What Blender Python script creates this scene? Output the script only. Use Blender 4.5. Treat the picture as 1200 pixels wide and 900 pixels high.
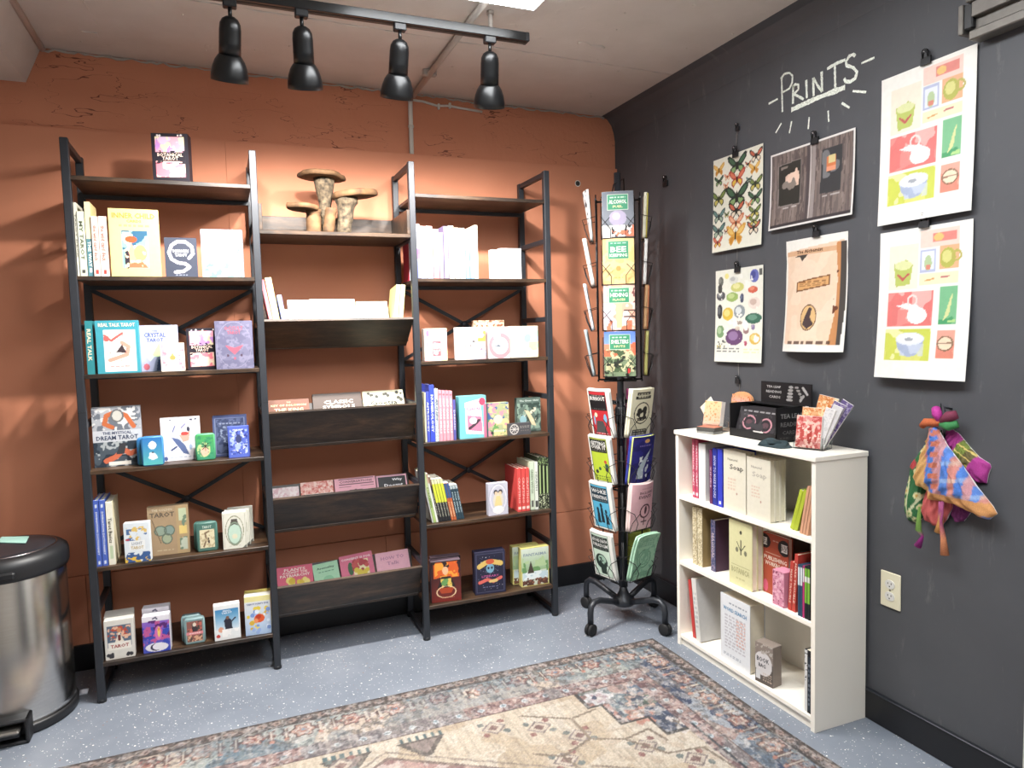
import bpy, bmesh, math, random
import numpy as np
from mathutils import Vector, Matrix, Euler
for o in list(bpy.data.objects): bpy.data.objects.remove(o)
scn = bpy.context.scene; col = scn.collection
# ------------------------------------------------------------------ camera, view, world
CX, CY, CZ = -1.9484, -3.2754, 1.311
YAW, PITCH, ROLL, FPX = 0.3873, -0.0697, -0.0258, 831.73
f_ = np.array([math.sin(YAW)*math.cos(PITCH), math.cos(YAW)*math.cos(PITCH), math.sin(PITCH)])
r0 = np.array([math.cos(YAW), -math.sin(YAW), 0]); u0 = np.cross(r0, f_)
r_ = math.cos(ROLL)*r0+math.sin(ROLL)*u0; u_ = -math.sin(ROLL)*r0+math.cos(ROLL)*u0
cam = bpy.data.cameras.new('camera'); cam.sensor_width = 36; cam.lens = 36*FPX/1200; cam.clip_start = .05
co = bpy.data.objects.new('camera', cam); col.objects.link(co); scn.camera = co
mw = Matrix.Identity(4)
for i in range(3): mw[i][0] = r_[i]; mw[i][1] = u_[i]; mw[i][2] = -f_[i]
mw[0][3], mw[1][3], mw[2][3] = CX, CY, CZ
co.matrix_world = mw
vs = scn.view_settings; vs.view_transform = 'Standard'; vs.look = 'None'; vs.gamma = 1; vs.use_curve_mapping = False
vs.exposure = 0.72
world = bpy.data.worlds.new('world'); scn.world = world; world.use_nodes = True
world.node_tree.nodes['Background'].inputs[0].default_value = (.9, .93, 1, 1)
world.node_tree.nodes['Background'].inputs[1].default_value = 0   # closed room: lamps only
PANEL_E = 11.5      # luminaire diffuser emission
SPOT_W = 48        # each track spotlight
CEIL_LIGHTS = [(-1.205, -1.622), (-1.205, -2.93)]   # luminaires of the room (x, y centre)
SPOTS = [(-1.872, -.05), (-1.662, .07), (-1.348, .0), (-1.03, .12)]            # track heads: x, sideways tilt

# ------------------------------------------------------------------ pixel -> point on a plane of the measured room
CC = np.array([CX, CY, CZ])
def at(U, V, ax, val):
    d = f_+(U-600)/FPX*r_-(V-450)/FPX*u_; k = 'xyz'.index(ax)
    return CC+(val-CC[k])/d[k]*d
def pr(X):
    d = np.array(X, float)-CC; z = d@f_; return 600+FPX*(d@r_)/z, 450-FPX*(d@u_)/z

# ------------------------------------------------------------------ materials
def lin1(c): return c/12.92 if c <= .04045 else ((c+.055)/1.055)**2.4
def rgb(h):
    if not isinstance(h, str): return tuple(h)
    return tuple(int(h[i:i+2], 16)/255 for i in (0, 2, 4))
def lin(h): return tuple(lin1(c) for c in rgb(h))
def nodes(name):
    m = bpy.data.materials.new(name); m.use_nodes = True; nt = m.node_tree
    return m, nt, nt.nodes['Principled BSDF']
def N(nt, t, **k):
    n = nt.nodes.new(t)
    for a, b in k.items():
        if a.startswith('i_'): n.inputs[a[2:].replace('_', ' ')].default_value = b
        else: setattr(n, a, b)
    return n
def ramp(nt, src, stops, interp='LINEAR'):
    r = nt.nodes.new('ShaderNodeValToRGB'); r.color_ramp.interpolation = interp
    e = r.color_ramp.elements
    while len(e) < len(stops): e.new(.5)
    for k, (p, c) in enumerate(stops): e[k].position = p; e[k].color = (*lin(c), 1) if not isinstance(c, float) else (c, c, c, 1)
    nt.links.new(src, r.inputs[0]); return r
def coords(nt, scale=(1, 1, 1), kind='Object', world_space=False):
    if world_space: src = N(nt, 'ShaderNodeNewGeometry').outputs['Position']
    else: src = N(nt, 'ShaderNodeTexCoord').outputs[kind]
    mp = N(nt, 'ShaderNodeMapping'); mp.inputs['Scale'].default_value = scale
    nt.links.new(src, mp.inputs['Vector']); return mp.outputs[0]
def bump(nt, b, src, strength, dist=.01):
    n = N(nt, 'ShaderNodeBump', i_Strength=strength, i_Distance=dist); nt.links.new(src, n.inputs['Height']); nt.links.new(n.outputs[0], b.inputs['Normal']); return n
def mix(nt, fac, a, b, mode='MIX'):
    n = N(nt, 'ShaderNodeMix', data_type='RGBA', blend_type=mode)
    for sock, v in ((n.inputs[0], fac), (n.inputs[6], a), (n.inputs[7], b)):
        if hasattr(v, 'links'): nt.links.new(v, sock)
        elif isinstance(v, (int, float)): sock.default_value = v
        else: sock.default_value = (*lin(v), 1)
    return n.outputs[2]
MAT = {}
def plain(name, c, rough=.5, metal=0, var=.12, sc=14, bmp=0, spec=.5):
    m, nt, b = nodes(name); v = coords(nt)
    n = N(nt, 'ShaderNodeTexNoise', i_Scale=sc, i_Detail=5); nt.links.new(v, n.inputs['Vector'])
    L = lin(c)
    r = ramp(nt, n.outputs['Fac'], [(.3, 0.), (.7, 1.)])
    r.color_ramp.elements[0].color = (*[x*(1-var) for x in L], 1); r.color_ramp.elements[1].color = (*[min(1, x*(1+var)) for x in L], 1)
    nt.links.new(r.outputs[0], b.inputs['Base Color']); b.inputs['Roughness'].default_value = rough; b.inputs['Metallic'].default_value = metal
    b.inputs['Specular IOR Level'].default_value = spec
    if bmp: bump(nt, b, n.outputs['Fac'], bmp, .004)
    MAT[name] = m; return m
plain('black_metal', '2c2f35', .42, .3, .06, 30, spec=.6)
plain('post_metal', '292c32', .45, .25, .06, 30, spec=.6)
plain('black_plastic', '1b1c1f', .45, 0, .1)
plain('rubber', '141416', .7)
plain('black_trim', '17171a', .38, 0, .2, 6)
plain('white_laminate', 'f3ede1', .45, 0, .02, 3)
plain('white_paint', 'dedcd6', .5, 0, .03, 3)
plain('plaster', 'd3cdc4', .8, 0, .04, 3)
plain('conduit_paint', 'aca39b', .55, 0, .08, 8)
plain('pipe_white', 'd8d4cc', .5, 0, .05)
plain('ivory', 'e3dcc0', .4, 0, .02)
plain('dark_slot', '2a2723', .6)
plain('chrome', 'c0c0c2', .2, 1, .02)
plain('wire', '1a1a1c', .4, .4, .05)
plain('silver', '8b8782', .42, .85, .08, 40)
plain('track_metal', '6e6a65', .5, .6, .1, 40)
plain('bark', '524636', .9, 0, .8, 55, .9)
plain('cut_wood', '5e4329', .8, 0, .55, 26, .3)
plain('cloth_teal', '2c3b40', .95, 0, .25, 30, .3)
plain('spot_black', '101113', .33, .2, .05, spec=.6)
def prt():
    m, nt, b = nodes('printed'); a = N(nt, 'ShaderNodeAttribute', attribute_name='Col')
    v = coords(nt, (60, 60, 60)); n = N(nt, 'ShaderNodeTexNoise', i_Scale=1.0, i_Detail=2); nt.links.new(v, n.inputs['Vector'])
    r = ramp(nt, n.outputs['Fac'], [(.3, .85), (.7, .9)])
    nt.links.new(mix(nt, 1.0, a.outputs['Color'], r.outputs[0], 'MULTIPLY'), b.inputs['Base Color']); b.inputs['Roughness'].default_value = .48; b.inputs['Specular IOR Level'].default_value = .35
    MAT['printed'] = m
    m, nt, b = nodes('fabric'); a = N(nt, 'ShaderNodeAttribute', attribute_name='Col')
    v = coords(nt, (1, 1, 1)); n = N(nt, 'ShaderNodeTexNoise', i_Scale=420.0, i_Detail=2); nt.links.new(v, n.inputs['Vector'])
    r = ramp(nt, n.outputs['Fac'], [(.3, .72), (.7, 1.)])
    nt.links.new(mix(nt, 1.0, a.outputs['Color'], r.outputs[0], 'MULTIPLY'), b.inputs['Base Color']); b.inputs['Roughness'].default_value = .8
    bump(nt, b, n.outputs['Fac'], .3, .001); MAT['fabric'] = m
prt()
def wood():
    m, nt, b = nodes('rustic_wood'); oi = N(nt, 'ShaderNodeObjectInfo')
    v = coords(nt, (1.3, 6, 6)); ad = N(nt, 'ShaderNodeVectorMath', operation='ADD'); nt.links.new(v, ad.inputs[0])
    sc = N(nt, 'ShaderNodeMath', operation='MULTIPLY'); sc.inputs[1].default_value = 37; nt.links.new(oi.outputs['Random'], sc.inputs[0]); nt.links.new(sc.outputs[0], ad.inputs[1])
    n = N(nt, 'ShaderNodeTexNoise', i_Scale=2.2, i_Detail=7, i_Roughness=.65, i_Distortion=.6); nt.links.new(ad.outputs[0], n.inputs['Vector'])
    n2 = N(nt, 'ShaderNodeTexNoise', i_Scale=9, i_Detail=8, i_Roughness=.7); nt.links.new(ad.outputs[0], n2.inputs['Vector'])
    r = ramp(nt, n.outputs['Fac'], [(.3, '1c1613'), (.45, '2f241c'), (.58, '4a3626'), (.72, '67503a')])
    r2 = ramp(nt, n2.outputs['Fac'], [(.35, '8a8a8a'), (.6, 'ffffff')])
    nt.links.new(mix(nt, .8, r.outputs[0], r2.outputs[0], 'MULTIPLY'), b.inputs['Base Color']); b.inputs['Roughness'].default_value = .42
    bump(nt, b, n2.outputs['Fac'], .15, .002); MAT['wood'] = m
wood()
def terracotta(name, rough_wall):
    m, nt, b = nodes(name); v = coords(nt, world_space=True)
    n = N(nt, 'ShaderNodeTexNoise', i_Scale=2.5, i_Detail=6); nt.links.new(v, n.inputs['Vector'])
    r = ramp(nt, n.outputs['Fac'], [(.3, 'c58062' if not rough_wall else 'c58062'), (.7, 'cd896a' if not rough_wall else 'cd896a')])
    base = r.outputs[0]
    n2 = N(nt, 'ShaderNodeTexNoise', i_Scale=180 if not rough_wall else 45, i_Detail=4); nt.links.new(v, n2.inputs['Vector'])
    if rough_wall:
        v2 = coords(nt, (2.2, 1, 9), world_space=True)
        n4 = N(nt, 'ShaderNodeTexNoise', i_Scale=2.0, i_Detail=3); nt.links.new(v2, n4.inputs['Vector'])
        sub = N(nt, 'ShaderNodeMath', operation='SUBTRACT'); sub.inputs[1].default_value = .5; nt.links.new(n4.outputs['Fac'], sub.inputs[0])
        ab = N(nt, 'ShaderNodeMath', operation='ABSOLUTE'); nt.links.new(sub.outputs[0], ab.inputs[0])
        n5 = N(nt, 'ShaderNodeTexNoise', i_Scale=3.1, i_Detail=1); nt.links.new(v, n5.inputs['Vector'])
        th = N(nt, 'ShaderNodeMath', operation='MULTIPLY_ADD'); th.inputs[1].default_value = -.03; th.inputs[2].default_value = .0165; nt.links.new(n5.outputs['Fac'], th.inputs[0])
        lt = N(nt, 'ShaderNodeMath', operation='LESS_THAN'); nt.links.new(ab.outputs[0], lt.inputs[0]); nt.links.new(th.outputs[0], lt.inputs[1])
        base = mix(nt, lt.outputs[0], base, '7c4c3c')
        add = N(nt, 'ShaderNodeMath', operation='MULTIPLY_ADD'); add.inputs[1].default_value = -1.5; nt.links.new(lt.outputs[0], add.inputs[0]); nt.links.new(n2.outputs['Fac'], add.inputs[2])
        bump(nt, b, add.outputs[0], .5, .006)
    else: bump(nt, b, n2.outputs['Fac'], .06, .002)
    nt.links.new(base, b.inputs['Base Color']); b.inputs['Roughness'].default_value = .72 if not rough_wall else .8
    b.inputs['Specular IOR Level'].default_value = .3; MAT[name] = m
terracotta('terracotta_panel', False); terracotta('terracotta_rough', True)
def charcoal():
    m, nt, b = nodes('charcoal_wall'); v = coords(nt, world_space=True)
    n = N(nt, 'ShaderNodeTexNoise', i_Scale=3, i_Detail=7, i_Roughness=.6); nt.links.new(v, n.inputs['Vector'])
    r = ramp(nt, n.outputs['Fac'], [(.3, '4d4e52'), (.7, '545559')])
    v2 = coords(nt, (1, 7, 1.6), world_space=True)
    n2 = N(nt, 'ShaderNodeTexNoise', i_Scale=3.2, i_Detail=6, i_Roughness=.7); nt.links.new(v2, n2.inputs['Vector'])
    r2 = ramp(nt, n2.outputs['Fac'], [(.6, 0.), (.78, .3)])     # old chalk smears
    nt.links.new(mix(nt, r2.outputs[0], r.outputs[0], '9a9a9a'), b.inputs['Base Color']); b.inputs['Roughness'].default_value = .55
    b.inputs['Specular IOR Level'].default_value = .3
    n3 = N(nt, 'ShaderNodeTexNoise', i_Scale=160, i_Detail=3); nt.links.new(v, n3.inputs['Vector']); bump(nt, b, n3.outputs['Fac'], .05, .002); MAT['charcoal'] = m
charcoal()
def ceilmat():
    m, nt, b = nodes('ceiling_paint'); v = coords(nt, world_space=True)
    n = N(nt, 'ShaderNodeTexNoise', i_Scale=4, i_Detail=8, i_Roughness=.6); nt.links.new(v, n.inputs['Vector'])
    r = ramp(nt, n.outputs['Fac'], [(.3, 'cbc2ba'), (.7, 'd6cec7')]); nt.links.new(r.outputs[0], b.inputs['Base Color']); b.inputs['Roughness'].default_value = .75
    vo = N(nt, 'ShaderNodeTexNoise', i_Scale=14, i_Detail=3); nt.links.new(v, vo.inputs['Vector'])
    r2 = ramp(nt, vo.outputs['Fac'], [(.62, 0.), (.74, 1.)])
    a = N(nt, 'ShaderNodeMath', operation='MULTIPLY_ADD'); a.inputs[1].default_value = .35; nt.links.new(r2.outputs[0], a.inputs[0]); nt.links.new(n.outputs['Fac'], a.inputs[2])
    bump(nt, b, a.outputs[0], .35, .01); MAT['ceiling'] = m
ceilmat()
def floormat():
    m, nt, b = nodes('speckled_floor'); v = coords(nt, world_space=True)
    n = N(nt, 'ShaderNodeTexNoise', i_Scale=3, i_Detail=7, i_Roughness=.6); nt.links.new(v, n.inputs['Vector'])
    base = ramp(nt, n.outputs['Fac'], [(.3, '6d747f'), (.5, '777e89'), (.72, '838993')]).outputs[0]
    for sc, thr, cols in ((95, .2, [(0., 'e9e6e0'), (.42, '2e2f33'), (.55, 'e2ded6'), (.8, '8a6a5c'), (.9, 'f2efe9')]), (170, .2, [(0., 'f0ede8'), (.5, '3b3c40'), (.65, 'dcd8d0')])):
        vo = N(nt, 'ShaderNodeTexVoronoi', i_Scale=sc); nt.links.new(v, vo.inputs['Vector'])
        sep = N(nt, 'ShaderNodeSeparateColor'); nt.links.new(vo.outputs['Color'], sep.inputs[0])
        pick = N(nt, 'ShaderNodeMath', operation='GREATER_THAN'); pick.inputs[1].default_value = .74; nt.links.new(sep.outputs[0], pick.inputs[0])
        tm = N(nt, 'ShaderNodeMath', operation='MULTIPLY'); tm.inputs[1].default_value = thr*1.5; nt.links.new(sep.outputs[1], tm.inputs[0])
        lt = N(nt, 'ShaderNodeMath', operation='LESS_THAN'); nt.links.new(vo.outputs['Distance'], lt.inputs[0]); nt.links.new(tm.outputs[0], lt.inputs[1])
        fa = N(nt, 'ShaderNodeMath', operation='MULTIPLY'); nt.links.new(lt.outputs[0], fa.inputs[0]); nt.links.new(pick.outputs[0], fa.inputs[1])
        cr = ramp(nt, sep.outputs[2], cols, 'CONSTANT')
        base = mix(nt, fa.outputs[0], base, cr.outputs[0])
    nt.links.new(base, b.inputs['Base Color']); b.inputs['Roughness'].default_value = .42; b.inputs['Specular IOR Level'].default_value = .4
    bump(nt, b, n.outputs['Fac'], .12, .006); MAT['floor'] = m
floormat()
def steel():
    m, nt, b = nodes('brushed_steel'); v = coords(nt, (1, 1, 60)); n = N(nt, 'ShaderNodeTexNoise', i_Scale=6, i_Detail=4); nt.links.new(v, n.inputs['Vector'])
    r = ramp(nt, n.outputs['Fac'], [(.3, 'cac7c3'), (.7, 'd6d3cf')]); nt.links.new(r.outputs[0], b.inputs['Base Color'])
    b.inputs['Metallic'].default_value = 1; b.inputs['Roughness'].default_value = .22; b.inputs['Anisotropic'].default_value = .5; MAT['steel'] = m
    m, nt, b = nodes('light_diffuser'); em = (.96, .985, 1, 1)
    b.inputs['Base Color'].default_value = (.9, .9, .9, 1); b.inputs['Emission Color'].default_value = em; b.inputs['Emission Strength'].default_value = PANEL_E; MAT['diffuser'] = m
    m, nt, b = nodes('lamp_bulb'); b.inputs['Emission Color'].default_value = (1, .93, .82, 1); b.inputs['Emission Strength'].default_value = 12; MAT['bulb'] = m
    m, nt, b = nodes('clear_acrylic'); b.inputs['Transmission Weight'].default_value = 1; b.inputs['Roughness'].default_value = .05; b.inputs['IOR'].default_value = 1.2
    b.inputs['Base Color'].default_value = (.95, .97, .97, 1); MAT['acrylic'] = m
    m, nt, b = nodes('chalk'); v = coords(nt, (1, 1, 1), world_space=True); n = N(nt, 'ShaderNodeTexNoise', i_Scale=420, i_Detail=2); nt.links.new(v, n.inputs['Vector'])
    r = ramp(nt, n.outputs['Fac'], [(.36, 'a4aa9e'), (.48, 'eef2e8')]); nt.links.new(r.outputs[0], b.inputs['Base Color']); b.inputs['Roughness'].default_value = .95; MAT['chalk'] = m
steel()

# ------------------------------------------------------------------ mesh helpers
class MB:
    def __init__(s): s.v = []; s.f = []; s.c = []; s.cur = None; s.sm = []
    def color(s, c): s.cur = lin(c) if c is not None else None; return s
    def add(s, vs_, fs, smooth=False):
        b = len(s.v); s.v += [tuple(map(float, p)) for p in vs_]; s.f += [tuple(b+i for i in q) for q in fs]
        s.sm += [smooth]*len(fs); s.c += [s.cur or (1, 1, 1)]*len(vs_); return s
    def box(s, x0, x1, y0, y1, z0, z1, M=None):
        P = [(x, y, z) for x in (x0, x1) for y in (y0, y1) for z in (z0, z1)]
        if M is not None: P = [M @ Vector(p) for p in P]
        return s.add(P, [(0, 1, 3, 2), (4, 6, 7, 5), (0, 4, 5, 1), (2, 3, 7, 6), (0, 2, 6, 4), (1, 5, 7, 3)])
    def cbox(s, x0, x1, y0, y1, z0, z1, b=.002, M=None):
        b = min(b, (x1-x0)*.45, (y1-y0)*.45, (z1-z0)*.45); P = []; idx = {}
        lo = (x0, y0, z0); hi = (x1, y1, z1)
        for sx in (0, 1):
            for sy in (0, 1):
                for sz in (0, 1):
                    sg = (sx, sy, sz); full = [(hi if q else lo)[k] for k, q in enumerate(sg)]; ins = [((hi[k]-b) if q else (lo[k]+b)) for k, q in enumerate(sg)]
                    for a in range(3):
                        p = list(ins); p[a] = full[a]; idx[(sg, a)] = len(P); P.append(p)
        F = []
        for a in range(3):
            o1, o2 = [(1, 2), (2, 0), (0, 1)][a]
            for q in (0, 1):
                def key(i, j):
                    t = [0, 0, 0]; t[a] = q; t[o1] = i; t[o2] = j; return idx[(tuple(t), a)]
                F.append([key(0, 0), key(1, 0), key(1, 1), key(0, 1)])
        for a in range(3):          # edges along axis a
            o1, o2 = [(1, 2), (2, 0), (0, 1)][a]
            for i in (0, 1):
                for j in (0, 1):
                    def k2(t, ax):
                        g = [0, 0, 0]; g[a] = t; g[o1] = i; g[o2] = j; return idx[(tuple(g), ax)]
                    F.append([k2(0, o1), k2(1, o1), k2(1, o2), k2(0, o2)])
        for sx in (0, 1):
            for sy in (0, 1):
                for sz in (0, 1): F.append([idx[((sx, sy, sz), a)] for a in range(3)])
        c = Vector(((x0+x1)/2, (y0+y1)/2, (z0+z1)/2)); G = []
        for q in F:
            A, B, C_ = (Vector(P[i]) for i in q[:3]); n = (B-A).cross(C_-A); m = sum((Vector(P[i]) for i in q), Vector())/len(q)
            G.append(q if n.dot(m-c) > 0 else q[::-1])
        if M is not None: P = [M @ Vector(p) for p in P]
        return s.add(P, G)
    def tube(s, pts, r, n=8, close=False, caps=True, smooth=True):
        pts = [Vector(p) for p in pts]; L = len(pts); rs = r if isinstance(r, (list, tuple)) else [r]*L; V = []; prev = None
        for i, p in enumerate(pts):
            a = pts[(i-1) % L] if (close or i > 0) else p; b = pts[(i+1) % L] if (close or i < L-1) else p
            t = (b-a).normalized()
            ref = prev if prev is not None else (Vector((0, 0, 1)) if abs(t.z) < .9 else Vector((1, 0, 0)))
            e = ref-t*ref.dot(t)
            if e.length < 1e-6: e = t.orthogonal()
            e.normalize(); g = t.cross(e); prev = e
            V += [p+(e*math.cos(2*math.pi*k/n)+g*math.sin(2*math.pi*k/n))*rs[i] for k in range(n)]
        F = []
        for i in range(L if close else L-1):
            for k in range(n):
                a = i*n+k; b = i*n+(k+1) % n; c = ((i+1) % L)*n+(k+1) % n; d = ((i+1) % L)*n+k; F.append((a, b, c, d))
        s.add(V, F, smooth)
        if caps and not close:
            b = len(s.v)-len(V); s.f += [tuple(b+k for k in range(n))[::-1], tuple(b+(L-1)*n+k for k in range(n))]; s.sm += [False, False]
        return s
    def lathe(s, prof, n=28, c=(0, 0, 0), M=None, smooth=True):
        V = []; F = []
        for r, z in prof:
            for k in range(n):
                p = Vector((c[0]+r*math.cos(2*math.pi*k/n), c[1]+r*math.sin(2*math.pi*k/n), c[2]+z)); V.append(M @ p if M is not None else p)
        for i in range(len(prof)-1):
            for k in range(n): F.append((i*n+k, i*n+(k+1) % n, (i+1)*n+(k+1) % n, (i+1)*n+k))
        s.add(V, F, smooth); b = len(s.v)-len(V)
        if prof[0][0] > 1e-5: s.f.append(tuple(b+k for k in range(n))[::-1]); s.sm.append(False)
        if prof[-1][0] > 1e-5: s.f.append(tuple(b+(len(prof)-1)*n+k for k in range(n))); s.sm.append(False)
        return s
    def prism(s, poly, y0, y1, smooth=False, M=None):     # poly in x,z extruded along y
        n = len(poly); P = [(x, y0, z) for x, z in poly]+[(x, y1, z) for x, z in poly]
        if M is not None: P = [M @ Vector(p) for p in P]
        return s.add(P, [tuple(range(n)), tuple(range(2*n-1, n-1, -1))]+[(i, i+n, (i+1) % n+n, (i+1) % n) for i in range(n)], smooth)
    def build(s, name, m, parent=None, loc=None, rot=None, recalc=True):
        me = bpy.data.meshes.new(name); me.from_pydata(s.v, [], s.f)
        if recalc:
            bm = bmesh.new(); bm.from_mesh(me); bmesh.ops.recalc_face_normals(bm, faces=bm.faces); bm.to_mesh(me); bm.free()
        if any(s.sm): me.polygons.foreach_set('use_smooth', s.sm)
        a = me.color_attributes.new('Col', 'FLOAT_COLOR', 'POINT'); C = np.ones((len(s.v), 4), np.float32); C[:, :3] = np.array(s.c); a.data.foreach_set('color', C.ravel())
        me.materials.append(MAT[m]); o = bpy.data.objects.new(name, me); col.objects.link(o)
        if parent is not None: o.parent = parent
        if loc is not None: o.location = loc
        if rot is not None: o.rotation_euler = rot
        return o
def tag(o, label, cat, group=None):
    o['label'] = label; o['category'] = cat
    if group: o['group'] = group
    return o
def struct(o): o['kind'] = 'structure'; return o
def thing(name, label, cat, loc=(0, 0, 0), rot=(0, 0, 0), group=None):
    o = bpy.data.objects.new(name, None); col.objects.link(o); o.location = loc; o.rotation_euler = rot; o.empty_display_size = .05
    return tag(o, label, cat, group)
def rrect(w, h, r, n=4):
    P = []
    for cx, cz, a0 in ((w/2-r, r, -90), (w/2-r, h-r, 0), (-w/2+r, h-r, 90), (-w/2+r, r, 180)):
        for k in range(n+1): a = math.radians(a0+90*k/n); P.append((cx+r*math.cos(a), cz+r*math.sin(a)))
    return P

# ------------------------------------------------------------------ printed artwork: coloured vertex grids + outline text
_tx = {}
def text_mesh(s, bold=.02):
    if (s, bold) in _tx: return _tx[(s, bold)]
    cu = bpy.data.curves.new('t', 'FONT'); cu.body = s; cu.resolution_u = 1; cu.offset = bold; cu.fill_mode = 'FRONT'
    ob = bpy.data.objects.new('t', cu); me = bpy.data.meshes.new_from_object(ob)
    V = np.array([v.co[:2] for v in me.vertices]).reshape(-1, 2); F = [tuple(p.vertices) for p in me.polygons]
    bpy.data.objects.remove(ob); bpy.data.curves.remove(cu); bpy.data.meshes.remove(me)
    if len(V): V = V-V.min(0); 
    _tx[(s, bold)] = (V, F); return V, F
def vnoise(X, Y, seed):
    rs = np.random.RandomState(seed); T = rs.rand(64, 64); xi = np.floor(X).astype(int); yi = np.floor(Y).astype(int); fx = X-xi; fy = Y-yi
    fx = fx*fx*(3-2*fx); fy = fy*fy*(3-2*fy); g = lambda a, b: T[a % 64, b % 64]
    return (g(xi, yi)*(1-fx)+g(xi+1, yi)*fx)*(1-fy)+(g(xi, yi+1)*(1-fx)+g(xi+1, yi+1)*fx)*fy
def inpoly(X, Y, P):
    r = np.zeros(X.shape, bool); j = len(P)-1
    for i in range(len(P)):
        xi, yi = P[i]; xj, yj = P[j]
        c = ((yi > Y) != (yj > Y)) & (X < (xj-xi)*(Y-yi)/((yj-yi) or 1e-9)+xi); r ^= c; j = i
    return r
class Art:
    def __init__(s, w, h, bg, ops=(), cell=.0019, seed=1):
        s.w, s.h = w, h; s.nx = max(2, min(170, int(w/cell))); s.ny = max(2, min(230, int(h/cell)))
        s.X, s.Y = np.meshgrid(np.linspace(0, 1, s.nx+1), np.linspace(0, 1, s.ny+1)); s.a = np.empty(s.X.shape+(3,)); s.a[:] = rgb(bg); s.t = []; s.seed = seed
        for o in ops: s.op(*o)
    def put(s, mask, c, al=1): s.a[mask] = s.a[mask]*(1-al)+np.array(rgb(c))*al
    def op(s, k, *q):
        X, Y = s.X, s.Y; s.seed += 7
        if k == 'r': x0, y0, x1, y1, c = q[:5]; s.put((X >= x0) & (X <= x1) & (Y >= y0) & (Y <= y1), c, *q[5:])
        elif k == 'e': cx, cy, rx, ry, c = q[:5]; s.put(((X-cx)/rx)**2+((Y-cy)/ry)**2 < 1, c, *q[5:])
        elif k == 'o': cx, cy, rx, ry, w, c = q; d = np.sqrt(((X-cx)/rx)**2+((Y-cy)/ry)**2); s.put(abs(d-1) < w, c)
        elif k == 'p': s.put(inpoly(X, Y, q[0]), q[1], *q[2:])
        elif k == 'l':
            pts, w, c = q; asp = s.h/s.w
            for (x0, y0), (x1, y1) in zip(pts, pts[1:]):
                dx, dy = x1-x0, (y1-y0)*asp; L = dx*dx+dy*dy or 1e-9; t = np.clip(((X-x0)*dx+(Y-y0)*asp*dy)/L, 0, 1)
                s.put((X-x0-t*dx)**2+((Y-y0)*asp-t*dy)**2 < w*w, c)
        elif k == 'g': c0, c1 = np.array(rgb(q[0])), np.array(rgb(q[1])); y0, y1 = q[2:] or (0, 1); t = np.clip((Y-y0)/(y1-y0), 0, 1)[..., None]; m = (Y >= y0) & (Y <= y1); s.a[m] = (c0*(1-t)+c1*t)[m]
        elif k == 'n':      # noise patches: colour, scale, threshold, region, alpha
            c, sc, th = q[:3]; reg = q[3] if len(q) > 3 else (0, 0, 1, 1); al = q[4] if len(q) > 4 else 1
            asp = s.h/s.w; v = vnoise(X*sc, Y*sc*asp, s.seed)*.65+vnoise(X*sc*2.3+9, Y*sc*asp*2.3, s.seed+1)*.35
            s.put((v > th) & (X >= reg[0]) & (X <= reg[2]) & (Y >= reg[1]) & (Y <= reg[3]), c, al)
        elif k == 's':      # scattered blobs
            n, cols, r0_, r1_, reg = q; rs = random.Random(s.seed); asp = s.h/s.w
            for _ in range(n):
                cx, cy, r = rs.uniform(reg[0], reg[2]), rs.uniform(reg[1], reg[3]), rs.uniform(r0_, r1_); s.put((X-cx)**2+((Y-cy)*asp)**2 < r*r, rs.choice(cols))
        elif k == 'w':      # lines of small writing: x0,y0,x1,y1,rows,colour
            x0, y0, x1, y1, n, c = q; rs = random.Random(s.seed)
            for i in range(n):
                yc = y0+(y1-y0)*(i+.5)/n; x = x0
                while x < x1:
                    L = rs.uniform(.05, .12); s.put((X >= x) & (X <= min(x1, x+L)) & (abs(Y-yc) < max(.5/s.ny, (y1-y0)/n*.28)), c, .75); x += L+.035
        elif k == 'b':      # butterfly: cx,cy,size,colours
            cx, cy, z, c1, c2, c3 = q; asp = s.h/s.w; x = abs(X-cx)/z; y = (Y-cy)*asp/z
            fw = [(0, .12), (.35, .5), (.8, .78), (1, .72), (.92, .4), (.62, .08), (.3, -.06), (0, -.05)]; hw = [(0, .05), (.45, .0), (.68, -.15), (.66, -.42), (.42, -.68), (.25, -.5), (.1, -.3), (0, -.25)]
            sh = lambda P, k, ox, oy: [(ox+(a-ox)*k, oy+(b-oy)*k) for a, b in P]
            s.put(inpoly(x, y, hw), c1); s.put(inpoly(x, y, sh(hw, .62, .38, -.25)), c3); s.put(inpoly(x, y, fw), c1); s.put(inpoly(x, y, sh(fw, .6, .55, .35)), c2); s.put((x**2/.004+y**2/.16) < 1, '2a2620')
        elif k == 'k':      # streaky noise: colour, x scale, y scale, threshold, region, alpha
            c, sx, sy, th, reg, al = q; v = vnoise(X*sx, Y*sy, s.seed)*.6+vnoise(X*sx*2.2, Y*sy*2.2, s.seed+3)*.4
            s.put((v > th) & (X >= reg[0]) & (X <= reg[2]) & (Y >= reg[1]) & (Y <= reg[3]), c, al)
        elif k == 't': s.t.append(q)
    def emit(s, mb, y=0, x0=0, z0=0, bend=None):
        nx, ny = s.nx, s.ny; w, h = s.w, s.h
        xs = (s.X*w-w/2+x0).ravel(); zs = (s.Y*h+z0).ravel(); bf = bend or (lambda a, b: 0*a)
        V = np.c_[xs, bf(xs, zs)+y, zs]; A = s.a.reshape(-1, 3); L = np.where(A <= .04045, A/12.92, ((A+.055)/1.055)**2.4)
        b = len(mb.v); mb.v += [tuple(p) for p in V.tolist()]; mb.c += [tuple(p) for p in L.tolist()]
        i, j = np.meshgrid(np.arange(nx), np.arange(ny)); k = (j*(nx+1)+i).ravel()+b
        mb.f += [tuple(q) for q in np.c_[k, k+1, k+nx+2, k+nx+1].tolist()]; mb.sm += [bend is not None]*(nx*ny)
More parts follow.
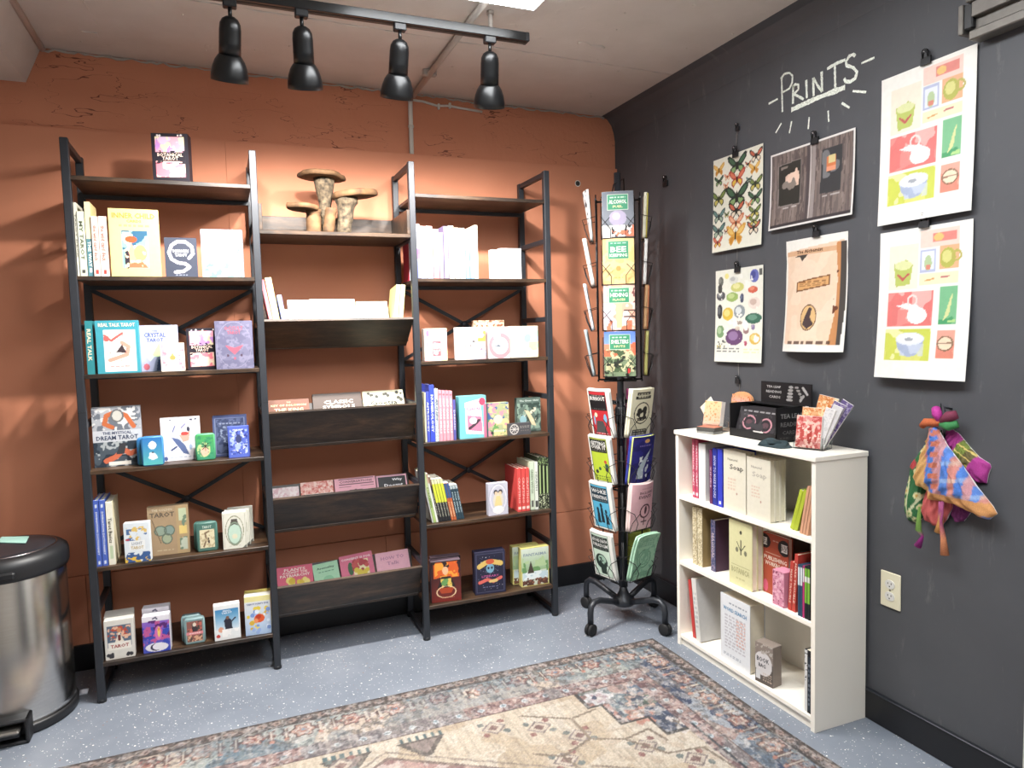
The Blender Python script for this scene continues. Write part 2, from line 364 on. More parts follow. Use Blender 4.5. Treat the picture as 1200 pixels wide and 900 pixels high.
        for k_, q in enumerate(s.t):
            txt, cx, cy, tw, c = q[:5]; mh = q[5] if len(q) > 5 else 1; rot = q[6] if len(q) > 6 else 0
            P, F = text_mesh(txt)
            if not len(P): continue
            ex = P.max(0)
            if not rot: sx = tw*w/ex[0]; sy = min(mh*h/ex[1], sx*1.6) if mh < 1 else sx; sx = min(sx, sy*1.5); Q = (P-ex/2)*(sx, sy)
            else: sx = tw*h/ex[0]; sy = min(mh*w/ex[1], sx*1.6) if mh < 1 else sx; Q = (P-ex/2)*(sx, sy); Q = np.c_[Q[:, 1], -Q[:, 0]]
            x_ = Q[:, 0]+(cx-.5)*w+x0; z_ = Q[:, 1]+cy*h+z0; L = lin(c); b = len(mb.v)
            yy = bf(x_, z_)+y-.0006
            mb.v += [tuple(p) for p in np.c_[x_, yy, z_].tolist()]; mb.c += [L]*len(x_); mb.f += [tuple(b+i for i in t) for t in F]; mb.sm += [False]*len(F)

# ------------------------------------------------------------------ room shell
XL, YB = -3.7, -4.7
zc = lambda x: 2.4165-.0154*x
def shell():
    b = MB(); b.box(XL, 0, YB, 0, -.1, 0); struct(b.build('floor', 'floor'))
    # ceiling: slightly sloping concrete slab with recessed board seams
    b = MB(); xs = (XL, -.05)
    ys = [YB, -3.55, -2.35, -.62, 0]
    for y0, y1 in zip(ys, ys[1:]):
        a = .004 if y1 < 0 else 0
        b.add([(xs[0], y0, zc(xs[0])), (xs[1], y0, zc(xs[1])), (xs[1], y1-a, zc(xs[1])), (xs[0], y1-a, zc(xs[0])), (xs[0], y0, 2.6), (xs[1], y0, 2.6), (xs[1], y1-a, 2.6), (xs[0], y1-a, 2.6)],
              [(0, 3, 2, 1), (4, 5, 6, 7), (0, 1, 5, 4), (1, 2, 6, 5), (2, 3, 7, 6), (3, 0, 4, 7)])
    ce = struct(b.build('ceiling', 'ceiling'))
    b = MB()                                  # plaster ridge lines, chips and patches on the ceiling
    def ridge(p, q, r, n=26, seed=3):
        rs = random.Random(seed); P = []
        for i in range(n+1):
            t = i/n; x = p[0]+(q[0]-p[0])*t; y = p[1]+(q[1]-p[1])*t; P.append((x, y+rs.uniform(-.006, .006), zc(x)+rs.uniform(-.001, .002)))
        b.tube(P, [r*rs.uniform(.5, 1.4) for _ in P], 6)
    ridge((XL, -.62), (-.08, -.62), .0035, 90); ridge((-2.3, -.3), (-2.33, -.75), .003, 12, 5); ridge((-.62, -.78), (-.5, -.77), .007, 6, 9)
    rs = random.Random(4)
    for _ in range(46):
        x, y, r = rs.uniform(-2.5, -.1), rs.uniform(-1.3, -.03), rs.uniform(.003, .009); b.lathe([(r, 0), (r*.6, -.003), (.0001, -.004)], 7, (x, y, zc(x)+.001))
    b.box(-2.36, -2.31, -.23, -.2, 2.448, 2.4535)
    b.build('plaster_ridges', 'ceiling', ce)
    # back wall: rough painted masonry above, smooth boards below
    b = MB(); b.box(XL, .1, 0, .15, 0, 2.6); wb = struct(b.build('wall_back', 'terracotta_rough'))
    b = MB(); rs = random.Random(8); P = []; x = XL     # crumbly joint under the ceiling
    while x < -.06: P.append((x, -.004, zc(x)-rs.uniform(.0, .012))); x += rs.uniform(.012, .03)
    b.tube(P, [rs.uniform(.002, .006) for _ in P], 5); b.build('plaster_joint', 'conduit_paint', wb)
    PT = 2.153
    seams = [XL, -1.89, -.0005]
    for i, (x0, x1) in enumerate(zip(seams, seams[1:])):
        b = MB(); b.cbox(x0+.0003, x1-.0003, -.02, .001, .388, PT, .0008); b.build('wall_panel', 'terracotta_panel', wb)
    for x0, x1 in zip([XL, -2.5, -.06-1.22, -.0005], [-2.5, -1.28, -.0005]):
        b = MB(); b.cbox(x0+.0008, x1-.0008, -.02, .001, .01, .385, .0015); b.build('wall_panel', 'terracotta_panel', wb)
    b = MB(); b.cbox(XL, -.002, -.034, -.019, 0, .105, .003); struct(b.build('baseboard_back', 'black_trim'))
    h = at(677, 215, 'y', -.021)
    b = MB(); M = Matrix.Translation(h) @ Matrix.Rotation(math.pi/2, 4, 'X')
    b.lathe([(.0135, -.002), (.016, .0), (.016, .0012), (.0125, .0012), (.012, -.002)], 20, M=M); b.build('hole_ring', 'pipe_white', wb)
    b = MB(); b.lathe([(.0125, -.001), (.0125, .0008)], 20, M=M); b.build('hole', 'dark_slot', wb)
    # right wall with a sloping cove under the ceiling
    b = MB(); b.box(0, .15, YB, .15, 0, 2.6); wr = struct(b.build('wall_right', 'charcoal'))
    b = MB(); prof = [(.01, 2.285), (-.001, 2.30), (-.006, 2.335), (-.02, 2.375), (-.045, 2.405), (-.085, 2.4205), (-.085, 2.45), (.01, 2.45)]
    b.prism(prof, YB, -.0005); struct(b.build('trim_1', 'charcoal'))
    b = MB(); b.cbox(-.013, .0, -2.092, -.036, 0, .1, .003); struct(b.build('baseboard_right', 'black_trim'))
    b = MB(); b.cbox(-.016, .0, -2.092, -.036, .098, .104, .002); struct(b.build('trim_2', 'black_metal'))
    b = MB(); b.cbox(-.022, .001, -2.165, -2.094, 0, 2.045, .004); struct(b.build('trim_3', 'white_paint'))
    b = MB(); b.cbox(-.015, .001, -2.98, -2.166, .01, 2.03, .003)
    d = struct(b.build('door_1', 'white_paint'))
    for z0, z1 in ((.15, .95), (1.1, 1.9)):
        b = MB(); b.cbox(-.022, -.012, -2.88, -2.27, z0, z1, .006); b.build('door_panel', 'white_paint', d)
    b = MB(); b.lathe([(.02, 0), (.02, .012), (.012, .02), (.012, .04), (.026, .05), (.026, .07), (.0001, .08)], 18, M=Matrix.Translation((-.012, -2.9, 1.0)) @ Matrix.Rotation(-math.pi/2, 4, 'Y')); b.build('door_handle', 'silver', d)
    b = MB(); b.box(XL-.1, XL, YB, .1, 0, 2.6); struct(b.build('wall_left', 'plaster'))
    b = MB(); b.box(XL, .1, YB-.1, YB, 0, 2.6); struct(b.build('wall_front', 'plaster'))
    # ceiling beam on the left
    b = MB(); b.prism([(XL, 2.32), (-2.587, 2.32), (-2.524, 2.47), (XL, 2.47)], YB, -.001); struct(b.build('trim_4', 'ceiling'))
    b = MB(); b.tube([(-2.526, YB, 2.452), (-2.526, -.002, 2.452)], .012, 8); struct(b.build('trim_5', 'ceiling'))
    return wr
wall_r = shell()
def chalk():
    # hand-lettered sign drawn on the wall: strokes measured in a 1200x900 enlargement of the wall area
    Z = lambda x, y: at(880+x*.15, 40+y*.15, 'x', -.0012)
    S = [([(240, 335), (243, 470), (246, 608)], 11), ([(232, 350), (262, 310), (300, 302), (325, 325), (322, 380), (300, 425), (235, 462)], 11),
         ([(330, 400), (328, 545)], 12), ([(325, 415), (345, 392), (370, 395), (372, 430), (335, 470), (370, 485), (412, 510)], 12), ([(432, 358), (437, 500)], 13),
         ([(487, 340), (490, 485)], 13), ([(490, 345), (520, 400), (555, 450)], 12), ([(552, 292), (556, 450)], 14), ([(595, 272), (660, 232), (738, 200)], 15), ([(655, 245), (659, 418)], 13),
         ([(815, 172), (800, 158), (770, 170), (742, 215), (748, 245), (800, 262), (828, 295), (815, 345), (775, 372), (740, 370), (728, 345)], 15),
         ([(315, 592), (520, 498), (735, 415)], 24), ([(138, 545), (210, 505)], 10), ([(863, 228), (965, 183)], 11), ([(795, 445), (900, 453)], 11), ([(710, 538), (770, 575)], 10),
         ([(603, 598), (608, 685)], 9), ([(455, 648), (447, 742)], 9), ([(318, 680), (300, 775)], 9), ([(238, 695), (193, 772)], 8)]
    b = MB(); rs = random.Random(2)
    for pts, w in S:
        P = [Vector(Z(*p)) for p in pts]; hw = w*.15*.5*.0031*1.6
        D = []
        for a, c in zip(P, P[1:]):
            n = max(2, int((c-a).length/.008)); D += [a+(c-a)*k/n for k in range(n)]
        D.append(P[-1]); V = []
        for i, p in enumerate(D):
            t = (D[min(i+1, len(D)-1)]-D[max(i-1, 0)]).normalized(); nrm = Vector((0, -t.z, t.y)); k = hw*rs.uniform(.75, 1.15)
            V += [p+nrm*k, p-nrm*k]
        b.add(V, [(2*i, 2*i+1, 2*i+3, 2*i+2) for i in range(len(D)-1)])
    o = b.build('chalk_lettering', 'chalk', wall_r, recalc=False); o['label'] = 'white chalk lettering PRINTS with underline and rays'
chalk()

# ------------------------------------------------------------------ ceiling luminaires, track with spotlights, conduit
def luminaire(i, x, y):
    z = zc(x); lab = ['lit rectangular ceiling light beside the black track', 'lit rectangular ceiling light next in line away from the track'][i]
    off = '' if i == 0 else '_offscreen'
    t = thing('ceiling_light'+off, lab, 'ceiling light', (x, y, z), group='ceiling lights of the room')
    b = MB(); b.cbox(-.305, .305, -.61, .61, -.028, .004, .004); b.build('housing', 'white_paint', t)
    b = MB(); b.cbox(-.29, .29, -.595, .595, -.04, -.026, .005); b.build('diffuser'+off, 'diffuser', t)
for i, (x, y) in enumerate(CEIL_LIGHTS): luminaire(i, x, y)
RY = -.9
def track():
    t = thing('light_track', 'long black track rail hanging under the ceiling', 'light track', (-1.5, RY, 2.36))
    b = MB(); b.cbox(-.75, .612, -.018, .018, -.018, .012, .002); b.build('rail', 'spot_black', t)
    b = MB(); b.box(-.745, .607, -.005, .005, -.0195, -.0165); b.build('slot', 'dark_slot', t)
    b = MB(); b.cbox(.6, .615, -.019, .019, -.019, .013, .003); b.build('end_cap', 'black_plastic', t)
    for x in (-.62, .475):
        b = MB(); b.tube([(x, 0, .01), (x, 0, zc(x-1.5)-2.36+.002)], .008, 10); b.tube([(x, 0, .06), (x, 0, .075)], .013, 10); b.build('hanger', 'conduit_paint', t)
    b = MB(); b.cbox(-.03, .04, -.012, .012, .0115, .0135, .0005); b.build('splice_plate', 'pipe_white', t)
    names = ['beside the ceiling beam end of the rail', 'second from the ceiling beam, over the mushroom stand', 'over the joint in the rail', 'at the open end of the rail by the lit ceiling panel']
    for i, (x, tilt) in enumerate(SPOTS):
        s = thing('track_spotlight', 'black bell shaded spotlight '+names[i], 'spotlight', (x, RY, 2.343), group='spotlights on the black track')
        b = MB(); b.cbox(-.02, .02, -.014, .014, -.022, .002, .003); b.build('adapter', 'black_plastic', s)
        b = MB(); b.tube([(0, 0, -.02), (0, 0, -.05)], .006, 10); b.build('stem', 'spot_black', s)
        R = (.42, -tilt, 0)
        b = MB(); b.lathe([(.0001, .0), (.012, -.002), (.023, -.009), (.03, -.022), (.032, -.04), (.032, -.075), (.0326, -.078), (.032, -.081), (.0325, -.112)], 28); b.build('housing', 'spot_black', s, (0, 0, -.045), R)
        b = MB(); b.lathe([(.0325, -.110), (.036, -.114), (.044, -.126), (.051, -.145), (.0555, -.168), (.056, -.186), (.0535, -.186), (.052, -.168), (.046, -.142), (.034, -.122), (.0001, -.118)], 32); b.build('shade', 'spot_black', s, (0, 0, -.045), R)
        b = MB(); b.lathe([(.0001, -.158), (.014, -.156), (.026, -.151), (.03, -.145), (.028, -.138), (.016, -.128), (.014, -.119)], 20); b.build('bulb', 'bulb', s, (0, 0, -.045), R)
        L = bpy.data.lights.new('spot_lamp', 'SPOT'); L.energy = SPOT_W; L.spot_size = math.radians(140); L.spot_blend = .8; L.shadow_soft_size = .022; L.color = (1, .955, .9)
        lo = bpy.data.objects.new('spot_lamp', L); col.objects.link(lo); lo.parent = s
        E_ = Euler(R); lo.location = Vector((0, 0, -.045)) + E_.to_matrix() @ Vector((0, 0, -.166)); lo.rotation_euler = (R[0]-.0, R[1], 0)
track()
def conduit():
    c = thing('conduit', 'grey painted conduit crossing the ceiling and dropping down the wall', 'conduit', (-1.075, 0, 2.42))
    b = MB(); b.tube([(0, -1.014, .002), (0, -.03, -.006)], .0125, 10); b.build('ceiling_pipe', 'conduit_paint', c)
    b = MB(); b.tube([(-.012, -.016, -.006), (-.013, -.016, -.07), (-.014, -.016, -.267)], .0105, 10); b.build('wall_pipe', 'pipe_white', c)
    for y in (-.75, -.3):
        b = MB(); b.cbox(-.03, .03, y-.012, y+.012, -.012, .018, .004); b.build('pipe_strap', 'conduit_paint', c)
    b = MB(); b.tube([(-.013, -.016, -.138), (-.013, -.016, -.148)], .0135, 10); b.build('coupling', 'pipe_white', c)
    P = [at(*q, 'y', -.006) for q in [(482, 117), (496, 119), (512, 124), (526, 124), (541, 127), (565, 131)]]
    b = MB(); b.tube(P, .0055, 7)
    o = tag(b.build('wall_cable', 'pipe_white'), 'white cable stapled along the masonry beside the conduit', 'cable')
    b = MB()
    for q in ((514, 125), (527, 124)): p = at(*q, 'y', -.006); b.cbox(p[0]-.005, p[0]+.005, -.014, .0, p[2]-.013, p[2]+.013, .002)
    b.build('cable_clips', 'pipe_white', o)
conduit()

# ------------------------------------------------------------------ the three-bay bookshelf
SX, SW, SF, SD, SH = -2.4185, .6169, -.3628, .3004, 2.0348
SZ = [1.9059, 1.5559, 1.2062, .8596, .5039, .1474]
BT = 1.7375
TRAYS = [(1.385, .150, .112), (1.0275, .085, .157), (.684, .085, .155), (.327, .085, .150)]   # top z of the front board, run back, drop
def bookshelf():
    t = thing('bookshelf', 'wide rustic wood bookshelf with black metal ladder frames and slanted centre trays', 'bookshelf', (SX+1.5*SW, SF, 0))
    ox, oy = SX+1.5*SW, SF; p = .026
    for i in range(4):
        x = (i-1.5)*SW
        for y in (0, SD-.013):
            b = MB(); b.cbox(x-p/2, x+p/2, y, y+p, .006, SH, .002); o = b.build('post', 'post_metal', t)
            b = MB(); b.lathe([(.016, 0), (.016, .008), (.012, .014)], 12, (x, y+p/2, 0)); b.build('foot', 'black_plastic', o)
            b = MB(); b.box(x-p/2-.0006, x+p/2+.0006, y-.0006, y+p+.0006, 1.07, 1.073); b.build('joint', 'black_plastic', o)
        for z in (SH-.013, 1.726, 1.376, 1.022, .68, .335, .02):
            b = MB(); b.cbox(x-p/2+.003, x+p/2-.003, p-.002, SD-.012, z-.011, z+.011, .002); b.build('side_rail', 'post_metal', t)
    for bay in (0, 2):
        x0 = (bay-1.5)*SW+p/2-.002; x1 = (bay-.5)*SW-p/2+.002
        for z in SZ:
            b = MB(); b.cbox(-(x1-x0)/2, (x1-x0)/2, 0, SD+.006, -.015, 0, .0012); b.build('shelf_board', 'wood', t, ((x0+x1)/2, .003, z))
            b = MB()
            b.box(x0, x1, SD-.022, SD-.006, z-.03, z-.0145)
            b.build('support_bar', 'post_metal', t)
        for zt, zb in ((SZ[1]-.03, SZ[2]), (SZ[3]-.03, SZ[4])):
            for s, yy in ((1, SD-.005), (-1, SD+.002)):
                a = Vector((x0 if s > 0 else x1, yy, zt)); e = Vector((x1 if s > 0 else x0, yy, zb)); d = (e-a); L = d.length
                M = Matrix.Translation((a+e)/2) @ Matrix.Rotation(math.atan2(-d.z, d.x), 4, 'Y')
                b = MB(); b.cbox(-L/2, L/2, -.0025, .0025, -.008, .008, .001, M); b.build('cross_brace', 'black_metal', t)
            b = MB(); b.lathe([(.014, 0), (.014, .004), (.006, .006)], 14, M=Matrix.Translation(((x0+x1)/2, SD-.008, (zt+zb)/2)) @ Matrix.Rotation(math.pi/2, 4, 'X')); b.build('brace_bolt', 'black_metal', t)
    x0 = -.5*SW+p/2-.002; x1 = .5*SW-p/2+.002; W = x1-x0
    b = MB(); b.cbox(-W/2, W/2, 0, SD+.006, -.015, 0, .0012); tb = b.build('shelf_board', 'wood', t, (0, .003, BT))
    b = MB(); b.cbox(-W/2, W/2, SD-.012, SD+.003, 0, .1, .001); b.build('back_lip', 'wood', tb)
    for s in (-1, 1): b = MB(); b.cbox(s*W/2-(.014 if s > 0 else 0), s*W/2+(.014 if s < 0 else 0), 0, SD-.012, 0, .1, .001); b.build('side_lip', 'wood', tb)
    for zt, run, drop in TRAYS:
        L = math.hypot(run, drop); a = math.atan2(run, drop)
        b = MB(); b.cbox(-W/2, W/2, 0, .012, -L, 0, .001)
        tr = b.build('tray_front', 'wood', t, (0, .0, zt), (a, 0, 0))
        # back board rises from the valley, leaning back
        lb = .17; la = .42
        b = MB(); b.cbox(-W/2+.002, W/2-.002, -.006, .006, 0, lb, .001); b.build('tray_back', 'wood', t, (0, run+.055, zt-drop+.014), (-la, 0, 0))
        b = MB(); b.cbox(-W/2+.002, W/2-.002, 0, .065, -.006, .006, .001); b.build('tray_base', 'wood', t, (0, run-.008, zt-drop+.008), (.12, 0, 0))
        b = MB()
        for s in (-1, 1): b.cbox(s*(W/2+.001)-.002, s*(W/2+.001)+.002, run-.03, run+.1, zt-drop+.02, zt-drop+.05, .001)
        b.build('tray_bracket', 'black_metal', t)
bookshelf()

# ------------------------------------------------------------------ white bookcase against the dark wall
WF, WB, WY0, WY1, WH = -.237, -.0145, -.845, -1.590, .9025
WZ = [.634, .359, .047]
def bookcase():
    t = thing('white_bookcase', 'low cream white bookcase with three open shelves against the charcoal wall', 'bookcase', ((WF+WB)/2, (WY0+WY1)/2, 0))
    ox, oy = (WF+WB)/2, (WY0+WY1)/2; D = (WB-WF)/2; L = (WY0-WY1)/2; k = .018
    for s in (-1, 1): b = MB(); b.cbox(-D, D, s*L-(k if s > 0 else 0), s*L+(k if s < 0 else 0), 0, WH-.016, .0012); b.build('side_panel', 'white_laminate', t)
    b = MB(); b.cbox(-D-.006, D, -L-.004, L+.004, WH-.017, WH, .002); b.build('top_board', 'white_laminate', t)
    for z in WZ: b = MB(); b.cbox(-D+.003, D-.004, -L+k, L-k, z-.016, z, .0012); b.build('shelf_board', 'white_laminate', t)
    b = MB(); b.cbox(-D+.012, -D+.026, -L+k, L-k, 0, WZ[2]-.015, .001); b.build('plinth', 'white_laminate', t)
    b = MB(); b.box(D-.005, D-.001, -L+k-.004, L-k+.004, .02, WH-.017); b.build('back_panel', 'white_laminate', t)
bookcase()

# ------------------------------------------------------------------ books, decks and tins
def emit_print(parent, art, name='cover_print', y=-.0008, x0=0, z0=0, bend=None):
    b = MB(); art.emit(b, y, x0, z0, bend); return b.build(name, 'printed', parent, recalc=False)
def body(t, kind, w, h, d, c, ops=(), bg=None, pages='e9e1cd', seed=1, inset=0):
    if kind == 'deck':
        b = MB().color(c); b.cbox(-w/2, w/2, 0, d, 0, h, .0012); b.build('box', 'printed', t)
    elif kind == 'tin':
        b = MB().color(c); b.prism(rrect(w, h, min(w, h)*.16), .003, d, True); b.build('tin_body', 'printed', t)
        b = MB().color(c); b.prism(rrect(w+.002, h+.001, min(w, h)*.165), 0, d*.3, True); b.build('lid', 'printed', t)
        inset = max(inset, min(w, h)*.05)
    elif kind == 'book':
        k = min(.0025, d*.2)
        b = MB().color(c); b.cbox(-w/2, w/2, 0, k, 0, h, .0008); b.cbox(-w/2, w/2, d-k, d, 0, h, .0008); b.cbox(-w/2, -w/2+k, k*.5, d-k*.5, 0, h, .0008); b.build('cover', 'printed', t)
        b = MB().color(pages); b.box(-w/2+k, w/2-.003, k, d-k, .003, h-.003); b.build('page_block', 'printed', t)
    if ops is not None:
        emit_print(t, Art(w-2*inset-.0008, h-2*inset-.0008, bg or c, ops, seed=seed), z0=inset+.0004)
def span(row, z, uL, uR, vT, back):
    ax = 'y' if row == 'B' else 'x'; pl = (SF if row == 'B' else WF)+back; um = (uL+uR)/2; k = 0 if row == 'B' else 1
    p = at(um, vT, ax, pl); h = p[2]-z
    q = [p[0], p[1], z]; vb = pr(q)[1]; vm = (vT+vb)/2
    a = at(uL, vm, ax, pl)[k]; b_ = at(uR, vm, ax, pl)[k]
    return (a+b_)/2, abs(b_-a), h, pl
def F(row, z, uL, uR, vT, back, d, kind, name, label, cat, c, ops=(), rz=0, lean=0, group=None, bg=None, pages='e9e1cd', inset=0):
    m, w, h, pl = span(row, z, uL, uR, vT, back); w /= math.cos(rz); h /= math.cos(lean)
    loc = (m, pl, z) if row == 'B' else (pl, m, z)
    t = thing(name, label, cat, loc, (-lean, 0, rz+(0 if row == 'B' else -math.pi/2)), group)
    body(t, kind, w, h, d, c, ops, bg, pages, int(uL), inset); return t
def S(row, z, uL, uR, vT, back, d, label, c, ops=(), tilt=0, group=None, name='paperback_book', pages='e9e1cd', side=None, cat='book'):
    m, w, h, pl = span(row, z, uL, uR, vT, back); w *= .97; k = min(.002, w*.2)
    dz = w/2*abs(math.sin(tilt)); h = h/math.cos(tilt)-dz
    loc = (m, pl, z+dz) if row == 'B' else (pl, m, z+dz)
    t = thing(name, label, cat, loc, (0, tilt, 0 if row == 'B' else -math.pi/2), group)
    if row != 'B': t.rotation_mode = 'XYZ'
    sc = side or c
    b = MB().color(sc); b.cbox(-w/2, -w/2+k, 0, d, 0, h, .0005); b.cbox(w/2-k, w/2, 0, d, 0, h, .0005); b.color(c); b.cbox(-w/2, w/2, -.0004, k, 0, h, .0005); b.build('cover', 'printed', t)
    b = MB().color(pages); b.box(-w/2+k, w/2-k, k, d-.004, .003, h-.003); b.build('page_block', 'printed', t)
    emit_print(t, Art(w-.001, h-.001, c, ops, cell=.003, seed=int(uL)), 'spine_print', -.0012)
    return t
TL = lambda s, c, cy=.55, tw=.6, mh=.55: ('t', s, .5, cy, tw, c, mh, 1)      # spine lettering, reads downward

# ---- bay A (beside the steel bin)
Z0, Z1, Z2, Z3, Z4, Z5 = [z+.0005 for z in SZ]
FLOR = lambda: [('r', .07, .07, .93, .93, '2b2630'), ('r', .1, .55, .9, .93, 'd9c0dd'), ('n', 'f2a7b8', 5, .5, (.1, .6, .9, .93)), ('n', 'f4dfb5', 6, .6, (.1, .58, .9, .93)), ('n', 'c08ad0', 6, .66, (.1, .6, .9, .93)),
        ('r', .1, .08, .9, .42, 'f3cfc0'), ('n', 'e8808f', 5, .52, (.1, .08, .9, .4)), ('n', 'f6e3c0', 6, .62, (.1, .08, .9, .4)), ('n', '2b2630', 9, .58, (.1, .36, .9, .64)), ('r', .08, .44, .92, .6, '231f28'), ('t', 'BOTANICAL', .5, .55, .7, 'f0d8c8', .07), ('t', 'TAROT', .5, .475, .45, 'f0d8c8', .07), ('s', 4, ['e8e0e0'], .02, .03, (.03, .95, .97, .97))]
F('B', Z0, 177.8, 221, 156.3, .02, .05, 'deck', 'deck_box', 'black floral tarot deck box standing alone on top of the shelf', 'deck box', '231f28', FLOR(), rz=-.2)
sp = 'upright books on the shelf beneath the lone floral deck'
S('B', Z1, 88.3, 91.7, 237, .015, .13, 'tall thin cream book against the end frame, by the yellow boxed deck', 'd9d6c6', [TL('TAROT DECK', '6a6a60')], group=sp)
S('B', Z1, 92, 100.5, 247.5, .012, .13, 'pale sage spined book with dark script on its spine', 'cfd5c2', [TL('MY TAROT', '59604c'), ('e', .5, .07, .3, .03, '444444')], group=sp)
S('B', Z1, 100.8, 108, 236.5, .015, .14, 'cream and teal two-tone spined book', 'e3d6ae', [('r', 0, 0, 1, .5, '54808a'), TL('THE WAY', 'e8efe8', .3, .35), ('e', .5, .08, .3, .03, 'e8e8e8')], side='d6c790', group=sp)
S('B', Z1, 108.2, 116.3, 253.5, .01, .11, 'short pinkish white book with red mark, next to the two-tone one', 'e6d3c9', [TL('the wild card deck', '9a6a60'), ('r', .3, .04, .7, .1, 'b5403a')], group=sp)
S('B', Z1, 116.6, 126.5, 253.5, .01, .11, 'short pinkish white book with red mark, next to the yellow boxed deck', 'e6d3c9', [TL('the wild card deck', '9a6a60'), ('r', .3, .04, .7, .1, 'b5403a')], group=sp)
F('B', Z1, 128.6, 187.2, 245, .012, .03, 'deck', 'boxed_set', 'large yellow boxed deck picturing a woman in a pink robe', 'boxed set', 'e2ce84', [('t', 'INNER CHILD', .5, .9, .86, 'b58a3c', .08), ('t', 'CARDS', .5, .82, .3, 'b58a3c', .04), ('w', .2, .72, .8, .78, 1, 'c9a860'), ('r', .23, .12, .77, .68, '7fa6a0'), ('n', '2f5d7a', 7, .5, (.25, .4, .75, .68)), ('n', 'd9e0c0', 8, .58, (.25, .35, .75, .66)), ('e', .42, .55, .12, .05, 'd8502c'), ('p', [(.42, .5), (.62, .2), (.4, .13), (.33, .3)], 'e79a80'), ('p', [(.55, .28), (.75, .13), (.3, .13)], 'd96a4a'), ('e', .33, .25, .05, .14, '2a2430'), ('e', .6, .35, .13, .12, 'c8cf6a'), ('n', 'f2d8a8', 9, .66, (.25, .13, .75, .4))], rz=.03)
F('B', Z1, 193.2, 231, 278.5, .02, .03, 'deck', 'deck_box', 'dark slate deck box with a pale curled snake', 'deck box', '3a3f4e', [('l', [(.3, .12), (.55, .14), (.75, .25), (.62, .34), (.4, .36), (.2, .45), (.13, .62), (.22, .8), (.4, .9), (.65, .9), (.85, .78), (.88, .6), (.75, .48)], .05, 'dcd6e0'), ('l', [(.18, .5), (.14, .65), (.3, .86)], .02, 'a99ac4'), ('l', [(.6, .9), (.84, .78), (.87, .62)], .02, '9fc0c0'), ('t', 'DREAMERS', .5, .66, .5, 'e8e8ec', .08), ('t', 'TAROT', .5, .56, .38, 'e8e8ec', .08), ('w', .3, .02, .7, .07, 1, '9aa0b0')])
F('B', Z1, 236, 284, 269, .03, .045, 'deck', 'deck_box', 'pale sky blue deck box with a faint lamb in grass', 'deck box', 'cfd8e6', [('g', '9cc4b0', 'b4c0de'), ('n', '6ca898', 7, .55, (0, 0, 1, .3)), ('n', 'a8b8dc', 5, .6, (.05, .4, .95, .85), .6), ('e', .4, .42, .2, .12, 'c7b8d4'), ('e', .58, .55, .09, .08, 'b9a4c8'), ('l', [(.3, .35), (.3, .18)], .015, 'a894c0'), ('l', [(.5, .35), (.5, .18)], .015, 'a894c0'), ('n', '5a6a88', 10, .74, (.5, .3, .95, .8)), ('w', .2, .86, .8, .92, 1, '97a4c4')], rz=-.12)
# shelf A3
S('B', Z2, 100.6, 109.5, 376, .02, .13, 'teal spined boxed set behind its twin facing out', '2f7f86', [TL('REAL TALK', 'e8d8b8')], name='boxed_set', cat='boxed set')
F('B', Z2, 112.8, 163.2, 375.5, .02, .04, 'deck', 'boxed_set', 'teal boxed tarot set with white card panel and red figure', 'boxed set', '3f96a6', [('t', 'REAL TALK TAROT', .5, .92, .86, 'f1e5c8', .07), ('r', .17, .04, .92, .83, 'f3eae2'), ('l', [(.2, .72), (.35, .62), (.5, .7), (.62, .76)], .03, 'd5605c'), ('e', .24, .66, .07, .06, 'd5605c'), ('l', [(.3, .25), (.5, .3), (.7, .35), (.75, .5), (.6, .58)], .05, 'e09a88'), ('p', [(.45, .4), (.6, .55), (.7, .38)], '403338'), ('w', .3, .1, .8, .16, 1, 'b58a8a'), ('s', 10, ['d8807a', 'e8a080'], .01, .02, (.2, .1, .9, .8))])
F('B', Z2, 163.8, 209.2, 381, .08, .03, 'deck', 'boxed_set', 'lilac boxed tarot set behind a small pink and cream deck', 'boxed set', 'b5b7d4', [('t', 'THE', .4, .88, .14, '5a6aa0', .04), ('t', 'CRYSTAL', .4, .79, .56, '4a5c98', .1), ('t', 'TAROT', .4, .68, .44, '4a5c98', .08), ('r', .72, 0, 1, 1, 'a9bcd2'), ('p', [(.1, .4), (.3, .58), (.42, .35), (.25, .22)], 'd3dfd8'), ('p', [(.3, .35), (.5, .62), (.62, .4), (.45, .3)], 'b8cf9a'), ('e', .15, .1, .08, .07, 'c86a78'), ('p', [(.4, .02), (.45, .25), (.6, .25), (.62, .02)], '56608a'), ('n', 'd8e4dc', 6, .6, (.72, 0, 1, 1), .6)])
F('B', Z2, 188.3, 216.2, 402, .02, .03, 'deck', 'deck_box', 'small cream deck box with pink corner ornaments', 'deck box', 'efe3d6', [('s', 26, ['e8a0ac', 'e88a9a', 'f0b8b0'], .04, .07, (.05, .05, .25, .95)), ('s', 26, ['e8a0ac', 'e88a9a', 'f0b8b0'], .04, .07, (.75, .05, .95, .95)), ('s', 12, ['f0b8b0'], .04, .06, (.2, .85, .8, .95)), ('r', .25, .2, .75, .8, 'f3e8dc'), ('e', .5, .48, .13, .09, 'e09a58'), ('e', .5, .6, .05, .04, 'e8b070'), ('w', .3, .3, .7, .36, 1, 'c88a80')])
F('B', Z2, 219, 254.2, 384.5, .058, .03, 'deck', 'deck_box', 'black floral tarot deck box between the cream deck and the grey book', 'deck box', '231f28', FLOR())
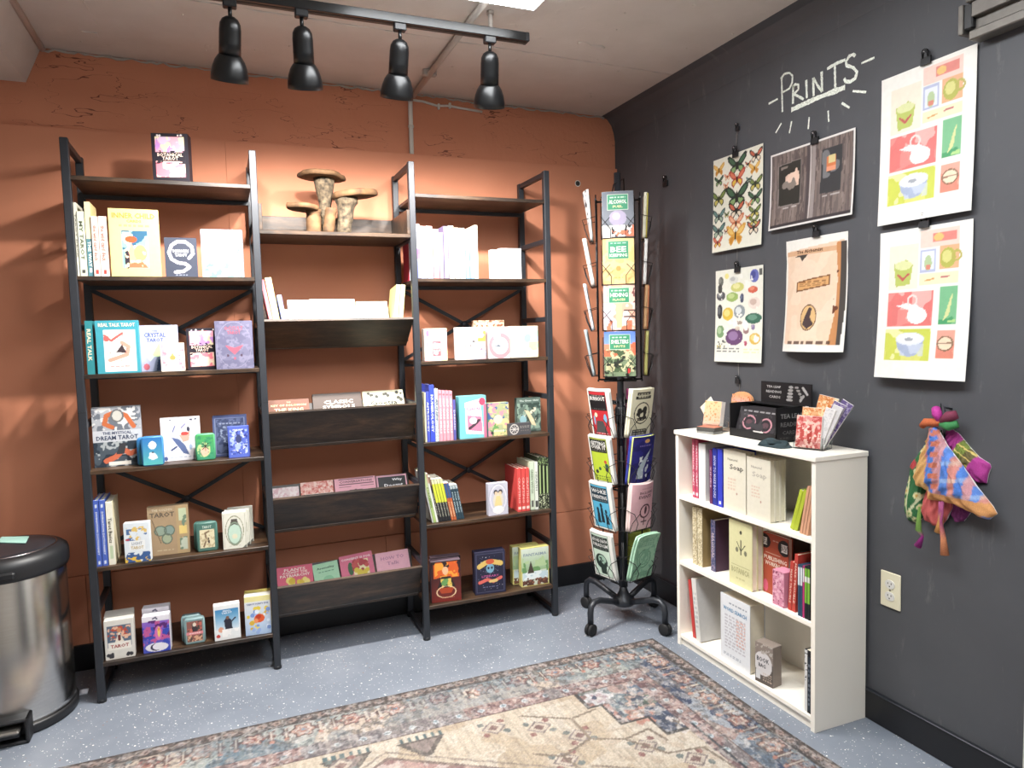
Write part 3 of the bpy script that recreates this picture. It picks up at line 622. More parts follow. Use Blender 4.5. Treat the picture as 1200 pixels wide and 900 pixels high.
F('B', Z2, 252.3, 296.5, 376, .01, .035, 'book', 'hardcover_book', 'worn purple grey hardcover with a faded pink winged emblem', 'book', '6d6b84', [('n', '5c5b74', 6, .5, (0, 0, 1, 1), .6), ('n', '86839a', 9, .62, (0, 0, 1, 1), .6), ('t', 'OCCULT', .5, .85, .5, 'a85868', .08), ('t', 'TAROT', .5, .76, .36, 'a85868', .07), ('p', [(.25, .5), (.5, .44), (.75, .5), (.62, .38), (.5, .3), (.38, .38)], 'a8586a'), ('e', .32, .28, .03, .03, '4a3848'), ('e', .5, .22, .03, .03, 'a8586a'), ('e', .68, .28, .03, .03, '4a3848'), ('o', .5, .5, .46, .48, .015, '858298')], rz=-.05)
# shelf A4
F('B', Z3, 108.5, 166, 476.5, .062, .03, 'deck', 'boxed_set', 'grey boxed tarot set with an orange swirl around a silver orb', 'boxed set', 'a9acb2', [('n', '6c727c', 6, .52, (0, .5, 1, 1)), ('n', 'd8d8d6', 9, .6, (0, .5, 1, 1)), ('l', [(.85, .66), (.7, .85), (.5, .92), (.3, .86), (.25, .72), (.4, .66)], .05, 'c06a42'), ('e', .52, .85, .14, .11, '6a6a6c'), ('e', .52, .85, .1, .085, 'c6c4bc'), ('r', 0, .42, 1, .61, 'c3c6cc'), ('t', 'THE MYSTICAL', .5, .565, .6, '4a5470', .05), ('t', 'DREAM TAROT', .5, .485, .86, '39445f', .075), ('r', 0, 0, 1, .42, '4a545e'), ('n', '2b3540', 5, .5, (0, 0, 1, .42)), ('n', 'a8aeb0', 9, .66, (0, 0, 1, .42)), ('l', [(.25, .1), (.45, .16), (.6, .28), (.75, .2), (.95, .26)], .06, 'c86a4c'), ('p', [(.45, .2), (.55, .38), (.68, .38), (.62, .2)], '3a3a3e'), ('r', .3, .02, .75, .08, 'e8e2da')])
for k, (a, b_, v, bk) in enumerate([(160.8, 186, 512.5, .032), (166, 191.8, 511.5, .003)]):
    F('B', Z3, a, b_, v, bk, .026, 'tin', 'card_tin', ['blue card tin standing behind its twin', 'bright blue card tin with a white moon and flower'][k], 'card tin', '3f7fb4', [('g', '58b0b0', '3474b8'), ('e', .5, .72, .2, .15, 'eef2f2'), ('s', 14, ['eef2f2', 'd6ecec'], .06, .1, (.3, .22, .7, .42)), ('l', [(.5, .4), (.5, .56)], .015, '2a3a4a'), ('e', .5, .46, .06, .03, '2a3a4a')], group='blue card tins')
F('B', Z3, 188.6, 235, 489, .08, .03, 'deck', 'boxed_set', 'white boxed set with a small bird and ribbon dancer', 'boxed set', 'eceaf0', [('p', [(.25, .55), (.45, .5), (.6, .35), (.7, .12), (.55, .16), (.4, .35)], '5a6a94'), ('p', [(.45, .6), (.62, .58), (.75, .7), (.7, .45), (.55, .42)], 'e0a898'), ('e', .6, .62, .1, .045, 'cc4c48'), ('l', [(.3, .68), (.36, .8)], .02, '7a80a8'), ('l', [(.52, .76), (.62, .84)], .02, '8a88b0'), ('l', [(.25, .25), (.38, .32)], .025, '42507a'), ('e', .7, .72, .04, .06, '383a50'), ('s', 4, ['3c4058'], .02, .03, (.06, .93, .94, .95)), ('w', .2, .05, .85, .09, 1, 'a8b4cc'), ('e', .1, .06, .05, .05, '506090'), ('e', .74, .3, .04, .07, 'a8b8d8')])
F('B', Z3, 229.2, 252.2, 508.3, .03, .024, 'tin', 'card_tin', 'green card tin with a black flower on a glowing ground', 'card tin', '4f9a70', [('g', '3f8f6e', '4fa45c'), ('e', .4, .4, .38, .3, 'b7cf8e'), ('e', .45, .32, .25, .18, 'e8b8a0'), ('n', '2f7f60', 6, .62, (0, 0, 1, 1), .7), *[('l', [(.5, .53), (.5+.24*math.cos(k*math.pi/4), .53+.17*math.sin(k*math.pi/4))], .025, '22302c') for k in range(8)]])
F('B', Z3, 249.6, 289.6, 486.8, .09, .035, 'book', 'hardcover_book', 'dark navy hardcover with silver border behind a small blue deck', 'book', '4c557c', [('r', .06, .05, .94, .95, '7d86a4'), ('r', .09, .07, .91, .93, '3d4666'), ('n', '5a6484', 9, .55, (.1, .08, .9, .92)), ('n', '8f9ab4', 12, .72, (.15, .3, .85, .8)), ('w', .2, .78, .8, .84, 1, 'a8b0c4')], rz=-.06)
F('B', Z3, 267.2, 292.3, 499.5, .035, .025, 'deck', 'deck_box', 'small cobalt blue deck box with pale line figures', 'deck box', '5567bc', [('n', '9fb0e4', 8, .55, (.1, .1, .9, .9)), ('n', '33408c', 7, .6, (.1, .1, .9, .9)), ('w', .25, .86, .75, .92, 1, 'dfe4f8'), ('e', .5, .6, .14, .14, '39406a'), ('n', 'e6e4f2', 14, .76, (.1, .1, .9, .9)), ('r', 0, 0, .06, 1, '4556a8'), ('r', .94, 0, 1, 1, '4556a8')])
# shelf A5
for k, (a, b_) in enumerate([(111.2, 117.6), (118, 124.7)]):
    S('B', Z4, a, b_, 586.5-k*.5, .018, .15, ['blue spined reference book against the end frame', 'blue spined reference book next to the white spined one'][k], '4a63b8', [TL('DIVINATION DICTIONARY', 'e6ecf6', .5, .66, .4), ('e', .5, .92, .3, .025, 'd8e0f0'), ('e', .5, .06, .3, .025, 'd8e0f0')], group='blue reference book pair', pages='dfe3e0')
S('B', Z4, 125.4, 133.6, 588, .02, .155, 'white spined book with brown cover lettering, by the blue pair', 'e2dfd0', [TL('Tarot Basics', '4a4438', .55, .4), ('r', .2, .1, .8, .3, 'b8c8a8')], side='d8cfae')
F('B', Z4, 145.2, 176, 612.5, .012, .03, 'deck', 'deck_box', 'white deck box with blue and gold skyline scene', 'deck box', 'dfe6ec', [('n', '4f6fa0', 6, .55, (.1, .55, .9, .85)), ('n', 'e0c070', 8, .62, (.1, .55, .9, .9)), ('r', .2, .3, .8, .55, 'eef0f0'), ('t', 'LIGHT', .5, .48, .42, 'a0a8b4', .07), ('t', 'TAROT', .5, .37, .5, 'c8b078', .08), ('n', '3f5f94', 5, .48, (0, 0, 1, .25)), ('n', 'e8c050', 6, .55, (0, 0, 1, .14)), ('r', .06, .56, .2, .6, 'c84040')], rz=-.1)
F('B', Z4, 173.2, 221.6, 592.8, .06, .03, 'deck', 'boxed_set', 'kraft brown boxed tarot set with four pale vignettes', 'boxed set', 'a48d70', [('t', 'THE GOLDEN', .36, .93, .5, 'cdbfa4', .05), ('t', 'TAROT', .36, .83, .6, '5c5348', .1), ('r', .7, 0, 1, 1, 'ac9470'), ('r', .76, .68, .95, .93, 'b9c4a4'), ('r', .76, .4, .95, .58, 'd8c078'), ('r', .76, .08, .95, .32, 'b7bfae'), ('n', '6f8470', 9, .6, (.76, .08, .95, .93)), ('e', .3, .5, .14, .1, '8c9c8c'), ('e', .52, .5, .12, .1, '80948c'), ('e', .45, .33, .12, .1, '9aa48a'), ('o', .3, .5, .14, .1, .12, '5f6c60'), ('o', .52, .5, .12, .1, .12, '5f6c60'), ('o', .45, .33, .12, .1, .12, '5f6c60'), ('l', [(.1, .75), (.3, .25)], .01, '6a5a48'), ('w', .2, .08, .6, .12, 1, 'c8b898')], rz=-.04)
for k, (a, b_, v, bk) in enumerate([(227.5, 251, 611.5, .07), (230.5, 255, 612, .035)]):
    F('B', Z4, a, b_, v, bk, .022, 'tin', 'card_tin', ['dark green card tin standing behind its twin', 'dark green card tin with a cream picture of a dancer'][k], 'card tin', '4b7168', [('r', .1, .1, .9, .78, 'd8cfae'), ('t', 'TAROT', .5, .87, .5, 'cddccf', .1), ('l', [(.3, .15), (.45, .4), (.4, .65), (.6, .7)], .05, '7a6650'), ('l', [(.6, .2), (.55, .45)], .05, '4a3c34'), ('n', 'b8a888', 8, .6, (.1, .1, .9, .78))], group='green card tins')
for k, (a, b_, v, bk) in enumerate([(267, 296.6, 595, .1), (263.5, 293, 597.5, .062), (260.8, 288.8, 600.3, .024)]):
    F('B', Z4, a, b_, v, bk, .03, 'deck', 'deck_box', ['white deck box at the back of a row of three alike', 'white deck box in the middle of a row of three alike', 'white deck box with a mint arched emblem, front of three alike'][k], 'deck box', 'd9d8cc', [('o', .5, .5, .38, .4, .04, '8f9078'), ('e', .5, .42, .28, .3, 'bcd4c4'), ('p', [(.3, .62), (.5, .68), (.7, .62), (.62, .82), (.38, .82)], '55504a'), ('e', .5, .34, .12, .07, 'd8d4b8'), ('o', .5, .42, .28, .3, .08, '7f8f7c'), ('w', .25, .06, .75, .1, 1, '9a9a8c'), ('r', .04, .04, .06, .96, 'b0b0a0'), ('r', .94, .04, .96, .96, 'b0b0a0'), ('p', [(.8, 0), (1, 0), (1, .1)], '6a6a64')], rz=-.05, group='white arched emblem decks')
# shelf A6
for k, (v, bk) in enumerate([(717.5, .11), (721, .066), (726, .02)]):
    F('B', Z5, 122.3+.4*(2-k), 157.5, v, bk, .038, 'deck', 'deck_box', ['white deck box at the back behind the winged figure deck', 'white deck box between its twins in the lowest shelf corner', 'white deck box with a red winged figure above its title'][k], 'deck box', 'd8d4cc', [('r', .1, .3, .9, .86, '58687c'), ('n', 'b8503c', 6, .52, (.12, .55, .88, .84)), ('n', 'e0b49a', 8, .6, (.12, .5, .88, .84)), ('p', [(.3, .36), (.5, .7), (.7, .36)], 'e6dccc'), ('e', .5, .74, .08, .06, 'c88a64'), ('e', .5, .54, .06, .08, '6a3030'), ('r', .12, .24, .88, .44, 'e9e4da'), ('t', 'TAROT', .5, .33, .62, 'a84a4c', .09), ('s', 8, ['3a3a40'], .05, .07, (.1, .06, .25, .16)), ('s', 8, ['3a3a40'], .05, .07, (.72, .06, .9, .16))], group='winged figure decks')
for k, (v, bk) in enumerate([(712, .07), (721.5, .02)]):
    F('B', Z5, 166.8+.3*(1-k), 199.3, v, bk, .045 if k == 0 else .04, 'deck', 'deck_box', ['white topped deck box behind the purple cave deck', 'purple and blue deck box with a glowing figure and crescent moon'][k], 'deck box', 'dcd8e0', [('g', '4c58b8', '8b62c0', 0, .86), ('n', 'c05c94', 5, .5, (0, .2, 1, .86)), ('n', '3a4cb0', 5, .58, (0, 0, 1, .7)), ('n', '5a2a70', 7, .62, (0, .4, 1, .88)), ('r', 0, .88, 1, 1, 'e6e2ea'), ('e', .58, .52, .13, .2, 'd070b0'), ('e', .6, .55, .05, .14, 'f2d070'), ('e', .6, .62, .03, .05, 'e89a40'), ('e', .5, .14, .42, .12, 'e9e6ee'), ('e', .46, .14, .2, .1, '3a3450'), ('e', .52, .15, .18, .09, 'e9e6ee'), ('l', [(.4, .93), (.5, .96), (.55, .92)], .03, '5a5870')], rz=-.06, group='purple cave decks')
for k, (a, b_, v, bk) in enumerate([(212.8, 236, 721, .07), (216, 240.3, 724.5, .035)]):
    F('B', Z5, a, b_, v, bk, .024, 'tin', 'card_tin', ['grey edged card tin standing behind its twin', 'grey edged card tin with a red robed figure'][k], 'card tin', '7f9a9c', [('r', .08, .08, .92, .92, '8b5a52'), ('n', 'c46a5c', 6, .5, (.1, .4, .9, .9)), ('n', '4a4440', 7, .55, (.1, .1, .9, .9)), ('e', .5, .62, .14, .2, '3a3338'), ('e', .5, .78, .1, .08, 'e6d6c4'), ('r', .06, .36, .94, .48, 'd8848a'), ('n', 'd8a888', 8, .52, (.1, .08, .9, .35)), ('w', .2, .39, .8, .45, 1, 'f4e6e0')], group='red robed tins')
F('B', Z5, 250.6, 281.6, 708.5, .025, .035, 'deck', 'deck_box', 'white deck box with a dark cloaked figure against blue sky', 'deck box', 'e4e6e6', [('g', 'cfdde6', '3f86b8', .3, .88), ('r', 0, 0, .06, 1, 'e4e6e6'), ('r', .94, 0, 1, 1, 'e4e6e6'), ('t', 'SMALL', .5, .83, .32, 'e8f2f8', .05), ('t', 'TAROT', .5, .77, .4, 'e8f2f8', .05), ('p', [(.42, .3), (.38, .55), (.5, .66), (.66, .56), (.7, .3)], '2c2c38'), ('e', .52, .63, .07, .05, '7a5a4a'), ('l', [(.66, .5), (.82, .6)], .03, '3a3a48'), ('e', .25, .3, .1, .08, 'e0a488'), ('n', 'f2f0ee', 5, .45, (.3, .04, .94, .3)), ('r', .06, 0, .94, .08, 'e4e6e6'), ('e', .14, .12, .08, .05, 'c04038')])
for k, (v, bk) in enumerate([(694.5, .065), (698, .02)]):
    F('B', Z5, 286.8, 317.6, v, bk, .042, 'deck', 'deck_box', ['yellow topped deck box behind the koi deck', 'white deck box with an orange koi among yellow flowers'][k], 'deck box', 'd8c870' if k == 0 else 'e6e4d8', [('g', 'a8c0e0', 'e8e6e0'), ('r', 0, .86, 1, 1, 'e3da9c'), ('t', 'TAROT FORTY FIVE', .5, .8, .84, '4a5890', .045), ('s', 14, ['e2c84c', 'e8d878', 'd8b040'], .06, .11, (.08, .1, .92, .7)), ('s', 18, ['7a96d0', '98b0e0', 'dfe8f4'], .05, .09, (.08, .05, .92, .68)), ('e', .55, .42, .2, .11, 'd85a30'), ('e', .52, .46, .1, .06, 'b83c24'), ('e', .42, .36, .08, .06, 'e89060')], rz=-.08, group='koi decks')

# ---- bay B: slanted trays
def T(k, uL, uR, vT, d, label, c, ops, name='paperback_book', lean=.42, off=.0, cat='book', yb=None, ang=0, zb=None):
    zt, run, drop = TRAYS[k]; z = (zt-drop+.018+d*math.sin(lean)+abs(math.sin(ang))*(uR-uL)*.0018) if zb is None else zb; y = SF+run+.034+off if yb is None else yb
    # the leaning book's height comes from where its top edge is seen
    h = .2
    for _ in range(12):
        yt = y+h*math.sin(lean); p = at((uL+uR)/2, vT, 'y', yt); h = (p[2]-z)/math.cos(lean)
    ym = y+h*.6*math.sin(lean); a = at(uL, vT+8, 'y', ym)[0]; b_ = at(uR, vT+8, 'y', ym)[0]; w = b_-a
    t = thing(name, label, cat, ((a+b_)/2, y, z), (-lean, ang, 0)); body(t, 'book', w, h, d, c, ops, seed=int(uL)); return t
def TS(k, uL, uR, vT, d, depth, label, c, ops, tilt, yb):
    zt, run, drop = TRAYS[k]; y = yb; z = zt-.025; p = at((uL+uR)/2, vT, 'y', y); h = (p[2]-z)/math.cos(tilt)
    vm = vT; a = at(uL, vm, 'y', y)[0]; b_ = at(uR, vm, 'y', y)[0]; w = b_-a
    t = thing('paperback_book', label, 'book', ((a+b_)/2-math.sin(tilt)*h, y, z), (-.12, tilt, 0)); kk = .0012
    b = MB().color(c); b.cbox(-w/2, w/2, 0, depth, 0, h, .0006); b.build('cover', 'printed', t)
    b = MB().color('e9e1cd'); b.box(-w/2+kk, w/2-kk, kk, depth+.0005, .003, h+.0005); b.build('page_block', 'printed', t)
    emit_print(t, Art(w-.001, h-.001, c, ops, seed=int(uL)), 'spine_print', -.0008)
yb1 = SF+.055
TS(0, 305, 309.5, 327, 0, .11, 'slim red spined booklet leaning in the top tray', 'd8707a', [TL('BODY', 'f4d8d8', .3, .2)], -.16, yb1)
TS(0, 310.4, 318, 324.3, 0, .11, 'pale yellow spined booklet leaning in the top tray', 'e8d898', [TL('GUIDE', 'c8b068', .7, .2)], -.14, yb1)
TS(0, 324.5, 330, 345, 0, .11, 'small periwinkle spined booklet leaning in the top tray', '8690cc', [TL('MAGIC', 'e0e4f4', .6, .3)], -.14, yb1)
W_ = lambda s: [('n', 'c4cce0', 6, .58, (0, 0, 1, 1), .6), ('w', .12, .66, .88, .95, 4, '8c9cc4'), ('r', .35, .3, .95, .55, 'e8b878' if s == 0 else 'd8d8e4'), ('n', 'a8b4d0', 12, .7, (0, 0, 1, .7), .7), ('e', .3, .45, .04, .06, '888c98') if s else ('e', .9, .9, .01, .01, 'ffffff')]
T(0, 337.5, 366.5, 351.8, .012, 'white booklet with a small orange panel in the top tray', 'e9e9ea', W_(0), lean=.35, yb=SF+.09, zb=1.342)
T(0, 363, 378, 350.8, .01, 'white booklet tucked between two others in the top tray', 'ececee', W_(1), lean=.42, yb=SF+.11, zb=1.342)
T(0, 375.5, 416.5, 350.8, .014, 'wide white booklet with faint drawing in the top tray', 'f0f0f2', W_(1), lean=.35, yb=SF+.09, zb=1.342)
T(0, 418, 454.6, 353.3, .014, 'cream booklet with yellow head band in the top tray', 'ece3b4', [('r', 0, 0, 1, .82, 'efead8'), ('r', .06, .04, .94, .78, 'e6e2d0'), ('w', .12, .45, .9, .75, 4, '8a8464'), ('w', .1, .1, .7, .16, 1, 'a09878')], lean=.35, yb=SF+.09, zb=1.342)
for k, (a, b_) in enumerate([(466, 470.8), (471.6, 476.6)]):
    TS(0, a, b_, 332.8, 0, .12, ['yellow boxed deck against the cream booklet, top tray end', 'yellow boxed deck beside the black post, top tray end'][k], ['e2d48c', 'e8dc98'][k], [TL('CARDS', 'f6eec0', .5, .4)], .14, SF+.055)
T(1, 314, 363, 468, .014, 'brown booklet about a king with gold lettering', '6f3f28', [('t', 'THE', .5, .93, .1, 'd8b890', .03), ('t', 'KEY OF SOLOMON', .5, .86, .86, 'd8b890', .05), ('t', 'THE KING', .5, .75, .7, 'e8ccA0', .08), ('o', .5, .4, .3, .22, .05, 'c09870')])
T(1, 367, 424.5, 460.5, .018, 'dark brown booklet of symbols with white capitals', '4a3a32', [('t', 'CLASSIC', .52, .8, .6, 'e2dcd2', .085), ('t', 'SYMBOLS', .52, .69, .66, 'e2dcd2', .085), ('w', .2, .1, .8, .2, 2, 'a09488')])
T(1, 426, 474, 457.3, .014, 'cream booklet with black seals and gothic title', 'dcd6b8', [('s', 9, ['3a3a34'], .03, .05, (.06, .86, .94, .94)), ('s', 7, ['4a4a40'], .03, .05, (.04, .3, .14, .84)), ('s', 7, ['4a4a40'], .03, .05, (.86, .3, .96, .84)), ('t', 'Goetia', .5, .72, .66, '2a2a26', .11), ('w', .3, .6, .75, .64, 1, '6a6a5a'), ('o', .5, .3, .2, .16, .08, '3a3a34')])
T(2, 319.5, 351, 571, .01, 'pale blush speckled booklet in the third tray', 'e3cfd0', [('n', 'd8b0b8', 14, .6), ('n', 'efe2e2', 12, .6)])
T(2, 352.5, 391.5, 564, .014, 'coral patterned booklet with a white band', 'e6a89c', [('n', 'd06a60', 16, .52), ('n', 'f2d0c4', 14, .62), ('r', .12, .5, .95, .68, 'f3e6de'), ('t', 'Softening', .5, .59, .5, 'b88a84', .06)])
T(2, 392.5, 441, 559.3, .016, 'pink booklet with a black framed headline', 'e6a6b4', [('r', .1, .82, .95, .84, '5a3a44'), ('r', .1, .965, .95, .98, '5a3a44'), ('t', 'CONVERSATIONS', .52, .9, .8, '4a3038', .06), ('r', .1, .76, .4, .775, '5a3a44'), ('r', .62, .76, .95, .775, '5a3a44'), ('e', .5, .66, .2, .03, '5a3a44')])
T(2, 442, 477.5, 556.3, .014, 'black booklet with white typewriter title and pink edge', 'd8a0b0', [('r', .05, 0, .97, .96, '1c1a1e'), ('t', 'Why', .68, .86, .36, 'f2eef0', .085), ('t', 'Doesnt', .55, .72, .7, 'f2eef0', .085), ('w', .2, .3, .9, .6, 3, 'a8a0a4')])
T(3, 324.5, 367, 663, .014, 'hot pink booklet on plants with yellow flowers', 'd9607a', [('t', 'PLANTS', .5, .91, .76, 'f6e6dc', .075), ('t', 'AGAINST THE', .5, .84, .7, 'f6e6dc', .05), ('t', 'PATRIARCHY', .5, .765, .84, 'f6e6dc', .07), ('s', 18, ['e6c848', 'd8b838', 'f0dc80'], .06, .1, (.3, .42, .85, .66)), ('n', '7a9a48', 7, .6, (.2, .3, .9, .55))])
T(3, 370, 400, 658.5, .012, 'mint green booklet with a pale script title', 'a9d8b4', [('t', 'Asexuality', .5, .86, .72, '2f4a3c', .07), ('w', .2, .74, .8, .79, 1, '5a8a6c'), ('e', .55, .55, .2, .1, '8cc49c')], ang=-.09)
T(3, 401, 440, 648.3, .014, 'pink booklet with red berries and a green stem', 'd8708c', [('t', 'CONSENT IS FOR', .5, .9, .9, 'f8e8e6', .05), ('e', .3, .66, .08, .16, '2f5a34'), ('r', .38, .45, .85, .84, 'e8dcae'), ('s', 14, ['a8343c', 'c04a48'], .06, .09, (.42, .55, .8, .84)), ('s', 8, ['d8c040'], .05, .08, (.45, .45, .8, .6))], ang=-.07)
T(3, 441.8, 481, 645.5, .012, 'light pink booklet with a faint handwritten title', 'e9b0c0', [('t', 'HOW TO', .5, .84, .7, 'b8849c', .09), ('t', 'Talk', .5, .7, .5, 'b8849c', .09), ('w', .2, .4, .8, .5, 2, 'd098ac')], ang=-.03)

# ---- mushroom stand of log slices on the middle shelf
def mushrooms():
    t = thing('log_stand', 'three-tier mushroom shaped stand of bark covered logs and slices', 'wooden stand', (-1.51, SF+.12, BT+.0005))
    X = lambda u, v, dy=0: Vector(at(u, v, 'y', SF+.12+dy))-Vector((-1.51, SF+.12, BT))
    def stem(uv, r, seed, dy=0, m='bark'):
        rs = random.Random(seed); P = [X(*q, dy) for q in uv]; P[0].z = 0; Q = []
        for i in range(9):
            s = i/8*(len(P)-1); k = min(int(s), len(P)-2); Q.append(P[k].lerp(P[k+1], s-k))
        b = MB(); b.tube(Q, [rr*rs.uniform(.92, 1.08) for rr in np.interp(np.linspace(0, 1, 9), np.linspace(0, 1, len(r)), r)], 14)
        b.v = [tuple(c+rs.uniform(-.002, .002) if k < 2 else c for k, c in enumerate(p)) for p in b.v]
        return b.build('log_stem', m, t)
    def cap(c, rx, ry, th, tx, ty, seed, dy=0):
        rs = random.Random(seed); n = 26; ph = [rs.uniform(0, 6.28) for _ in range(4)]; V = []; P0 = X(*c, dy)
        R = Euler((tx, ty, 0)).to_matrix()
        prof = [(.0001, 0), (.94, 0), (1.0, th*.12), (1.02, th*.5), (.99, th*.9), (.95, th), (.0001, th*1.02)]
        for r, z in prof:
            for k in range(n):
                a = 2*math.pi*k/n; w = 1+.07*math.sin(2*a+ph[0])+.06*math.sin(3*a+ph[1])+.04*math.sin(5*a+ph[2])+.025*math.sin(9*a+ph[3])
                V.append(P0+R @ Vector((r*rx*w*math.cos(a), r*ry*w*math.sin(a), z)))
        F_ = [(i*n+k, i*n+(k+1) % n, (i+1)*n+(k+1) % n, (i+1)*n+k) for i in range(len(prof)-1) for k in range(n)]
        b = MB(); b.add(V, F_[:n*5], True); o = b.build('slice_cap', 'cut_wood', t)
        b = MB(); b.add(V, F_[n*4:], True); b.v = [tuple(Vector(p)+R @ Vector((0, 0, .0006))) for p in b.v]; b.build('slice_face', 'cut_wood', o)
    stem([(380, 269), (381, 240), (379.5, 207)], [.02, .024, .046], 1, .02); cap((377.5, 209.5), .094, .075, .02, -.03, .02, 2, .02)
    stem([(402, 271), (405, 250), (406, 232)], [.031, .032, .05], 3, -.02); cap((415.5, 232), .086, .07, .026, .0, -.13, 4, -.02)
    stem([(368, 270), (367, 246)], [.028, .03], 5, -.03, 'cut_wood'); cap((355.5, 246.5), .068, .058, .02, .0, .08, 6, -.03)
    stem([(384.5, 270), (388, 244.5)], [.022, .024], 7, -.055, 'cut_wood')
mushrooms()

# ---- bay C (beside the spinner rack)
RED = [pr((x, SF+.155, 1.65))[0] for x in (-1.1695, -1.1535)]
rc = 'row of upright books on the sunlit shelf'
S('B', Z1, RED[0], RED[1], 285, .155, .1, 'red spined book hidden partly by the black post', 'b03348', [], group=rc)
for a, b_, v, c, ops, lab in [
    (488, 492.3, 262.5, 'cfd6e4', [('r', 0, .35, 1, .55, '9a6ab0'), ('r', 0, 0, 1, .34, '7a80c0'), TL('TAROT NOTES', '46506c', .7, .5)], 'pale spined book with violet blocks next to the post'),
    (492.6, 499.3, 265, 'e6c8c8', [('g', 'a9c4e6', 'e9c4c8'), ('r', 0, .36, 1, .58, 'f0d8a8'), ('r', 0, .62, 1, .8, 'd0dccc')], 'pastel rainbow spined book next to the violet blocked one'),
    (499.8, 507.2, 265, 'e6c8c8', [('g', 'a9c4e6', 'e9c4c8'), ('r', 0, .36, 1, .58, 'f0d0a0'), ('r', 0, .62, 1, .8, 'd4e0cc')], 'pastel rainbow spined book next to the pink one'),
    (508, 514.5, 268.5, 'e3a3a8', [('r', 0, 0, 1, .25, 'd8848c'), TL('LOVE', 'f6dcdc', .6, .3)], 'pink spined book between the rainbow and grey ones'),
    (515.2, 519.6, 272.5, 'a89cb4', [TL('SHADOW', 'e8e2ee', .5, .5)], 'thin mauve grey spined book'),
    (520.2, 525.6, 265, '7f7398', [TL('ENERGY WORK', 'e4def0', .55, .66)], 'purple spined book with white lettering'),
    (526.2, 532.2, 264.5, 'd9dcc0', [('r', 0, 0, 1, .5, 'ece8d8'), TL('HERBS', '8a9078', .7, .3)], 'pale green topped spined book'),
    (532.8, 538.6, 267, 'efeae2', [('e', .5, .07, .35, .03, '8a8a8a')], 'plain white spined book beside the green topped one'),
    (539.2, 545, 267.3, 'efeae2', [('e', .5, .07, .35, .03, '8a8a8a')], 'plain white spined book beside the blue pair'),
    (545.8, 550.2, 279, '7fa8cc', [('r', 0, .75, 1, .9, 'cfe0ee'), ('r', 0, .3, 1, .45, 'b4d0e4'), TL('TIDE', 'eef4f8', .6, .3)], 'short light blue spined book next to a plain white one'),
    (550.6, 555.2, 279.3, '7fa8cc', [('r', 0, .75, 1, .9, 'cfe0ee'), ('r', 0, .3, 1, .45, 'b4d0e4'), TL('TIDE', 'eef4f8', .6, .3)], 'short light blue spined book next to the cream end one'),
    (555.8, 560, 264, 'f0ebdc', [], 'cream spined book at the open end of the row')]:
    S('B', Z1, a, b_, v, .02, .13, lab, c, ops, group=rc)
WD = [('n', 'ded6ea', 5, .55, (.1, .2, .9, .8), .7), ('o', .5, .5, .3, .3, .06, 'dcd2e6'), ('w', .3, .1, .7, .16, 1, 'c8c0d8')]
F('B', Z1, 575.5, 600, 292.7, .06, .03, 'deck', 'deck_box', 'white deck box standing behind its twin by the frame', 'deck box', 'efedf0', WD, group='white decks by the end frame')
F('B', Z1, 585.8, 610.5, 291, .02, .035, 'deck', 'deck_box', 'white deck box with faint lilac print, front of two', 'deck box', 'f1eff2', WD, rz=-.06, group='white decks by the end frame')
F('B', Z2, 497.3, 524, 384.8, .02, .04, 'deck', 'deck_box', 'pastel deck box with a red heart and grey bottle', 'deck box', 'ecd6cc', [('n', 'e8a8b0', 4, .6), ('n', 'f0e0a8', 5, .6), ('p', [(.4, .05), (.35, .5), (.47, .95), (.6, .95), (.72, .5), (.68, .05)], 'b4bcc4'), ('n', 'd8646c', 6, .45, (.35, .15, .72, .6)), ('e', .15, .85, .08, .1, 'cc7090'), ('e', .12, .5, .06, .08, '9088b8'), ('w', .4, .28, .68, .42, 2, 'f6e8e4')])
F('B', Z2, 534.4, 569, 383.5, .02, .03, 'deck', 'boxed_set', 'white boxed deck with pink arc and colourful side strip', 'boxed set', 'efe9e6', [('r', .74, 0, 1, 1, 'd8a8b4'), ('n', 'd0b050', 5, .5, (.74, .55, 1, 1)), ('n', '6a3a3c', 5, .55, (.74, .3, 1, .7)), ('n', 'a8b8e4', 5, .5, (.6, 0, 1, .3)), ('e', .4, .8, .16, .1, 'e8a8a4'), ('t', 'WISDOM', .37, .56, .54, '6a6468', .1), ('t', 'DECK', .37, .43, .4, '6a6468', .1), ('w', .15, .12, .6, .18, 1, 'c8a8b0')])
F('B', Z2, 555.5, 591, 375.3, .13, .03, 'book', 'paperback_book', 'tan patterned book peeking out behind the boxed decks', 'book', 'c4a488', [('n', '8a5440', 14, .55), ('n', 'e8d8b8', 12, .62), ('w', .1, .88, .9, .96, 1, 'f2e6d2')])
F('B', Z2, 572, 597.6, 383, .03, .03, 'deck', 'deck_box', 'pale deck box with a rose pink crescent swirl', 'deck box', 'ecdde0', [('o', .55, .4, .44, .34, .2, 'd88a92'), ('e', .48, .42, .3, .24, 'efe6e8'), *[('l', [(.46, .4), (.46+.2*math.cos(k*math.pi/4), .4+.12*math.sin(k*math.pi/4))], .015, '506070') for k in range(8)], ('n', 'f4e6e4', 6, .62, (0, .65, 1, 1))])
F('B', Z2, 599, 630.6, 382, .02, .035, 'deck', 'deck_box', 'cream and sky blue deck box beside the last post', 'deck box', 'e9dfc4', [('n', 'a9c0d8', 4, .52, (0, .1, 1, .9)), ('n', 'e8d4a0', 5, .55, (.3, 0, 1, .5)), ('n', 'a8d0b0', 5, .6, (.6, .3, 1, .9)), ('e', .6, .62, .12, .13, '9ab0cc'), ('w', .4, .25, .8, .36, 2, 'e0b890')])
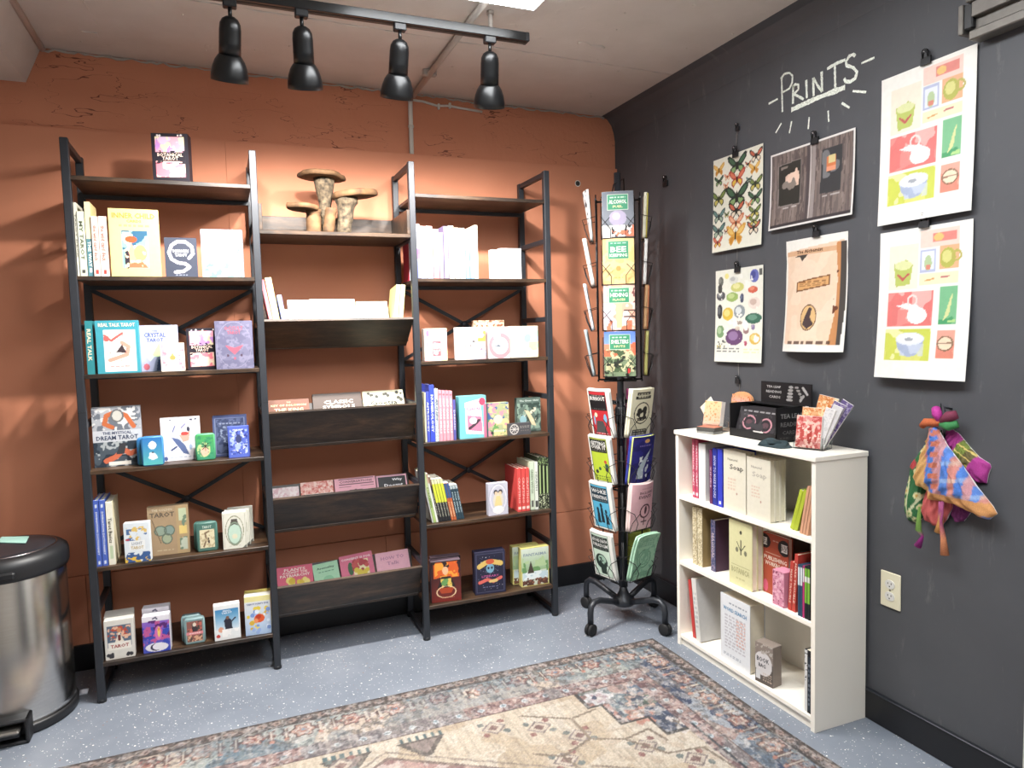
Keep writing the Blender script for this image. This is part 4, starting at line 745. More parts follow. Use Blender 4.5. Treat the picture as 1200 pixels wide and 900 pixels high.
# shelf C4
g4 = 'upright books beside the teal gift box'
for a, b_, v, c, ops, lab in [
    (497.6, 499.6, 460, 'ddd8b8', [], 'thin straw coloured spine pressed against the post'),
    (499.8, 503.6, 459, '4a56b4', [TL('ASTROLOGY', 'dfe4f6', .5, .6)], 'slim blue spined book below a taller blue one'),
    (503.8, 509.4, 451, '3d4fc0', [TL('NUMEROLOGY', 'e6eaf8', .5, .66)], 'tall vivid blue spined book'),
    (509.6, 514, 455.5, 'd2d8d4', [('n', '8a94a0', 8, .55), TL('RUNES', '5a6470', .6, .4)], 'grey white spined book between blue and pink ones')]:
    S('B', Z3, a, b_, v, .02, .13, lab, c, ops, group=g4)
for k in range(4):
    S('B', Z3, 514.4+k*4.1, 518.3+k*4.1, 457.6+k*.2, .02, .13, ['pink spined book next to the grey white one', 'pink spined book second from the grey white one', 'pink spined book second from the thin indigo one', 'pink spined book next to the thin indigo one'][k], 'e39aa8', [TL('SELF CARE SPELLS', 'f8e4e6', .5, .7), ('e', .5, .93, .3, .02, 'b04a5c')], group='four pink spined books')
S('B', Z3, 531, 534.2, 468.5, .02, .11, 'thin indigo spined book next to the four pink ones', '5c5aa0', [TL('DREAMS', 'dcdcf0', .5, .5)], group=g4)
F('B', Z3, 538.6, 570, 464, .02, .05, 'deck', 'boxed_set', 'teal box with a white and pink card panel showing a hand', 'boxed set', '77c0c8', [('p', [(.22, .12), (.2, .85), (.78, .93), (.88, .08)], 'efe6ee'), ('p', [(.3, .2), (.28, .55), (.82, .5), (.84, .14)], 'd8809c'), ('e', .85, .86, .12, .09, 'd2506c'), ('t', 'PLEASURE', .52, .7, .5, 'b86a90', .06), ('w', .32, .76, .7, .8, 1, 'b8a0b8'), ('l', [(.36, .24), (.55, .32), (.72, .42)], .05, '453a44'), ('e', .5, .42, .14, .08, 'f0dce4'), ('r', .9, 0, 1, .8, 'c8708c')])
F('B', Z3, 570.6, 596.5, 472, .03, .035, 'deck', 'deck_box', 'floral deck box in blue green and peach', 'deck box', 'a8b088', [('n', '4a6a9c', 4, .5, (0, .4, 1, 1)), ('n', '6a9a5c', 5, .52, (0, 0, 1, .6)), ('n', 'e8c890', 5, .56), ('n', 'd890a0', 6, .62), ('e', .5, .5, .2, .14, 'f0d8b8'), ('r', 0, 0, .05, 1, '4a6a80'), ('e', .22, .1, .06, .05, '3a3a40'), ('w', .3, .1, .85, .2, 1, 'e8ecd8')])
F('B', Z3, 606, 633.6, 466, .09, .03, 'book', 'hardcover_book', 'mossy green fairy tale hardcover behind a small dark card', 'book', '5f7068', [('t', 'The Green Child', .5, .92, .8, 'd8e4dc', .05), ('n', '8aa090', 5, .5, (0, 0, 1, .85)), ('n', '3a4a44', 6, .55, (0, 0, 1, .85)), ('p', [(.3, .65), (.5, .6), (.7, .35), (.8, .15), (.6, .2), (.45, .45)], 'd8c8a4'), ('e', .25, .35, .14, .14, '8fb4bc'), ('n', 'e6dcc0', 8, .68, (.3, .2, .8, .7))])
F('B', Z3, 595.6, 622, 495.7, .008, .018, 'deck', 'deck_box', 'small landscape charcoal card box with a white wheel', 'deck box', '4d4c50', [('o', .26, .5, .18, .4, .1, 'cfc9c4'), *[('l', [(.26, .5), (.26+.17*math.cos(k*math.pi/4), .5+.38*math.sin(k*math.pi/4))], .012, 'cfc9c4') for k in range(8)], ('w', .52, .55, .95, .8, 2, '9a9690'), ('w', .55, .3, .9, .42, 1, '7a7670')])
# shelf C5: leaning row
g5 = 'leaning books on the shelf above the flame haired box'
tl = -.19
def lean_row():
    y = SF+.03
    x = -1.1745+math.tan(.19)*(.692-Z4)          # the row rests against the side rail of the frame
    seq = [('c7c9c4', [], .006, .224, 'grey white book at the post end of the leaning row'), ('a8c27a', [('r', 0, .5, 1, 1, 'c8d8a0'), TL('FORAGING', '4a6030', .5, .4)], 0.012, .228, 'leaf green spined book in the leaning row'),
           ('e2e4dc', [('r', 0, .8, 1, 1, 'c8a890')], .008, .222, 'white spined book with tan head in the leaning row'), ('3a3634', [('r', 0, .82, 1, 1, '8a6a58'), TL('WILDCRAFT', 'c8c4bc', .4, .5)], .007, .205, 'thin black and brown spined book in the leaning row')]
    seq += [('26272b', [('r', 0, .45, 1, 1, 'c6cc44'), ('r', 0, .9, 1, 1, 'd8d8b0'), TL('ANCESTORS', 'a8a898', .28, .34)], .012, .192, s_) for s_ in ('black and acid yellow spined book next to the thin brown one', 'black and acid yellow book second from the thin brown one', 'black and acid yellow book second from the rust ones', 'black and acid yellow spined book next to the rust ones')]
    seq += [('b8613c', [('r', 0, .6, 1, 1, '3a5680'), TL('SOUTHERN', 'e8c8a0', .3, .4)], .0115, .17, s_) for s_ in ('rust and blue spined book next to the acid yellow ones', 'rust and blue spined book next to the dark teal ones')]
    seq += [('2f4450', [TL('FOLK MAGIC', 'b8ccd0', .5, .6), ('r', 0, .9, 1, 1, 'a8b4b8')], .0112, .158, s_) for s_ in ('dark teal spined book next to the rust ones', 'dark teal spined book between two of its kind', 'dark teal spined book leaning on nothing at the row end')]
    for k, (c, ops, w, h, lab) in enumerate(seq):
        ww = w/math.cos(tl)
        t = thing('paperback_book', lab, 'book', (x+ww/2, y, Z4+w/2*abs(math.sin(tl))), (0, tl, 0), g5); x += ww+.0006
        b = MB().color(c); b.cbox(-w/2, w/2, 0, .12, 0, h, .0006); b.build('cover', 'printed', t)
        b = MB().color('e9e4d4'); b.box(-w/2+.001, w/2-.001, .002, .1195, .003, h+.0006); b.build('page_block', 'printed', t)
        emit_print(t, Art(w-.001, h-.001, c, ops, cell=.003, seed=k+40), 'spine_print', -.0008)
lean_row()
F('B', Z4, 572.3, 595.2, 566, .02, .03, 'deck', 'deck_box', 'lilac grey deck box with a twin faced golden figure', 'deck box', 'c4c4d2', [('o', .5, .52, .4, .42, .05, 'e2dfe8'), ('e', .5, .45, .26, .26, 'd8d0c0'), ('e', .38, .72, .11, .08, '3c3a44'), ('e', .62, .72, .11, .08, '3c3a44'), ('e', .4, .68, .08, .06, 'e2c8a8'), ('e', .6, .68, .08, .06, 'e2c8a8'), ('p', [(.3, .3), (.4, .6), (.6, .6), (.7, .3)], 'e0cc90'), ('e', .5, .15, .3, .14, 'e6e4e6'), ('o', .5, .5, .48, .48, .02, 'a8a8ba')])
for k in range(3):
    S('B', Z4, 606.3+k*4.8, 610.8+k*4.8, 548.8-k*.2, .03, .15, ['red paperback with its whole red cover showing', 'red spined paperback between two of its kind', 'red spined paperback next to the pale mint book'][k], 'd84f4c', [TL('CRAFTING', 'f4b8b0', .5, .6), ('r', .2, .05, .8, .12, 'f0d8d0')], group='three red paperbacks')
S('B', Z4, 621, 626.2, 541, .035, .15, 'pale mint spined book beside the red paperbacks', 'cfdcc4', [TL('GREEN WITCH', '7a8a74', .6, .5), ('r', .2, .06, .8, .2, '5a5a58')], side='d4dcc0')
S('B', Z4, 626.6, 630.6, 541.3, .035, .15, 'white spined book beside the black botanical ones', 'e2e6dc', [('r', .2, .05, .8, .18, '404240'), TL('HEARTH', '8a9488', .6, .4)])
for k in range(3):
    S('B', Z4, 631+k*4.2, 634.9+k*4.2, 535.5+k*.3, .03, .15, ['black leaf spined book next to the white one', 'black leaf spined book between two of its kind', 'black leaf spined book against the last post'][k], '22281f', [('r', .25, .3, .75, .84, 'b4cc90'), ('n', 'cfd8b4', 6, .6, (0, 0, 1, .3)), ('n', '9ab47c', 6, .6, (0, .85, 1, 1))], group='three black botanical books', side='39402e')
# shelf C6
for k, (v, bk) in enumerate([(652.5, .075), (657, .025)]):
    F('B', Z5, 505.8, 539.5, v, bk, .045, 'deck', 'boxed_set', ['shrink wrapped boxed set behind the flame haired one', 'boxed set picturing a flame haired woman holding a bowl'][k], 'boxed set', '6c5a64', [('g', '7a2a24', '2c2428'), ('n', 'd8602c', 4, .42, (.08, .58, .95, .97)), ('n', 'f0a040', 6, .55, (.12, .6, .9, .95)), ('e', .48, .76, .1, .1, 'e8b890'), ('p', [(.2, .35), (.35, .62), (.65, .62), (.82, .35)], '2c2426'), ('n', 'e0c060', 8, .55, (.32, .34, .7, .56)), ('n', '6a9a5a', 8, .6, (.32, .34, .7, .56)), ('p', [(.22, .34), (.78, .34), (.66, .2), (.34, .2)], 'a84428'), ('o', .5, .24, .32, .14, .06, 'e8c8a0'), ('w', .35, .08, .75, .13, 1, 'c89070')], rz=-.12, group='flame haired boxed sets')
F('B', Z5, 557, 591.6, 646, .03, .05, 'deck', 'boxed_set', 'navy boxed set with a blue skull and gold banner', 'boxed set', '2c2c44', [('r', .05, .04, .95, .96, '595a74'), ('r', .065, .05, .935, .95, '26263c'), ('s', 60, ['c8c4c8', '8a8aa0'], .006, .012, (.1, .1, .9, .9)), ('l', [(.15, .66), (.35, .74), (.55, .76), (.85, .7)], .08, 'd8b868'), ('e', .5, .6, .13, .11, '7aa8c0'), ('e', .45, .61, .035, .03, '2a2a3c'), ('e', .56, .61, .035, .03, '2a2a3c'), ('e', .5, .76, .14, .06, 'c85a3c'), ('t', 'LITERARY', .5, .42, .56, 'b85a90', .05), ('l', [(.15, .28), (.4, .34), (.6, .28), (.85, .36)], .05, 'd86a60'), ('l', [(.5, .29), (.7, .3)], .045, 'e0c078'), ('w', .25, .14, .75, .18, 1, '8a8aa8')], rz=-.1)
for k, (a, b_, v, bk) in enumerate([(600.8, 631, 638.8, .085), (611, 643, 641, .035)]):
    F('B', Z5, a, b_, v, bk, .035, 'deck', 'boxed_set', ['yellow edged boxed set standing behind its twin', 'yellow edged boxed set with a tree beside a misty lake'][k], 'boxed set', 'd6cc7c', [('r', .03, .02, .97, .98, 'cfd8c8'), ('g', '9ab88c', 'dce4d8', .4, .98), ('n', '6f9a62', 4, .5, (.03, .36, .97, .62)), ('n', 'b4cc9c', 5, .55, (.03, .5, .97, .75)), ('t', 'FANTASMA', .5, .82, .84, '8a9aa8', .075), ('r', .03, .18, .97, .36, 'c4d8e0'), ('n', 'e6eef0', 5, .55, (.03, .18, .97, .38)), ('p', [(.22, .34), (.34, .66), (.46, .34)], '4a4038'), ('n', '5a3c34', 8, .42, (.03, .02, .97, .17)), ('s', 14, ['6a4438', '8a5c48'], .03, .05, (.05, .04, .95, .2))], group='lake boxed sets', rz=-.03)

# ------------------------------------------------------------------ contents of the white bookcase
A1, A2, A3 = [z+.0005 for z in WZ]
def CP(dx, *a, **k):                # a further copy standing straight behind the first
    t = F(*a, **k); t.location.x += dx; return t
gw = 'books on the upper bookcase shelf'
for k, (a, b_) in enumerate([(811.5, 814.6), (815.2, 818.4)]):
    S('R', A1, a, b_, 514.6+k*.8, .03, .15, ['raspberry pink spined book against the bookcase side', 'raspberry pink spined book next to the thick white one'][k], 'c8506c', [TL('PRACTICAL CRAFT', 'f4e0e4', .55, .7), ('r', .2, .04, .8, .1, 'f0d0d8')], group='raspberry pink pair')
S('R', A1, 819, 827, 520, .025, .17, 'thick white spined book next to the pink pair', 'e4e2e2', [('r', .4, .1, .6, .9, 'd2dce6')], group=gw)
S('R', A1, 831.6, 834.8, 526.8, .022, .14, 'thin plum spined book in front of the blue ones', '6a3058', [TL('ZINES', 'd8b0c8', .5, .4)], group=gw)
S('R', A1, 835.2, 840.6, 525.4, .02, .16, 'navy spined book with pale lettering', '2c3590', [TL('HOW TO MAKE BOOKS', 'c8cce8', .5, .74)], group=gw)
S('R', A1, 841, 846.8, 526.5, .02, .16, 'vivid cobalt blue spined book beside the soap covers', '3a44c4', [('r', .3, .05, .7, .1, 'd8dcf0')], group=gw)
SO = [('t', 'Natural', .42, .85, .6, '8c8678', .04), ('t', 'Soap', .6, .72, .62, '5a5650', .11), ('w', .2, .34, .55, .55, 4, 'd8b8a4'), ('e', .6, .3, .03, .02, 'b89080')]
SO2 = [('t', 'Natural', .42, .85, .6, '9c968a', .04), ('t', 'Soap', .55, .72, .7, 'b8b2a4', .11), ('w', .2, .34, .55, .55, 4, 'd8b8a4'), ('e', .6, .3, .03, .02, 'b89080')]
for k in range(2): CP(.0205*k, 'R', A1, 848.2, 874.2, 528.5, .02, .0195, 'book', 'paperback_book', ['cream soap making book with dark title beside the cobalt spine', 'cream soap making book hidden behind its dark titled twin'][k], 'book', 'e0dac8', SO, group='soap making books')
for k in range(3): CP(.023*k, 'R', A1, 875.4, 903, 537.3, .018, .0215, 'book', 'paperback_book', ['cream soap making book with faint title, front of three copies', 'cream soap making book, middle of three copies', 'cream soap making book, back of three copies'][k], 'book', 'e2dccb', SO2, group='soap making books')
for k in range(2): S('R', A1, 926+4.4*k, 930+4.4*k, 571.5, .03, .13, ['lime yellow booklet leaning toward the open shelf space', 'lime yellow booklet leaning next to the peach ones'][k], 'b4c23c', [('r', .3, 0, .45, 1, 'e0e48c')], tilt=.3, group='lime leaning booklets', side='8a9a34')
for k in range(3): S('R', A1, 937.2+3.4*k, 940+3.4*k, 568, .02, .13, ['peach booklet leaning next to the lime ones', 'peach booklet leaning between two of its kind', 'peach booklet resting against the bookcase side'][k], 'd8a484', [('r', .7, 0, .9, 1, 'b87a5c')], tilt=.2, group='peach leaning booklets')
# middle shelf
S('R', A2, 811.8, 817, 594.3, .03, .17, 'antique beige patterned book at the bookcase side', 'cdbf9c', [('n', '9a8a68', 9, .52), ('n', 'e4dabd', 9, .6)], side='b8a880')
S('R', A2, 817.4, 823.2, 595.5, .03, .17, 'antique beige patterned book with a brown portrait cover', 'cdbf9c', [('n', '9a8a68', 9, .52), ('n', 'e4dabd', 9, .6)], side='9c8458')
S('R', A2, 833.2, 838.5, 609.5, .04, .15, 'navy and plum patterned hardcover', '3f486c', [('n', '8a7a94', 9, .55), TL('MAGICAL', 'c8b8c0', .5, .5)], side='4a2f44', name='hardcover_book')
ts = bpy.data.objects.get('hardcover_book')
for k in range(2): CP(.0255*k, 'R', A2, 854.6, 881.6, 612, .02, .0245, 'book', 'paperback_book', ['pale yellow book with a black sprig, front of two', 'pale yellow book hidden behind its sprig twin'][k], 'book', 'dcd8a8', [('l', [(.52, .5), (.52, .72)], .02, '3a3a30'), ('l', [(.52, .55), (.35, .68)], .015, '4a4a3c'), ('l', [(.52, .55), (.7, .66)], .015, '4a4a3c'), ('e', .52, .84, .05, .03, '3a3a30'), ('e', .35, .56, .06, .04, '7a7a64'), ('e', .72, .54, .06, .04, '7a7a64'), ('r', .1, .31, .9, .315, 'a8a478'), ('t', 'BOTANICA', .5, .24, .78, 'b0ac80', .09), ('w', .3, .1, .7, .14, 1, 'b8b488')], group='sprig books')
F('R', A2, 894.5, 924, 627.5, .066, .02, 'book', 'paperback_book', 'brick red workbook with black and white pages drawn on it', 'book', 'a84c34', [('e', .06, .86, .24, .12, '201a1a'), ('r', 0, .8, .16, .92, 'e8e4de'), ('w', 0, .81, .16, .91, 3, '4a4644'), ('e', .84, .83, .24, .13, '201a1a'), ('r', .72, .76, .96, .89, 'e8e4de'), ('w', .72, .77, .96, .88, 4, '4a4644'), ('w', .4, .88, .62, .92, 1, 'e0c8b8'), ('t', 'PUBLISHING', .5, .6, .9, 'e8d8c8', .07), ('t', 'WORKBOOK', .5, .51, .84, 'e8d8c8', .07), ('r', .1, .67, .7, .685, 'd8b8a4'), ('e', .1, .12, .1, .1, 'd05c78')])
F('R', A2, 905.5, 918.8, 669, .012, .05, 'deck', 'deck_box', 'small pink box with dark dashes in front of the red workbook', 'deck box', 'd890a8', [('n', '8a3a54', 9, .68), ('n', 'ecb8c8', 6, .6)])
for k in range(2): S('R', A2, 923.4+4.6*k, 927.6+4.6*k, [657, 648.5][k], .02, .13, ['red spined book leaning by the small pink box', 'taller red spined book leaning by the navy ones'][k], 'c2463c', [TL('MAKE TROUBLE', 'f0c8b8', .5, .7)], tilt=.07)
for k, (a, b_, v, c, ops, lab) in enumerate([(935.2, 937.6, 661.5, '33506a', [('r', 0, .6, 1, .95, 'dfe6ea')], 'navy and white spined booklet next to the leaning red book'), (938, 940.4, 662, '33506a', [('r', 0, .6, 1, .95, 'dfe6ea')], 'navy and white spined booklet next to the magenta one'), (940.8, 942.8, 663, 'c03a78', [('r', 0, .7, 1, .95, 'e8e0e4')], 'thin magenta spined booklet'), (943.2, 946, 663, '22262a', [('r', 0, .3, 1, .96, '7ab43c'), ('r', 0, .7, 1, .8, 'e8ece4')], 'green and black spined booklet next to the magenta one'), (946.4, 949.4, 664, '22262a', [('r', 0, .3, 1, .96, '84bc44'), ('r', 0, .7, 1, .8, 'e8ece4')], 'green and black spined booklet at the bookcase side')]):
    S('R', A2, a, b_, v, .012, .11, lab, c, ops, group='narrow booklets on the middle bookcase shelf')
S('R', A2, 927, 931.5, 625.5, .13, .07, 'brown spined book standing deep behind the red workbook', '5a4a42', [])
F('R', A2, 938, 951, 649, .13, .02, 'book', 'paperback_book', 'dark teal book with white dots at the back of the shelf', 'book', '24505c', [('s', 20, ['dfe8e8'], .02, .04, (.05, .6, .95, .95))])
# bottom shelf
S('R', A3, 812, 815.6, 682.5, .03, .15, 'red spined puzzle book leaning at the bookcase side', 'c23f3c', [], tilt=-.13)
t = S('R', A3, 816.2, 821.5, 681, .022, .19, 'white puzzle book leaning with its grey cover showing', 'dedcd8', [('w', .2, .2, .8, .8, 8, 'a8a8ac')], tilt=-.13, side='c4c2c0')
F('R', A3, 844.8, 879, 702, .018, .07, 'book', 'hardcover_book', 'thick white puzzle book with a blue title facing out', 'book', 'd8dce2', [('t', 'WORD SEARCH', .5, .8, .8, '4a88b4', .06), ('w', .3, .88, .9, .91, 1, '7a8490'), ('r', 0, .86, 1, .865, '98a0ac'), ('w', .15, .2, .85, .72, 11, 'b8b4bc'), ('w', .55, .3, .85, .7, 8, 'd8a898'), ('w', .1, .08, .7, .13, 2, '98a0ac')], bg='e4e6ea')
F('R', A3, 886.6, 904.5, 755, .015, .045, 'deck', 'deck_box', 'small black and white printed cardboard box on the bottom bookcase shelf', 'deck box', '8c8078', [('r', 0, 0, 1, .55, '5e5650'), ('e', .45, .5, .5, .3, 'd8d4d4'), ('t', 'BOOK', .45, .6, .7, '4a4a50', .12), ('t', 'BAG', .4, .45, .4, '4a4a50', .1), ('n', 'b4aca4', 8, .6, (0, .75, 1, 1)), ('w', .45, .08, .95, .3, 4, 'c8b4a4'), ('r', .05, .08, .3, .3, 'd8d8d8')], rz=.15)
S('R', A3, 943, 950.6, 762, .012, .13, 'black and white spined book standing alone at the bookcase side', '17171a', [('r', 0, 0, .42, 1, 'dededc'), ('n', '2a2a2c', 4, .6, (0, .5, .42, .95)), ('r', .6, .05, .9, .9, '24303c'), ('w', .62, .1, .88, .8, 9, '8a9098')])

# ------------------------------------------------------------------ on top of the bookcase
WT = WH+.0005
def display_box():
    t = thing('display_box', 'black counter display box of tea leaf cards with sign', 'display box', (-.09, -1.20, WT))
    b = MB().color('1d1c1e'); x0, x1, y0, y1, h = -.062, .066, -.125, .122, .125; k = .003
    b.box(x0, x1, y0, y1, 0, k); b.box(x0, x1, y1-k, y1, 0, h); b.box(x0, x1, y0, y0+k, 0, h); b.box(x1-k, x1, y0, y1, 0, h); b.box(x0, x0+k, y0, y1, 0, .03)
    b.box(x0+.085, x1, y0, y1, h-k, h); b.build('carton', 'printed', t)
    b = MB().color('1d1c1e'); b.cbox(x1-.004, x1+.001, -.165, .09, h-.01, .205, .001); o = b.build('sign_board', 'printed', t)
    LG = [('t', 'TEA LEAF', .27, .82, .42, 'bdbab8', .1), ('t', 'READING', .27, .6, .44, 'bdbab8', .11), ('t', 'CARDS', .29, .37, .34, 'bdbab8', .11), *[('e', .62-.008*i, .85-.14*i, .045+.005*i, .06, 'a8a4a2') for i in range(5)], *[('e', .73+.03*i, .85-.13*i, .04-.004*i, .05, '9a9694') for i in range(4)], ('l', [(.85, .85), (.93, .6)], .02, 'b0acaa'), ('l', [(.86, .5), (.8, .3)], .02, 'a8a4a2'), ('r', .9, .04, .96, .1, 'dedad6')]
    mb = MB(); Art(.25, .085, '211f21', LG).emit(mb, 0, 0, 0); p = mb.build('sign_print', 'printed', t, (x1-.0052, -.0375, h-.008), (0, 0, -math.pi/2), recalc=False)
    mb = MB(); Art(.12, .115, '1f1e20', [('t', 'TEA LEAF', .55, .78, .84, '8a8888', .14), ('t', 'READING', .55, .52, .84, '6c6a6b', .14), ('t', 'CARDS', .5, .27, .6, '5c5a5b', .12), ('w', .1, .06, .5, .14, 1, '4a4848')]).emit(mb, 0, 0, 0)
    mb.build('side_print', 'printed', t, (.002, y0-.0008, .004), recalc=False)
    mb = MB().color('d8d4d0'); mb.box(x0-.001, x0, -.06, -.01, .028, .033); mb.build('price_sticker', 'printed', t)
    for k in range(5):
        tt = thing('card_deck', 'black card deck with pink cups, front of five leaning in the display box' if k == 0 else 'black card deck leaning behind the pink cup one in the display box', 'card deck', (-.1475+.0138*k, -1.205, WT+.0045), (-.3, 0, -math.pi/2), 'card decks in the display box')
        body(tt, 'deck', .21, .112, .0125, '242226', [('o', .3, .5, .15, .22, .12, 'c08a94'), ('e', .3, .5, .08, .1, '5a4048'), ('o', .72, .45, .14, .22, .12, 'c08a94'), ('e', .72, .45, .08, .1, '5a4048'), ('w', .1, .84, .9, .92, 1, 'b4b0b2'), ('w', .1, .1, .6, .2, 1, 'c0bcbe'), ('n', '3a383c', 10, .6), ('w', .12, .72, .45, .78, 1, '6a686a')] if k == 0 else None)
display_box()
def card_holder():
    def holder(loc, w, d, h, lab, rz):
        t = thing('card_holder', lab, 'card holder', loc, (0, 0, rz)); k = .002
        b = MB(); b.box(-w/2, w/2, 0, k, 0, h*.6); b.box(-w/2, w/2, d-k, d, 0, h); b.box(-w/2, w/2, 0, d, 0, k); b.box(-w/2, -w/2+k, 0, d, 0, h*.7); b.box(w/2-k, w/2, 0, d, 0, h*.7); b.build('tray', 'acrylic', t)
    def cardset(hold, x, y, z, w, h, d, lean, tilt, rz, lab, c, ops, grp):
        # all cards of one holder lean at the same angle and fan only within their own plane, so they lie one behind another
        o = Matrix.Rotation(rz, 3, 'Z') @ Vector((x, y, 0)); t = thing('art_card', lab, 'card', (hold[0]+o.x, hold[1]+o.y, WT+z), (-lean, tilt, rz), grp); t.rotation_mode = 'YXZ'
        b = MB().color('ece8e2'); b.cbox(-w/2, w/2, 0, d, 0, h, .0006); b.build('card_stock', 'printed', t)
        emit_print(t, Art(w-.001, h-.001, c, ops, seed=int(w*1e4)), 'card_print')
    q = -math.pi/2; H1 = (-.158, -1.478); r1 = q+.35; g1 = 'cards in the clear holders'
    holder((*H1, WT), .1, .07, .06, 'clear holder of bright cards by the teal cloth', r1)
    def c1(x, y, w, h, d, tilt, lab, c, ops): cardset(H1, x, y, .0035+d*.14+w/2*abs(math.sin(tilt)), w, h, d, .14, tilt, r1, lab, c, ops, g1)
    c1(-.003, .004, .086, .108, .009, 0, 'pink red card of bottle figures at the front of the holder', 'd98a84', [('n', 'c0504c', 6, .5), ('n', 'eebcae', 7, .58), ('e', .55, .4, .1, .28, 'a83c34'), ('e', .25, .45, .08, .24, 'b84a44'), ('e', .8, .45, .07, .24, 'b84a44'), ('n', 'f2d0c4', 12, .7)])
    for k in range(2): c1(.022+.006*k, .015+.0056*k, .034, .136+.012*k, .005, .3+.08*k, ['white edged card leaning out of the holder', 'white edged card leaning further out of the holder'][k], ['dcd8d6', 'd0cccc'][k], [('n', 'c8c4c4', 8, .6)])
    c1(0, .0265, .086, .132, .008, .03, 'orange speckled card behind the pink red one', 'e2a878', [('n', 'd08048', 12, .55), ('n', 'f0cfa0', 10, .6)])
    for k in range(2): c1(.018+.004*k, .0355+.0056*k, .042, .158+.01*k, .005, .42+.1*k, ['purple card in the leaning fan', 'purple card at the end of the leaning fan'][k], ['6a5a88', '5f5080'][k], [('n', 'a89cb8', 8, .6)])
    c1(.006, .0475, .066, .168, .006, .2, 'orange patterned card at the back of the fan', 'dc9860', [('n', 'c87840', 12, .55), ('n', 'f0d0a8', 10, .62)])
    H2 = (-.15, -.955); r2 = q+.1
    holder((*H2, WT), .1, .055, .055, 'clear holder of peach cards at the far end of the bookcase top', r2)
    cardset(H2, 0, .004, .006, .092, .116, .02, .16, 0, r2, 'peach card of orange script, front of the holder', 'e8b48c', [('n', 'e8945c', 12, .6), ('g', 'eab0a0', 'eac090'), ('n', 'd88858', 14, .66, (0, .3, 1, 1))], 'peach cards')
    cardset(H2, .012, .0265, .028, .07, .115, .003, .16, -.75, r2, 'small cream card with orange motif turned on its corner', 'e9d8c0', [('e', .5, .6, .25, .2, 'e0a468'), ('w', .2, .5, .8, .7, 2, 'd09060')], 'peach cards')
    for k in range(3):
        t = thing('mini_deck', ['slim card pack, lowest of a small pile', 'slim card pack in the middle of a small pile', 'slim card pack with an orange top on a small pile'][k], 'card pack', (-.182, -.995, WT+.0085*k), (0, 0, .2+.06*k), 'pile of slim card packs')
        b = MB().color(['8c8c88', '4c4c4a', '55524e'][k]); b.cbox(-.028, .028, -.042, .042, 0, .0085, .001); b.build('pack', 'printed', t)
        if k == 2: b = MB().color('c8745c'); b.box(-.026, .026, -.04, .04, .0085, .009); b.build('top_label', 'printed', t)
    t = thing('round_card', 'domed orange speckled card standing behind the black display box', 'card', (-.033, -1.0, WT), (-.03, 0, q)); b = MB().color('e6a878')
    P = [(-.06, 0), (.06, 0), (.06, .12)]+[(.06*math.cos(a), .12+.036*math.sin(a)) for a in np.linspace(0, math.pi, 15)]; b.prism(P, 0, .012); b.build('card_stock', 'printed', t)
    mb = MB(); A = Art(.108, .03, 'e6a070', [('n', 'd86c34', 14, .6), ('g', 'eab0a8', 'eaa878'), ('n', 'c86830', 16, .68)]); A.emit(mb, -.001, 0, .114); mb.build('card_print', 'printed', t, recalc=False)
card_holder()
def cloth():
    t = thing('cloth_pouch', 'folded dark teal cloth lying before the display box', 'cloth', (-.196, -1.368, WT), (0, 0, .1)); rs = random.Random(5)
    for k, (sx, sy, z, ox, oy, r) in enumerate([(.038, .058, .0, 0, 0, 0), (.033, .048, .008, .003, .006, .2), (.023, .036, .015, -.004, .01, -.25)]):
        n, m = 28, 7; V = []
        for j in range(m+1):
            for i in range(n):
                a = 2*math.pi*i/n; s = j/m; e = (abs(math.cos(a))**4+abs(math.sin(a))**4)**-.25
                x = sx*e*math.cos(a)*s*(1+.05*math.sin(5*a+k)); y = sy*e*math.sin(a)*s*(1+.05*math.sin(3*a+2*k)); zz = z+.011*math.sqrt(max(0, 1-s**6))*(.8+.3*math.sin(90*x+70*y+2*k))
                V.append((ox+x*math.cos(r)-y*math.sin(r), oy+x*math.sin(r)+y*math.cos(r), zz))
        b = MB(); b.add(V, [(j*n+i, j*n+(i+1) % n, (j+1)*n+(i+1) % n, (j+1)*n+i) for j in range(m) for i in range(n)], True)
        B = len(b.v); b.add([(p[0], p[1], max(z-.002, .0005)) for p in V[-n:]], []); b.f += [((m)*n+i, (m)*n+(i+1) % n, B+(i+1) % n, B+i) for i in range(n)]; b.sm += [True]*n
        b.build('fold', 'cloth_teal', t)
cloth()

